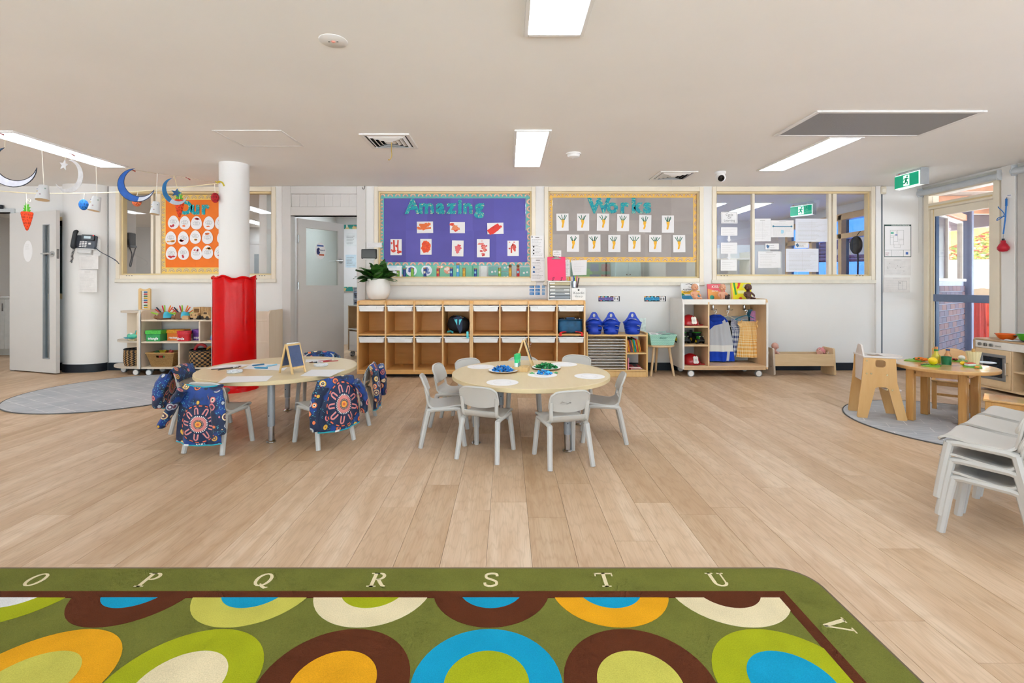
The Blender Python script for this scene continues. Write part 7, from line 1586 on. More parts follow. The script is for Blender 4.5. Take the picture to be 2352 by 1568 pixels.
def crescent(px, py, rpx, rope, hpx, lab, c1, c2, a0, inner, rot, edge=None, frac=.3):
    a = on(rope, hpx); d = a.y; t = thing('paper_moon', lab, 'paper decoration', P(px, py, d), R(rot)); r = rpx*d/FPX; n = 28
    out = [(r*math.cos(R(a0+250*k/n)), r*math.sin(R(a0+250*k/n))) for k in range(n+1)]
    off = (r*inner*math.cos(R(a0+125+180)), r*inner*math.sin(R(a0+125+180))); e0, e1 = out[0], out[-1]
    ri = math.hypot(e0[0]-off[0], e0[1]-off[1]); an0 = math.atan2(e0[1]-off[1], e0[0]-off[0]); an1 = math.atan2(e1[1]-off[1], e1[0]-off[0])
    if an1 < an0: an1 += 2*math.pi
    inn = [(off[0]+ri*math.cos(lerp(an1, an0, k/n)), off[1]+ri*math.sin(lerp(an1, an0, k/n))) for k in range(1, n)]
    ob('moon_card', G().prism(out+inn, -.0015, .0015), col(c1, .6, var=.12, scale=18), t)
    if c2: m_ = int(n*frac); ob('painted_part', G().prism(out[:m_+1]+inn[n-1-m_:], -.0025, .0025), col(c2, .55, var=.15, scale=18), t)
    if edge: ob('drawn_edge', G().tube([(x, 0, z) for x, z in out+inn], .0035, 5, True), col(edge, .6), t)
    tp = a-Vector(P(px, py, d)); q = max(out+inn, key=lambda p: p[1]); ob('hanging_thread', G().tube([tuple(Matrix.Rotation(-R(rot), 3, 'Z') @ tp), (q[0], 0, q[1]-.006)], .002, 5), col('#efe6c8', .7), t); return t
crescent(30, 383, 46, r2, 12, 'white paper crescent moon with dark outline and blue painted top', '#d9dcea', '#1a5f9c', 110, .24, 12, '#27303c', .42)
crescent(158, 405, 38, r2, 172, 'plain silver-grey paper crescent moon opening the other way', '#d6d6d8', None, -155, .24, -8)
crescent(313, 425, 38, r2, 297, 'deep blue painted paper crescent moon with a white tip', '#d5dbe6', '#1559b0', 95, .27, 10, '#1c3a66', .72)
def star(px, py, rpx, rope, hpx, lab, c, rot):
    a = on(rope, hpx); d = a.y; t = thing('paper_star', lab, 'paper decoration', P(px, py, d), R(rot)); r = rpx*d/FPX
    ob('star_card', G().prism([(r*(1 if k % 2 == 0 else .45)*math.sin(math.pi*k/5+.2), r*(1 if k % 2 == 0 else .45)*math.cos(math.pi*k/5+.2)) for k in range(10)], -.0015, .0015), col(c, .55, var=.1), t); ob('hanging_thread', G().tube([tuple(Matrix.Rotation(-R(rot), 3, 'Z') @ (a-P(px, py, d))), (r*.2, 0, r*.9)], .002, 5), col('#d8cf9c', .7), t)
star(147, 379, 13, r2, 152, 'small silver-grey paper star beside the grey moon', '#d3d3d5', -8); star(405, 443, 11, r2, 398, 'small blue paper star in front of the second carrot', '#15507f', 20)
mn = crescent(402, 440, 30, r2, 400, 'narrow blue paper moon hanging edge-on by the second carrot', '#c9d6e6', '#2a78b4', 100, .25, 72, None, .6)
for hpx, lab in ((2, 'red peg clipped to the line by the big white moon'), (300, 'brown peg clipped to the line above the blue moon'), (435, 'small dark red peg alone on the line near the pillar'), (167, 'red peg hanging beside the grey moon')):
    a = on(r2, hpx); t = thing('clothes_peg', lab, 'peg', a, R(20)); ob('peg_half', G().box((.012, -.004, .0), (.045, .006, .007), .001, Matrix.Rotation(R(25), 4, 'Y')), col('#9a3a34', .6), t); ob('peg_half', G().box((.012, .004, .0), (.045, .006, .007), .001, Matrix.Rotation(R(32), 4, 'Y')), col('#a5483c', .6), t); ob('peg_spring', G().cyl((.008, -.008, -.002), (.008, .008, -.002), .004, n=8), col('#aaaaaa', .3, 1), t)
def CO(px): return FPX/math.hypot(FPX, px-VX)
def cup(px, py, rope, hpx, lab, wpx=18, hp=34, tl=0):
    a = on(rope, hpx); d = a.y; c = P(px, py, d); t = thing('paper_cup', lab, 'paper decoration', c); t.rotation_euler = (R(-10), R(tl), 0); r = wpx*d/FPX*CO(px); h = hp*d/FPX/2
    ob('cup_wall', G().lathe([(r*.68, h), (r, -h), (r*.96, -h), (r*.64, h-.003)], 28), col('#d5d7d8', .6, var=.04), t); ob('cup_base', G().lathe([(0, h-.002), (r*.68, h-.002), (r*.68, h), (0, h)], 24), col('#dadbdc', .6), t); ob('cup_inside', G().lathe([(r*.95, -h+.001), (r*.66, h-.004), (0, h-.004)], 24), col('#d9bf96', .8), t)
    for k in range(4): an = R(-150+40*k); z = h*(.5-.45*(k % 3)); rr = lerp(r*.68, r, (h-z)/(2*h)); ob('sticker_dot', G().sphere((rr*math.cos(an), rr*math.sin(an), z), .006, 8, 6), col(('#7f86a8', '#c8b48a', '#a88f98', '#8fa39a')[k], .6), t)
    q = Matrix.Rotation(R(tl), 3, 'Y').inverted() @ Matrix.Rotation(R(-10), 3, 'X').inverted() @ (a-c); ob('hanging_thread', G().tube([q, (0, 0, h)], .003, 6), col('#f1ece0', .7), t)
cup(99, 443, r2, 95, 'grey paper cup lantern hanging beside the first orange carrot', 18, 34, -4); cup(219, 468, r2, 219, 'grey paper cup lantern hanging beside the blue honeycomb ball', 15.5, 33, 5); cup(357, 478, r2, 357, 'grey paper cup lantern hanging before the orange board window', 12, 29)
def honey(c, sc):
    m, t, b = base('honeycomb_'+c.strip('#')); v = nd(t, 'ShaderNodeTexVoronoi', feature='DISTANCE_TO_EDGE'); v.inputs['Scale'].default_value = sc; v.inputs['Randomness'].default_value = .15; t.links.new(coords(t, 'Object', (1, 1, .45)), v.inputs[0])
    h = lin(c); o = ramp(t, v.outputs['Distance'], [(.02, tuple(min(1, x*1.25) for x in h[:3])+(1,)), (.22, tuple(x*.5 for x in h[:3])+(1,))]); t.links.new(o, b.inputs['Base Color']); b.inputs['Roughness'].default_value = .7; bump(t, b, v.outputs['Distance'], -.8, .006); return m
def hcomb(px, py, rx, rz_, rope, hpx, lab, c, prof=None, nm='honeycomb_ball'):
    a = on(rope, hpx); d = a.y; p = P(px, py, d); t = thing(nm, lab, 'paper decoration', p); k = d/FPX; rx *= CO(px)
    if prof: g = G().lathe([(r*k*CO(px), z*k) for r, z in prof], 28)
    else:
        g = G().grid(lambda u, v: ((rx*k*(1+.04*math.sin(40*math.pi*u)))*math.sin(math.pi*v)*math.cos(2*math.pi*u), (rx*k*(1+.04*math.sin(40*math.pi*u)))*math.sin(math.pi*v)*math.sin(2*math.pi*u), rz_*k*math.cos(math.pi*v)), 60, 14)
    ob('honeycomb', g, honey(c, 75), t); q = a-p; ob('hanging_thread', G().tube([q, (0, 0, (prof[-1][1] if prof else rz_)*k)], .0028, 5), col('#f2ecdf', .7), t); return t, k
CP = [(0, -23), (3, -21), (8, -10), (12.5, 5), (15, 15), (15.3, 18.5), (13, 20.5), (0, 21)]
for px, py, hp, lab, s in ((62, 507, 62, 'orange honeycomb paper carrot with green leaf top before the open door', 1.0), (412, 478, 412, 'orange honeycomb paper carrot with green leaf top before the orange board', .95)):
    t, k = hcomb(px, py, 0, 0, r1, hp, lab, '#e8430f', [(r*s*(.82 if s < 1 else 1), z*s) for r, z in CP], 'paper_carrot'); z0 = 20*s*k
    g = G(); lf = [(-.5, 0), (-1, .12), (-.62, .2), (-.9, .42), (-.5, .42), (-.72, .66), (-.34, .62), (-.2, 1), (.1, .7), (.5, .78), (.34, .5), (.85, .48), (.5, .28), (.95, .14), (.5, 0)]; w_ = 10*k*s; h_ = 24*k*s
    ob('leaf_top', g.prism([(x*w_, z0+z*h_) for x, z in lf], -.0015, .0015), col('#4fb01f', .6), t); ob('thread_bow', G().tube(spl([(0, 0, z0+h_), (.01, 0, z0+h_+.03), (.035, 0, z0+h_+.02), (.03, 0, z0+h_-.0), (.005, 0, z0+h_+.02)], 5), .003, 5), col('#f2ecdf', .7), t)
hcomb(192, 470, 11.5, 12.5, r1, 192, 'blue honeycomb paper ball on the cream cord', '#1a6fc0'); hcomb(314, 464, 11, 10, r1, 314, 'salmon orange honeycomb paper ball below the blue moon', '#ee7a4c'); hcomb(494, 454, 9.5, 11.5, r1, 492, 'dark red honeycomb paper egg hanging beside the pillar', '#b81520')
# ================================================================== RIGHT SIDE: PLAY TABLE, CHAIRS, KITCHEN
RUB = wood('rubberwood', '#d9a763', '#b97e3e', (26, 26, 3), .32, .2, .3); RUBT = wood('rubberwood_top', '#dcb27a', '#c99454', (5, 40, 30), .22, .4, .3)
wt = thing('play_table', 'round honey wood play table with square legs on the grey rug', 'table', (3.565, 3.925, .007), R(-1)); PT = .45; PR = .335
ob('tabletop', G().lathe([(0, PT-.026), (PR-.004, PT-.026), (PR, PT-.02), (PR, PT-.004), (PR-.004, PT), (0, PT)], 56), RUBT, wt)
lp = [(-.30, .0), (.0, -.185), (.015, .19), (.30, .0)]
lp = [(-.305, -.0), (-.005, -.18), (.01, .185), (.295, -.005)]
for x, y in lp:
    T = Matrix.Translation((x*.86, y*1.0, 0)) @ Matrix.Rotation(R(32), 4, 'Z'); l = ob('leg', G().box((0, 0, (PT-.027)/2), (.052, .052, PT-.028), .004, T), RUB, wt); ob('bolt', G().cyl((0, -.026, PT-.06), (0, -.030, PT-.06), .007, n=10, T=T), col('#8c7a50', .3, .9), l)
for a, b in ((0, 1), (1, 3), (3, 2), (2, 0)):
    p, q = Vector((lp[a][0]*.86, lp[a][1], PT-.06)), Vector((lp[b][0]*.86, lp[b][1], PT-.06)); d = q-p; T = Matrix.Translation((p+q)/2) @ Matrix.Rotation(math.atan2(d.y, d.x), 4, 'Z'); ob('apron', G().box((0, 0, 0), (d.length-.05, .02, .055), .002, T), RUB, wt)
def kid_chair(loc, rot, lab):
    c = thing('wooden_chair', lab, 'chair', (loc[0], loc[1], .007), rot); S = .262
    ob('seat', G().b2(-.14, .14, -.125, .14, S-.016, S, .005), RUBT, c)
    for s in (-1, 1):
        ob('front_leg', G().b2(s*.12-.016, s*.12+.016, .095, .127, 0, S-.017, .003), RUB, c)
        l = ob('back_post', G().prism([(-.125, 0), (-.095, 0), (-.10, .25), (-.145, .49), (-.16, .515), (-.175, .50), (-.135, .26)], s*.13-.014, s*.13+.014, 'yz'), RUB, c)
        for z in (.24, .40): ob('bolt', G().cyl((s*.145, -.118-(z-.24)*.2, z), (s*.148, -.118-(z-.24)*.2, z), .007, n=10), col('#8c7a50', .3, .9), l)
        ob('side_rail', G().b2(s*.12-.009, s*.12+.009, -.10, .10, S-.052, S-.018, .002), RUB, c); ob('stretcher', G().b2(s*.12-.008, s*.12+.008, -.10, .10, .085, .107, .002), RUB, c)
    ob('front_rail', G().b2(-.11, .11, .10, .118, S-.052, S-.018, .002), RUB, c); ob('rear_stretcher', G().b2(-.12, .12, -.108, -.094, .085, .107, .002), RUB, c)
    def bk(u, v): q = 2*u-1; return (q*.118, -.142-.014*v*1.6+.012*q*q-.012, .37+v*(.105+.045*(1-q*q)))
    ob('back_slat', slab(G(), bk, 14, 8, .016), RUBT, c); return c
kid_chair((3.985, 4.295), R(137), 'honey wood child chair facing the glazed door side of the play table'); kid_chair((3.71, 3.545), R(44), 'honey wood child chair nearest the stacked grey chairs')
# doll high chair
u = Vector((.94, -.345, 0)).normalized(); HB = wood('plywood_toy', '#dcb176', '#cf9d5c', (12, 12, 3), .4); HG = col('#d9cfc8', .4)
hc = thing('doll_high_chair', 'plywood doll high chair with splayed legs and round tray', 'toy chair', (3.125, 4.065, .007), math.atan2(u.y, u.x))
sp_ = [(-.165, 0), (-.10, 0), (-.045, .25), (-.03, .262), (.03, .262), (.045, .25), (.105, 0), (.165, 0), (.172, .01), (.105, .30), (.095, .50), (-.125, .50), (-.13, .42), (-.14, .30), (-.172, .01)]
for s in (-1, 1):
    p = ob('side_panel', G().prism([sp_, rrect(-.045, .025, .425, .485, .02)[::-1]], s*.115-.007, s*.115+.007, 'xz'), HB, hc)
    for x, z in ((-.105, .475), (-.105, .37), (-.075, .37), (.035, .365), (.035, .245), (.07, .243)): ob('bolt', G().cyl((x, s*.122, z), (x, s*.126, z), .007, n=10), col('#c9b98c', .25, .9), p)
ob('tray', G().prism([[(-.13, -.125), (.03, -.125)]+[(.03+.125*1.15*math.sin(R(15*k)), -.125*math.cos(R(15*k))) for k in range(1, 12)]+[(.03, .125), (-.13, .125)], rrect(-.075, .03, -.075, .075, .03)[::-1]], .502, .514, 'xy'), HG, hc)
ob('backrest', G().prism([(-.10, .30), (.10, .30), (.10, .50), (.05, .585), (.03, .60), (-.03, .60), (-.05, .585), (-.10, .50)], -.122, -.110, 'yz'), HG, hc); ob('seat', G().b2(-.11, .03, -.107, .107, .355, .367), HB, hc); ob('footrest', G().b2(.03, .14, -.107, .107, .235, .247, .003), HG, hc)
# ---------------------------------------------------------------- things on the play table
PZ = PT+.007
def tp(px, py): return TP(px, py, PZ)
def mat_board(px, py, lab, rot, w=.15, h=.11, c='#6fae2c'):
    t = thing('green_board', lab, 'chopping board', tp(px, py), R(rot), 'green toy chopping boards'); ob('board_plate', G().prism(rrect(-w/2, w/2, -h/2, h/2, .015), .0005, .006, 'xy'), col(c, .4), t); ob('board_underside', G().prism(rrect(-w/2+.004, w/2-.004, -h/2+.004, h/2-.004, .015), 0, .0008, 'xy'), DARK, t); return t
mat_board(2100, 828, 'green toy chopping board under the carrots', 35); mat_board(2139, 839.5, 'green toy chopping board under the lemon and cutlery', 42, .17); mat_board(2233, 841.5, 'green toy chopping board under the fruit and sliced loaf', 48, .17); mat_board(2204, 829, 'green toy chopping board under the white mushroom', 40, .14)
PTZ = PZ+.006
def veg(name, px, py, lab, cat, builder, rot=0, z=PTZ): t = thing(name, lab, cat, TP(px, py, z), R(rot)); builder(t); return t
for k, (px, py, r, lab) in enumerate(((2117, 826, 20, 'orange toy carrot lying on top of another on the green board'), (2113, 827.5, -25, 'dark orange toy carrot at the edge of the green board'), (2127, 828.5, -5, 'light orange toy carrot at the front of the green board'))):
    veg('toy_carrot', px, py, lab, 'toy food', lambda t: (ob('root', G().tube([(-.035, 0, .013), (0, 0, .0125), (.035, 0, .010)], [.013, .0115, .003], 12), col('#e8792a', .5), t), ob('leaf_stub', G().tube([(-.048, 0, .013), (-.035, 0, .013)], [.004, .006], 8), col('#3e8a34', .6), t)), r, PTZ+(.016 if k == 0 else 0))
veg('toy_bean', 2131, 825.5, 'green toy bean beside the carrots', 'toy food', lambda t: (ob('pod', G().tube(spl([(-.05, 0, .006), (-.02, .01, .007), (.02, .01, .007), (.05, 0, .006)], 4), [.003]+[.006]*11+[.003], 8), col('#3f9a34', .5), t), ob('stalk', G().tube([(.05, 0, .006), (.06, .0, .008)], .002, 6), col('#6a7a3a', .6), t)), 20)
veg('toy_lemon', 2142.5, 837.5, 'big yellow toy lemon on the green board', 'toy food', lambda t: (ob('fruit', G().lathe([(0, -.033), (.012, -.030), (.028, -.015), (.031, 0), (.028, .015), (.012, .030), (0, .034)], 22, T=Matrix.Translation((0, 0, .031)) @ Matrix.Rotation(R(70), 4, 'X')), col('#f0c716', .45, bmp=.1), t), ob('stem_end', G().sphere((0, .030, .042), .005, 8, 6), col('#d8a812', .5), t)), 10)
veg('oil_bottle', 2150, 833, 'yellow toy oil bottle with green collar and cork', 'toy bottle', lambda t: (ob('glass_body', G().lathe([(0, 0), (.028, 0), (.03, .006), (.03, .055), (.013, .085), (.013, .10), (0, .10)], 8), col('#c9b62c', .25), t), ob('collar', G().lathe([(0, .10), (.0145, .10), (.0145, .115), (0, .115)], 14), col('#2e8a3a', .4), t), ob('cork', G().lathe([(0, .115), (.012, .115), (.013, .135), (0, .135)], 14), col('#c58550', .7), t)), 0, PZ)
veg('green_cup', 2173.5, 836.5, 'dark green toy cup on the play table', 'toy cup', lambda t: (ob('cup', G().lathe([(0, 0), (.031, 0), (.034, .062), (.031, .062), (.028, .004), (0, .004)], 26), col('#0d6b3f', .4), t), ob('cup_rim', G().tube([(.0325*math.cos(k*.262), .0325*math.sin(k*.262), .062) for k in range(24)], .002, 6, True), col('#0f7a48', .35), t)), 0, PZ)
veg('toy_shaker', 2177, 832, 'tan toy bottle with blue cap standing behind the green cup', 'toy bottle', lambda t: (ob('body', G().lathe([(0, 0), (.026, 0), (.027, .05), (.013, .085), (.012, .10), (0, .10)], 18), col('#c98f5c', .45), t), ob('cap', G().lathe([(0, .10), (.014, .10), (.014, .112), (0, .112)], 16), col('#1c4a86', .4), t)), 0, PZ)
veg('toy_mushroom', 2209, 828, 'white toy mushroom on the green board', 'toy food', lambda t: (ob('cap', G().sphere((0, 0, .026), (.024, .022, .02), 16, 10), col('#eee9e2', .5), t), ob('stalk', G().cyl((0, 0, 0), (0, 0, .022), .012, .010, 12), col('#dcd2c2', .6), t)), 0)
veg('toy_sausages', 2192, 827, 'small red toy sausages beside the mushroom', 'toy food', lambda t: [ob('sausage', G().tube(spl([(-.025, y, .009), (0, y+.004, .009), (.025, y, .009)], 3), [.004]+[.008]*5+[.004], 10), col('#b5483a', .5), t) for y in (-.012, .008)], 30)
veg('toy_lemon_half', 2211.5, 838.5, 'small yellow toy pepper beside the sliced loaf', 'toy food', lambda t: (ob('fruit', G().sphere((0, 0, .016), (.024, .017, .016), 16, 10), col('#f2c81a', .4), t), ob('stalk', G().cyl((.02, 0, .02), (.03, 0, .026), .004, n=8), col('#4f8a2c', .6), t)), 20)
veg('toy_tin', 2228, 840.5, 'red and white toy food tin lying on the green board', 'toy food', lambda t: (ob('tin', G().b2(-.036, .036, -.018, .018, 0, .026, .006), col('#d8d4cc', .4), t), ob('red_band', G().b2(-.0365, .0365, -.0185, .0185, .019, .027, .005), col('#d3402c', .4), t)), 5)
veg('toy_carrot', 2244, 843.5, 'orange toy carrot slice at the rim of the play table', 'toy food', lambda t: (ob('slice', G().lathe([(0, 0), (.02, 0), (.02, .008), (0, .008)], 18, sy=.6), col('#ee8a2a', .5), t), ob('core', G().lathe([(0, .008), (.008, .008), (.008, .009), (0, .009)], 12, sy=.6), col('#f2a850', .5), t)), 10)
for px, py, lab, r in ((2128, 836.5, 'grey toy spoon lying across the green board', 15), (2158, 838, 'grey toy knife lying behind the lemon', -10)):
    veg('toy_cutlery', px, py, lab, 'toy cutlery', lambda t: (ob('handle', G().b2(-.06, .0, -.004, .004, .0, .004, .001), col('#3a3d42', .35), t), ob('bowl', G().lathe([(0, 0), (.012, .001), (.014, .005), (0, .004)], 14, (.012, 0, 0), sy=.8), col('#a9adb2', .2, .9), t)), r)
veg('cupcake_pot', 2236, 836, 'tall cream fluted toy pot standing on the play table', 'toy pot', lambda t: (ob('fluted_cup', G().grid(lambda a, v: (lambda r: (r*math.cos(2*math.pi*a), r*math.sin(2*math.pi*a), .105*v))((.030+.019*v)*(1+.035*math.cos(2*math.pi*a*16))), 96, 4), col('#e2d3a6', .6), t), ob('cup_floor', G().lathe([(0, .0), (.03, 0), (.03, .003), (0, .003)], 20), col('#d8c79a', .6), t), ob('filling', G().lathe([(0, .095), (.045, .095), (.045, .1), (0, .1)], 24), col('#cdb988', .7), t), ob('knob', G().cyl((0, 0, .10), (0, 0, .128), .012, n=12), col('#c99a5c', .6), t)), 0, PZ)
veg('toy_plate', 2265, 834.5, 'pale blue shiny toy plate at the far rim of the play table', 'toy plate', lambda t: (ob('plate', G().lathe([(0, .001), (.04, .001), (.062, .009), (.064, .011), (.04, .005), (0, .004)], 32), col('#cfe2ee', .15), t), ob('plate_rim', G().tube([(.063*math.cos(k*.2618), .063*math.sin(k*.2618), .010) for k in range(24)], .0018, 6, True), col('#dceaf2', .15), t)), 0, PZ)
# ---------------------------------------------------------------- toy kitchen against the right wall
KX0, KX1, KY0, KY1, KT = 5.045, 5.385, 3.95, 5.20, .545
kt = thing('toy_kitchen', 'birch toy kitchen with oven, knobs and open shelves by the glazed door', 'toy kitchen', (0, 0, 0)); KB = wood('kitchen_birch', '#e6cca6', '#dcbd92', (12, 12, 12), .42); KW = wood('kitchen_top', '#c9a983', '#bb9871', (30, 5, 30), .3)
ob('end_panel', G().prism([(KX0, .03), (KX1, .03), (KX1, KT), (KX0+.03, KT)]+[(KX0+.03-.03*math.sin(R(18*k)), KT-.03+.03*math.cos(R(18*k))) for k in range(1, 6)], KY1-.02, KY1, 'xz'), KW, kt)
ob('end_panel', G().b2(KX0, KX1, KY0, KY0+.02, .03, KT, .003), KW, kt); ob('worktop', G().b2(KX0+.004, KX1, KY0+.02, KY1-.02, KT-.02, KT-.002, .004), KW, kt)
ob('control_panel', G().b2(KX0+.002, KX0+.018, KY0+.02, KY1-.021, KT-.098, KT-.021, .002), col('#ece8e1', .4), kt); ob('base_board', G().b2(KX0+.01, KX1, KY0+.02, KY1-.02, .03, .05), KB, kt); ob('back_board', G().b2(KX1-.01, KX1, KY0+.02, KY1-.02, .05, KT-.02), KB, kt)
kc = [KY1-.02, 4.80, 4.56, KY0+.02]
for y in kc[1:3]: ob('partition', G().b2(KX0+.004, KX1-.01, y-.008, y+.008, .05, KT-.099), KB, kt)
dr_ = ob('oven_door', G().b2(KX0, KX0+.018, kc[1]+.012, kc[0]-.004, .052, KT-.101, .003), KB, kt)
oy0, oy1 = kc[1]+.06, kc[0]-.06; ob('oven_window', G().b2(KX0-.004, KX0+.002, oy0+.03, oy1-.03, .16, .365), col('#16222f', .06), dr_)
g = G().b2(KX0-.006, KX0+.002, oy0, oy1, .365, .395, .002).b2(KX0-.006, KX0+.002, oy0, oy1, .13, .16, .002).b2(KX0-.006, KX0+.002, oy0, oy0+.03, .16, .365, .002).b2(KX0-.006, KX0+.002, oy1-.03, oy1, .16, .365, .002); ob('oven_frame', g, col('#8f9295', .35, .4), dr_)
ob('oven_handle', G().tube([(KX0, oy0-.018, .20), (KX0-.025, oy0-.018, .20), (KX0-.025, oy0-.018, .32), (KX0, oy0-.018, .32)], .005, 8), col('#c9cbcd', .2, 1), dr_)
for k, y in enumerate((KY1-.075, KY1-.135, KY1-.195)): q = ob('knob', G().cyl((KX0+.002, y, KT-.06), (KX0-.012, y, KT-.06), .017, n=18), col('#a9a7a2', .3, .8), kt); ob('knob_grip', G().b2(KX0-.022, KX0-.010, y-.004, y+.004, KT-.074, KT-.046, .002), col('#8f8d88', .3, .8), q)
ob('towel_knob', G().tube([(KX0, KY1-.25, KT-.062), (KX0-.015, KY1-.25, KT-.062), (KX0-.015, KY1-.29, KT-.062), (KX0, KY1-.29, KT-.062)], .005, 8), col('#a9a7a2', .3, .8), kt)
ob('shelf_board', G().b2(KX0+.006, KX1-.01, kc[2]+.008, kc[1]-.008, .235, .250), KB, kt); ob('cupboard_door', G().b2(KX0, KX0+.018, kc[3]+.004, kc[2]-.004, .052, KT-.101, .003), KB, kt)
def bowl(y, x, z, r, h, c, lab, base_c=None, handles=True):
    b = thing('toy_bowl', lab, 'toy bowl', (x, y, z)); ob('bowl', G().lathe([(0, 0), (r*.55, 0), (r*.8, h*.35), (r*.97, h*.9), (r, h), (r*.95, h), (r*.78, h*.38), (r*.52, .006), (0, .006)], 34), col(c, .35), b)
    ob('rim', G().tube([(r*math.cos(k*.196), r*math.sin(k*.196), h) for k in range(32)], .005, 6, True), col(c, .35), b)
    if base_c: ob('base_band', G().lathe([(r*.56, -.0005), (r*.72, .012), (r*.80, h*.22), (r*.74, h*.22), (r*.5, .001)], 34), col(base_c, .5), b)
    if handles:
        for s in (-1, 1): ob('handle', G().b2(-.02, .02, s*r-.0, s*(r+.03), h-.006, h+.002, .003), col('#8a9096', .4), b)
bowl(5.0, 5.20, KT-.001, .085, .055, '#ef6a16', 'orange toy bowl on the toy kitchen worktop'); bowl(4.77, 5.19, KT-.001, .09, .07, '#46b414', 'green toy colander on the toy kitchen worktop', '#5d6580'); bowl(4.52, 5.19, KT-.001, .095, .035, '#4b2a86', 'purple toy pan on the toy kitchen worktop', '#5a8a2c')
ob('white_cloth', slab(G(), lambda u, v: (-.05+.1*u, -.06+.12*v, .004+.006*math.sin(7*u)*math.sin(5*v)), 10, 10, .003), col('#e9edf2', .7), None, 'crumpled white paper on the toy kitchen worktop between the bowls', 'paper', loc=(5.12, 4.88, KT-.001))
bowl(4.66, 5.13, .251, .06, .05, '#6a2a9c', 'purple toy bowl on the open toy kitchen shelf', None, False)
veg('sauce_bottle', 2317.5, 896, 'yellow toy sauce bottle with pale cap inside the toy kitchen', 'toy bottle', lambda t: (ob('body', G().lathe([(0, 0), (.021, 0), (.022, .006), (.021, .06), (.010, .078), (.010, .084), (0, .084)], 18), col('#ecc40e', .35), t), ob('cap', G().lathe([(0, .084), (.010, .084), (.009, .1), (0, .1)], 14), col('#efe6b8', .4), t))); bpy.data.objects['sauce_bottle'].location = (5.14, 4.70, .051)
# red bulb on a blue cord, small sign on the right wall trim
bl_ = thing('hanging_bulb', 'red bulb-shaped rattle hanging by a blue cord on the door trim', 'bulb', (RX-.065, 5.185, Z(567, 5.185)))
ob('bulb', G().lathe([(0, -.052), (.03, -.048), (.048, -.028), (.05, -.005), (.036, .025), (.022, .045), (.02, .07), (0, .07)], 24), col('#c0142f', .45), bl_); ob('cap', G().lathe([(0, .07), (.012, .07), (.012, .09), (0, .09)], 12), DARK, bl_); ob('chain', G().tube([(0, 0, .09), (.002, 0, .14)], .003, 6), col('#a0a4a8', .3, 1), bl_)
ob('blue_cord', G().tube([(.002, 0, .14), (.015, -.01, .33), (.02, -.015, .50)], .006, 8).tube(spl([(.018, -.012, .33), (-.02, .03, .32), (-.03, .035, .29), (.012, .0, .35), (-.02, .03, .43), (.0, .05, .44)], 5), .004, 6).b2(.012, .024, -.022, -.008, .44, .52), col('#2274c4', .6), bl_); ob('hook', G().tube([(.022, -.012, .50), (.025, -.012, .53), (.04, -.012, .54)], .0025, 6), DARK, bl_)
ps = thing('door_sign', 'small white and blue label on the trim beside the glazed door', 'sign', (RX-.032, 5.17, Z(451, 5.17)), R(-90)); ob('plate', G().b2(-.045, .045, -.002, 0, -.02, .02, .0005), PAPER, ps); ob('plate_print', G().b2(.0, .035, -.003, -.002, .006, .012), col('#4a6aa8', .5), ps)
# ================================================================== OUTSIDE THE GLAZED DOOR
V0 = Vector((5.72, 6.40, 0)); V1 = Vector((7.05, 7.40, 0)); vd = (V1-V0).normalized(); va = math.atan2(vd.y, vd.x); VL = (V1-V0).length
ow = thing('brick_wall', 'purple-brown brick garden wall under the outside window', 'wall', V0, va)
MORT = col('#b9bccb', .85, var=.06); BRM = [col(h, .8, var=.18, scale=70, bmp=.15) for h in ('#6d5560', '#7a5a5e', '#665868', '#5f5566', '#815c58')]
ob('mortar_core', G().b2(.002, VL, .005, .12, -.1, 1.165), MORT, ow); bh, bl2 = .086, .24; rows_ = int(1.26/bh); rnd = random.Random(8); bm = {}
for r in range(rows_):
    z = -.1+r*bh; x = -(bl2/2 if r % 2 else 0)
    while x < VL-.01:
        a, b = max(0, x), min(VL, x+bl2)
        if b-a > .03:
            k = (round(b-a, 3), rnd.randrange(5))
            if k not in bm: o = ob('brick', G().b2(-(b-a)/2+.0055, (b-a)/2-.0055, -.012, .01, -bh/2+.0055, bh/2-.0055, .003), BRM[k[1]], ow, flat=True); bm[k] = o.data
            else: o = ob('brick', bm[k], None, ow)
            o.location = ((a+b)/2, 0, z+bh/2)
        x += bl2
g = G()
for r in range(rows_):
    o = ob('brick', G().b2(-.012, .0, .006, .112, -bh/2+.0055, bh/2-.0055, .003), BRM[r % 5], ow, flat=True); o.location = (0, 0, -.1+(r+.5)*bh)
od = thing('outside_window', 'sliding window above the brick garden wall, with white sill', 'window', V0, va); WF = col('#d9d3c8', .5); z0, z1 = 1.19, 2.08
ob('sill', G().b2(-.01, VL-.05, -.03, .10, 1.165, 1.205, .005), col('#eeeae4', .5), od); ob('frame', G().b2(.0, .03, 0, .06, z0, z1).b2(VL-.16, VL-.10, 0, .06, z0, z1).b2(0, VL-.1, 0, .06, z1-.03, z1).b2(.60, .635, -.005, .06, z0, z1), WF, od)
ob('dark_screen', G().b2(.03, .60, .025, .03, z0, z1-.03), col('#5c5258', .35, var=.08), od); ob('clear_pane', G().b2(.635, VL-.16, .03, .034, z0, z1-.03), GLASS, od)
vp = ob('verandah_post', G().b2(-.07, .07, -.07, .07, 0, 2.5, .008), col('#6f7894', .5), None, 'grey-blue square verandah post at the end of the brick wall', 'post', loc=(V1.x+.03, V1.y+.0, -.12), rot=va)
vr = thing('verandah_roof', 'verandah roof with peach-painted beams outside the glazed door', 'roof', (0, 0, 0)); PE = col('#d99f7a', .55, var=.06)
ob('soffit', G().b2(RX+WT, 8.6, -2.7, 9.2, 2.44, 2.48), col('#a99684', .8, var=.08, scale=2), vr)  # the stretch towards the camera is unseen, added to shade the right windows
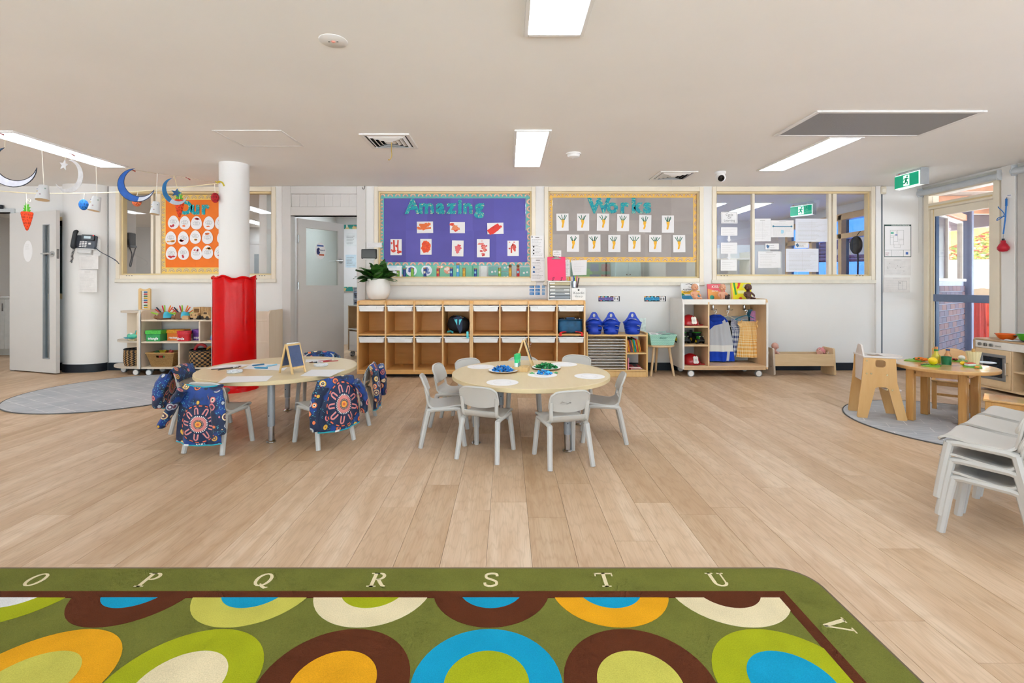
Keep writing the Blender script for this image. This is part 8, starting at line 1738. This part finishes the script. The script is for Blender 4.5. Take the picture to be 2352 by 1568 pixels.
for y in (-1.8, -.8, .2, 1.2, 2.2, 3.2, 4.2, 5.2, 6.2, 7.2, 8.2): ob('roof_beam', G().b2(RX+WT, 8.6, y-.04, y+.04, 2.32, 2.44, .004), PE, vr)
ob('fascia_beam', G().b2(8.4, 8.5, -2.7, 9.2, 2.14, 2.44, .004), col('#4b3a3c', .6), vr); ob('gutter', G().b2(8.5, 8.62, -2.7, 9.2, 2.28, 2.42, .02), col('#d8d2c8', .5), vr); ob('wall_beam', G().box((0, 0, 0), (VL, .07, .09), .004, Matrix.Translation(((V0+V1)/2+Vector((0, 0, 2.14)))) @ Matrix.Rotation(va, 4, 'Z')), PE, vr)
# white steel fence
fc = thing('steel_fence', 'white corrugated steel fence beyond the verandah', 'fence', (12.5, 11.0, -.12), R(-28)); FW = col('#eef0f0', .45)
for k in range(30):
    x = -6+k*.4
    for z, h in ((0, 1.05), (1.08, .72)): ob('fence_sheet', G().prism([(0, 0), (.03, .03), (.17, .03), (.2, 0), (.37, 0), (.4, 0), (.4, .008), (.2, .008), (.17, .038), (.03, .038), (0, .008)], z, z+h, 'xy'), FW, fc).location = (x, 0, 0)
for z in (1.05, 1.80): ob('fence_rail', G().b2(-6, 6, -.03, .05, z, z+.05, .004), FW, fc)
# coat rack with vests
ck = thing('vest_rack', 'wooden rack with curved top outside, hung with bright vests', 'rack', tuple(P(2254, 700, 7.7)*Vector((1, 1, 0)) if False else Vector((X(2256, 7.7), 7.7, -.12))), R(-20)); KW2 = wood('rack_pine', '#e3c9a2', '#d2b182', (8, 8, 3))
ob('rack_panel', G().prism([(-.2, .93), (.2, .93), (.2, 1.13), (.12, 1.17), (0, 1.185), (-.12, 1.17), (-.2, 1.13)], -.012, .012), KW2, ck)
for s in (-1, 1): ob('rack_post', G().b2(s*.2-.015, s*.2+.015, -.02, .02, 0, 1.12, .003), KW2, ck)
ob('rack_foot', G().b2(-.22, .22, -.15, .15, 0, .03, .004), KW2, ck)
for k in range(6): ob('peg', G().cyl((-.15+.06*k, -.012, 1.0), (-.15+.06*k, -.06, 1.005), .006, n=8), DARK, ck)
for k, (dx, c, lab) in enumerate(((-.10, '#c8301c', 'red-orange vest hanging on the outdoor rack'), (-.0, '#f0481c', 'bright orange vest hanging on the outdoor rack'), (.11, '#86d01e', 'lime hi-vis vest with grey tape on the outdoor rack'))):
    a = garment('safety_vest', lab, 'vest', ck.location.x+dx*.94, ck.location.y-.09-dx*.3, [(.885, -.05, .05), (.82, -.08, .09), (.5, -.09, .11), (.18, -.1, .12)], .03, col(c, .6, var=.12, scale=9), seed=20+k, rot=-20)
    if k == 2: ob('reflective_tape', G().box((.0, -.06, .5), (.2, .004, .05)), col('#9aa4ae', .3), a)
# shade sails, neighbour's roof and trees
def sail(pts, c, lab): return ob('shade_sail', slab(G(), lambda u, v: Vector(pts[0]).lerp(Vector(pts[1]), u).lerp(Vector(pts[3]).lerp(Vector(pts[2]), u), v)-Vector((0, 0, .5*math.sin(math.pi*u)*math.sin(math.pi*v)*.3)), 10, 10, .01), col(c, .7), None, lab, 'shade sail')
sail([(9.5, 11.2, 2.9), (14, 13.0, 3.0), (14.3, 16, 2.2), (10, 15, 2.05)], '#f08a16', 'orange shade sail over the yard seen through the outside window')
for q in ((9.5, 11.2, 2.9), (14, 13.0, 3.0), (14.3, 16, 2.2), (10, 15, 2.05)): ob('sail_post', G().cyl((q[0], q[1], -.12), (q[0], q[1], q[2]+.05), .05, n=12), col('#7a2a22', .5), None, 'dark red steel post holding a corner of the orange shade sail', 'post', 'shade sail posts')
nb = thing('neighbour_house', 'red tiled roof of a neighbouring house beyond the fence', 'house', (27, 33, -.12), R(-20)); ob('house_wall', G().b2(-6, 6, -4, 4, 0, 2.6), col('#c9b7a0', .8), nb)
for k in range(9): z = 2.5+k*.26; ob('roof_course', G().b2(-6.6+.25*k, 6.6-.25*k, -4.5+.5*k, 4.5-.5*k if k < 8 else .6, z, z+.2, .02), col('#b5664c', .8, var=.12, scale=6), nb)
def tree(x, y, h, r, lab, hs, seed):
    t = thing('garden_tree', lab, 'tree', (x, y, -.12)); rnd = random.Random(seed); ob('trunk', G().tube([(0, 0, 0), (.05, .02, h*.3), (-.04, 0, h*.6)], [.16, .12, .07], 10), col('#6b5744', .9), t)
    for j, c in enumerate(hs):
        g = G()
        for k in range(700):
            a, b, q = rnd.uniform(0, 6.28), math.acos(rnd.uniform(-1, 1)), r*rnd.uniform(.55, 1.0)*(1+.25*math.sin(3*rnd.random()))
            p = Vector((q*math.sin(b)*math.cos(a), q*math.sin(b)*math.sin(a), h*.68+q*.75*math.cos(b))); s = rnd.uniform(.07, .16)
            T = Matrix.Translation(p) @ Matrix.Rotation(rnd.uniform(0, 6), 4, 'Z') @ Matrix.Rotation(rnd.uniform(0, 3), 4, 'X'); g.add([(-s, 0, 0), (0, -s*.5, 0), (s, 0, 0), (0, s*.5, 0)], [(0, 1, 2, 3)], 0, T)
        ob('foliage', g, col(c, .7, var=.2), t, kind='stuff', flat=True)
tree(17.5, 19.2, 4.1, 1.9, 'yellow-green bushy tree beyond the white fence', ('#8f8d3a', '#a89c4a', '#6f7a34'), 1); tree(18.6, 15.4, 3.4, 1.3, 'lighter green shrub tree close behind the white fence', ('#8aa048', '#6f8a3c'), 2); tree(25.5, 19.5, 6.0, 2.2, 'tall dark olive tree at the side beyond the fence', ('#6a6f3a', '#8b8444'), 3)
# ================================================================== ROOMS SEEN THROUGH THE GLASS
def wallart(x0, x1, z0, z1, y, lab, c, cat='poster', deco=None, name='rear_poster', rot=0):
    t = thing(name, lab, cat, ((x0+x1)/2, y, (z0+z1)/2), rot); w, h = abs(x1-x0)/2, (z1-z0)/2; ob('panel', G().b2(-w, w, -.006, 0, -h, h), col(c, .55, var=.12, scale=6), t)
    if deco: deco(t, w, h)
    return t
RY = 8.995
wallart(X(925, 9), X(1100, 9), 1.0, 1.62, RY, 'green paper display behind the window under the purple board', '#35b28a', 'display board', name='rear_display')
for px, py, r, c, c2, lab in ((945, 622, .10, '#1d4fa0', '#e6e9ee', 'blue and white earth disc on the green display nearest the plant'), (980, 621, .10, '#1d4fa0', '#d8dde6', 'blue and white earth disc in the middle of the green display'), (1011, 608, .07, '#f0d9cc', '#e58a66', 'coral spotted paper disc at the top of the green display'), (1028, 620, .07, '#efd6c8', '#e4805c', 'coral spotted paper disc low on the green display')):
    t = thing('paper_disc', lab, 'artwork', P(px, py, 8.98)); ob('disc', G().prism(circ(0, 0, r, 28), -.004, 0), col(c2, .6), t); ob('disc_paint', G().prism(blob(-.01, .02, r*.6, r*.5, 12, .3, random.Random(px)), -.006, -.003), col(c, .6), t); ob('disc_spot', G().prism(blob(.03, -.04, r*.3, r*.25, 9, .3, random.Random(px+1)), -.006, -.003), col(c, .6), t)
wallart(X(1105, 9), X(1118, 9), .6, 2.0, RY, 'white narrow cupboard edge between the rear displays', '#efeeec', 'panel'); wallart(X(1122, 9), X(1216, 9), 1.0, 1.62, RY, 'grey rear display with teal paintings', '#a9adaf', 'display board', name='rear_display')
for px, py, lab in ((1134, 622, 'teal painting with white dots on the grey rear display, left-most'), (1163, 612, 'teal painting with white dots high on the grey rear display'), (1162, 634, 'teal painting low on the grey rear display'), (1207, 624, 'teal painting with one white dot by the long notices')):
    t = thing('rear_painting', lab.replace(', left-most', ', next to the white cupboard edge'), 'artwork', P(px, py, 8.98)); ob('paper', G().prism(rrect(-.1, .1, -.085, .085, .015), -.004, 0), col('#2ba69a', .5, var=.2, scale=12), t); ob('white_dots', G().prism(circ(-.03, -.02, .02, 12), -.006, -.003).prism(circ(.03, -.01, .018, 12), -.006, -.003), PAPER, t)
wallart(X(1310, 9), X(1402, 9), 1.1, 1.6, RY, 'dark green poster of computers behind the grey board window', '#3f6f5a', deco=lambda t, w, h: [ob('screen_shape', G().prism(rrect(a*w-.08, a*w+.08, .02, .16, .02), -.010, -.005).b2(a*w-.09, a*w+.09, -.010, -.005, -.1, -.04), col(c, .5), t) for a, c in ((.2, '#35507a'), (.75, '#7a3a3c'))]+[ob('grass_shape', G().prism(blob(-w*.4, -.02, w*.4, .12, 14, .3), -.008, -.005), col('#4f9a3a', .6), t)])
cb2 = thing('rear_cupboard', 'pale aqua double-door cupboard behind the grey board window', 'cupboard', (X(1437, 8.8), 8.8, 0)); cw_ = (X(1466, 8.8)-X(1409, 8.8))/2; ob('carcass', G().b2(-cw_, cw_, -.18, .18, 0, 1.85, .004), col('#a9c9cf', .45), cb2)
for s in (-1, 1): q = ob('cupboard_door', G().b2(min(0, s*cw_)+.003, max(0, s*cw_)-.003, -.195, -.18, .05, 1.82, .003), col('#b3d3d8', .4), cb2); ob('door_knob', G().sphere((s*.03, -.205, 1.3), .012, 10, 8), DARK, q)
def chev_d(t, w, h):
    g = G()
    for k in range(11): x = -w*.5+k*w*.13+(w*.1 if k > 5 else 0); ribbon(g, [(x, -.01), (x+.02, .03), (x, .07)], .012, -.009, -.005, 'xz')
    ob('chevrons', g, col('#4a6a94', .5), t)
    for k, c in enumerate(('#8fb8a4', '#7fb7c4', '#c7a3b4', '#d69a6a', '#b3b0c4')): q = ob('portrait_card', G().b2(-w*.95+k*w*.36, -w*.62+k*w*.36, -.009, -.005, -h*.9, -h*.35), col(c, .5), t); ob('portrait', G().prism(blob(-w*.785+k*w*.36, -h*.62, .02, .03, 10, .1), -.012, -.008), col('#5a4a48', .6), q)
wallart(X(1474, 9), X(1556, 9), 1.1, 1.56, RY, 'pale poster with blue chevrons and portrait cards', '#dcdcdf', deco=chev_d)
t = thing('paper_disc', 'large blue paper disc behind the grey board window', 'artwork', P(1576, 619, 8.98)); ob('disc', G().prism(blob(0, 0, .13, .125, 26, .03), -.004, 0), col('#4a72ad', .6), t); ob('disc_paint', G().prism(blob(.0, -.0, .09, .09, 20, .08), -.006, -.003), col('#5580b8', .6), t)
# room behind the middle door
bd = thing('rear_noticeboard', 'white noticeboard with patterned teal border behind the middle door', 'noticeboard', (-2.52, 8.985, 1.62)); ob('board_face', G().b2(-.62, .62, -.01, 0, -.62, .62), PAPER, bd)
def tealpat():
    m, t, b = base('teal_pattern'); v = nd(t, 'ShaderNodeTexVoronoi'); v.inputs['Scale'].default_value = 16; t.links.new(coords(t), v.inputs[0]); s = nd(t, 'ShaderNodeSeparateColor'); t.links.new(v.outputs['Color'], s.inputs[0])
    t.links.new(ramp(t, s.outputs[0], [(0, lin('#2f8f86')), (.45, lin('#66b49a')), (.65, lin('#e3c98a')), (.8, lin('#dcdcd2')), (.9, lin('#d08a6a'))], 'CONSTANT'), b.inputs['Base Color']); return m
TPAT = tealpat()
for a in ((-.62, .62, .54, .62), (-.62, .62, -.62, -.54), (-.62, -.55, -.54, .54), (.55, .62, -.54, .54)): ob('board_border', G().b2(a[0], a[1], -.016, -.01, a[2], a[3]), TPAT, bd)
for k in range(10): rnd = random.Random(k); x, z = -.5+.25*(k % 5), .22-.4*(k//5); q = ob('pinned_sheet', G().b2(x, x+.2, -.014, -.01, z, z+.24), col(('#e8e9e8', '#dfe9e6', '#cfe0ea')[k % 3], .6), bd); ob('print', lines_g(x+.02, x+.18, z+.03, z+.2, 6, .003, -.016, rnd), INK, q, kind='stuff')
g_ = qd(806, 820, 500, 660, 7.9)
sb_ = thing('side_noticeboard', 'tall poster strip with teal border on the wall beside the middle door', 'noticeboard', (-2.50, 8.25, 1.55), R(-58)); ob('board_face', G().b2(-.2, .2, -.008, 0, -.5, .6), PAPER, sb_)
for a in ((-.2, -.14, -.5, .6), (-.2, .2, .52, .6), (-.2, .2, -.5, -.43)): ob('board_border', G().b2(a[0], a[1], -.014, -.008, a[2], a[3]), TPAT, sb_)
ob('leaf_picture', G().prism(circ(.05, .15, .05, 20, .16), -.012, -.008), col('#6fa98c', .5, var=.3, scale=30), sb_); ob('print', lines_g(-.1, .17, -.35, -.05, 9, .003, -.011), INK, sb_, kind='stuff')
ob('board_post', G().b2(-.02, .02, 0, .03, -1.55, .6), col('#d8d6d2', .5), sb_)
ss = thing('rear_trolley', 'birch trolley shelf with white front on wheels behind the middle door', 'trolley', (-2.02, 7.35, 0), R(-42)); BR = wood('rear_birch', '#cfae86', '#c09a70', (8, 8, 3))
for x in (-.45, .43): ob('side_panel', G().b2(x, x+.02, -.2, .2, .09, .80, .003), BR, ss)
for z in (.09, .42, .785): ob('shelf_board', G().b2(-.45, .45, -.2, .2, z, z+.018, .002), col('#dcd8d2', .5), ss)
ob('back_board', G().b2(-.43, .43, .18, .2, .1, .79), BR, ss); ob('front_sheet', G().b2(-.40, .1, -.206, -.2, .11, .40), PAPER, ss)
for x in (-.4, .4): caster(ss, x, -.15, .04)
t = thing('paper_tower', 'clear drawer tower with stacked blue-grey papers on the rear trolley', 'drawers', (-2.13, 7.33, .804), R(-42)); ob('tower_case', G().b2(-.18, .18, -.14, .14, 0, .012).b2(-.18, -.17, -.14, .14, 0, .28).b2(.17, .18, -.14, .14, 0, .28).b2(-.18, .18, -.14, .14, .27, .28), col('#d9dee2', .3), t)
for k in range(7): ob('paper_stack', G().b2(-.165+.01*(k % 2), .16, -.13-.006*(k % 3), .12, .016+.034*k, .04+.034*k, .003), col(('#5b6a86', '#8e9bb2', '#c3cad4', '#47597a')[k % 4], .6), t)
t = thing('white_tub', 'white round plastic tub on top of the clear drawer tower', 'tub', (-2.13, 7.33, 1.086)); ob('tub', G().lathe([(0, 0), (.13, 0), (.145, .15), (0, .15)], 30), col('#eceae8', .4), t); ob('tub_lid', G().lathe([(0, .15), (.152, .15), (.152, .17), (0, .17)], 30), col('#f0eeec', .4), t)
# room behind window 1 and the left doorway
t = thing('rear_cabinet', 'white low cabinet seen through the left doorway', 'cabinet', (-7.98, 7.8, 0)); ob('carcass', G().b2(-.75, .42, -.2, .25, .09, .90, .003), col('#eef0ef', .45), t); ob('counter_top', G().b2(-.77, .44, -.22, .25, .90, .925, .003), col('#f2f2f0', .35), t); ob('plinth', G().b2(-.75, .42, -.17, .25, 0, .09), col('#dcdcd8', .6), t)
for k in range(3): q = ob('cabinet_door', G().b2(-.745+.39*k, -.36+.39*k, -.214, -.2, .1, .89, .003), col('#f1f2f1', .4), t); ob('door_pull', G().b2(-.39+.39*k, -.37+.39*k, -.222, -.214, .7, .82, .002), col('#b8bbbd', .25, 1), q)
dd_ = thing('door_4', None, None, (-5.42, 10.69, 0)); dd_['kind'] = 'structure'; ob('door_leaf', G().b2(-.35, .45, -.02, 0, 0, 2.02, .003), GREYP, dd_); ob('door_frame', G().b2(-.42, -.35, -.03, 0, 0, 2.08).b2(.45, .52, -.03, 0, 0, 2.08).b2(-.42, .52, -.03, 0, 2.02, 2.08), GREYP, dd_); ob('door_window', G().b2(-.2, -.1, -.024, -.02, .9, 1.8), col('#8f979b', .1), dd_)
# office behind window 4
ow2 = struct('window_11', G().b2(RX+.05, RX+.056, 7.1, 9.3, .75, 2.2), glass_mat('blue_film_glass', '#86abe6', .12)); g = G()
for a, b in ((7.08, 7.16), (7.75, 7.83), (8.5, 8.58), (9.24, 9.32)): g.b2(RX-.03, RX+.1, a, b, .72, 2.24, .004)
g.b2(RX-.03, RX+.1, 7.1, 9.3, 2.16, 2.26, .004).b2(RX-.03, RX+.1, 7.1, 9.3, .7, .78, .004).b2(RX-.03, RX+.1, 7.1, 9.3, 1.86, 1.94, .004); ob('window_frame', g, col('#dcb887', .45), ow2)
bk2 = thing('rear_blue_poster', 'blue poster with photographs on the office wall, yellow at its top', 'poster', (2.70, 7.35, 1.42), R(90)); ob('panel', G().b2(-.5, .62, -.006, 0, -.55, .42), col('#6d9ac6', .5), bk2); ob('yellow_corner', G().b2(-.5, -.2, -.010, -.006, .12, .36), col('#e8b21e', .5), bk2)
for k, (x, z) in enumerate(((-.05, .25), (-.1, -.12), (-.1, -.42))): ob('photo', G().b2(x-.1, x+.1, -.010, -.006, z-.09, z+.09), col(('#7a86a8', '#8a8f88', '#b0765c')[k], .5, var=.5, scale=40), bk2)
t = thing('office_shelf', 'office shelf with books and files behind the handwritten sheets', 'shelf', (3.75, 9.35, 0)); ob('shelf_frame', G().b2(-.9, -.87, -.2, .2, 0, 1.75).b2(.87, .9, -.2, .2, 0, 1.75), col('#d6cdbd', .5), t)
for z in (.4, .8, 1.2, 1.6): ob('shelf_board', G().b2(-.87, .87, -.2, .2, z, z+.025), col('#d6cdbd', .5), t)
for k in range(16): rnd = random.Random(k+50); h = rnd.uniform(.2, .28); ob('office_file', G().b2(0, .05, -.1, .1, 0, h, .002).b2(.01, .04, -.102, -.1, h*.5, h*.8), col(('#3f5f8f', '#b5522f', '#e4e2dc', '#4b4f55', '#8a9aa8')[k % 5], .5), None, 'upright office file on the shelf behind window with notices', 'file', 'office files', loc=(2.95+k*.1, 9.3, 1.226 if k < 9 else .826))
wallart(3.25, 3.95, 1.40, 1.72, 9.59, 'grey sign board on the office back wall', '#a09a95', 'sign'); wallart(3.0, 4.4, 1.85, 2.1, 9.59, 'pale blue grey panel high on the office back wall', '#c9ced8', 'panel')
bb_ = thing('black_bag', 'black bag hanging on the office side wall behind the window', 'bag', (RX-.10, 7.32, 1.72)); ob('bag_body', G().sphere((0, 0, 0), (.07, .10, .14), 18, 12), col('#14161a', .7), bb_); ob('bag_strap', G().tube(spl([(0, -.03, -.1), (-.01, -.05, -.3), (0, -.02, -.5), (0, .04, -.52)], 5), .012, 8), col('#1b1d22', .7), bb_); ob('hang_loop', G().tube([(0, 0, .13), (.05, 0, .2), (.08, 0, .21)], .005, 6), col('#1b1d22', .7), bb_)
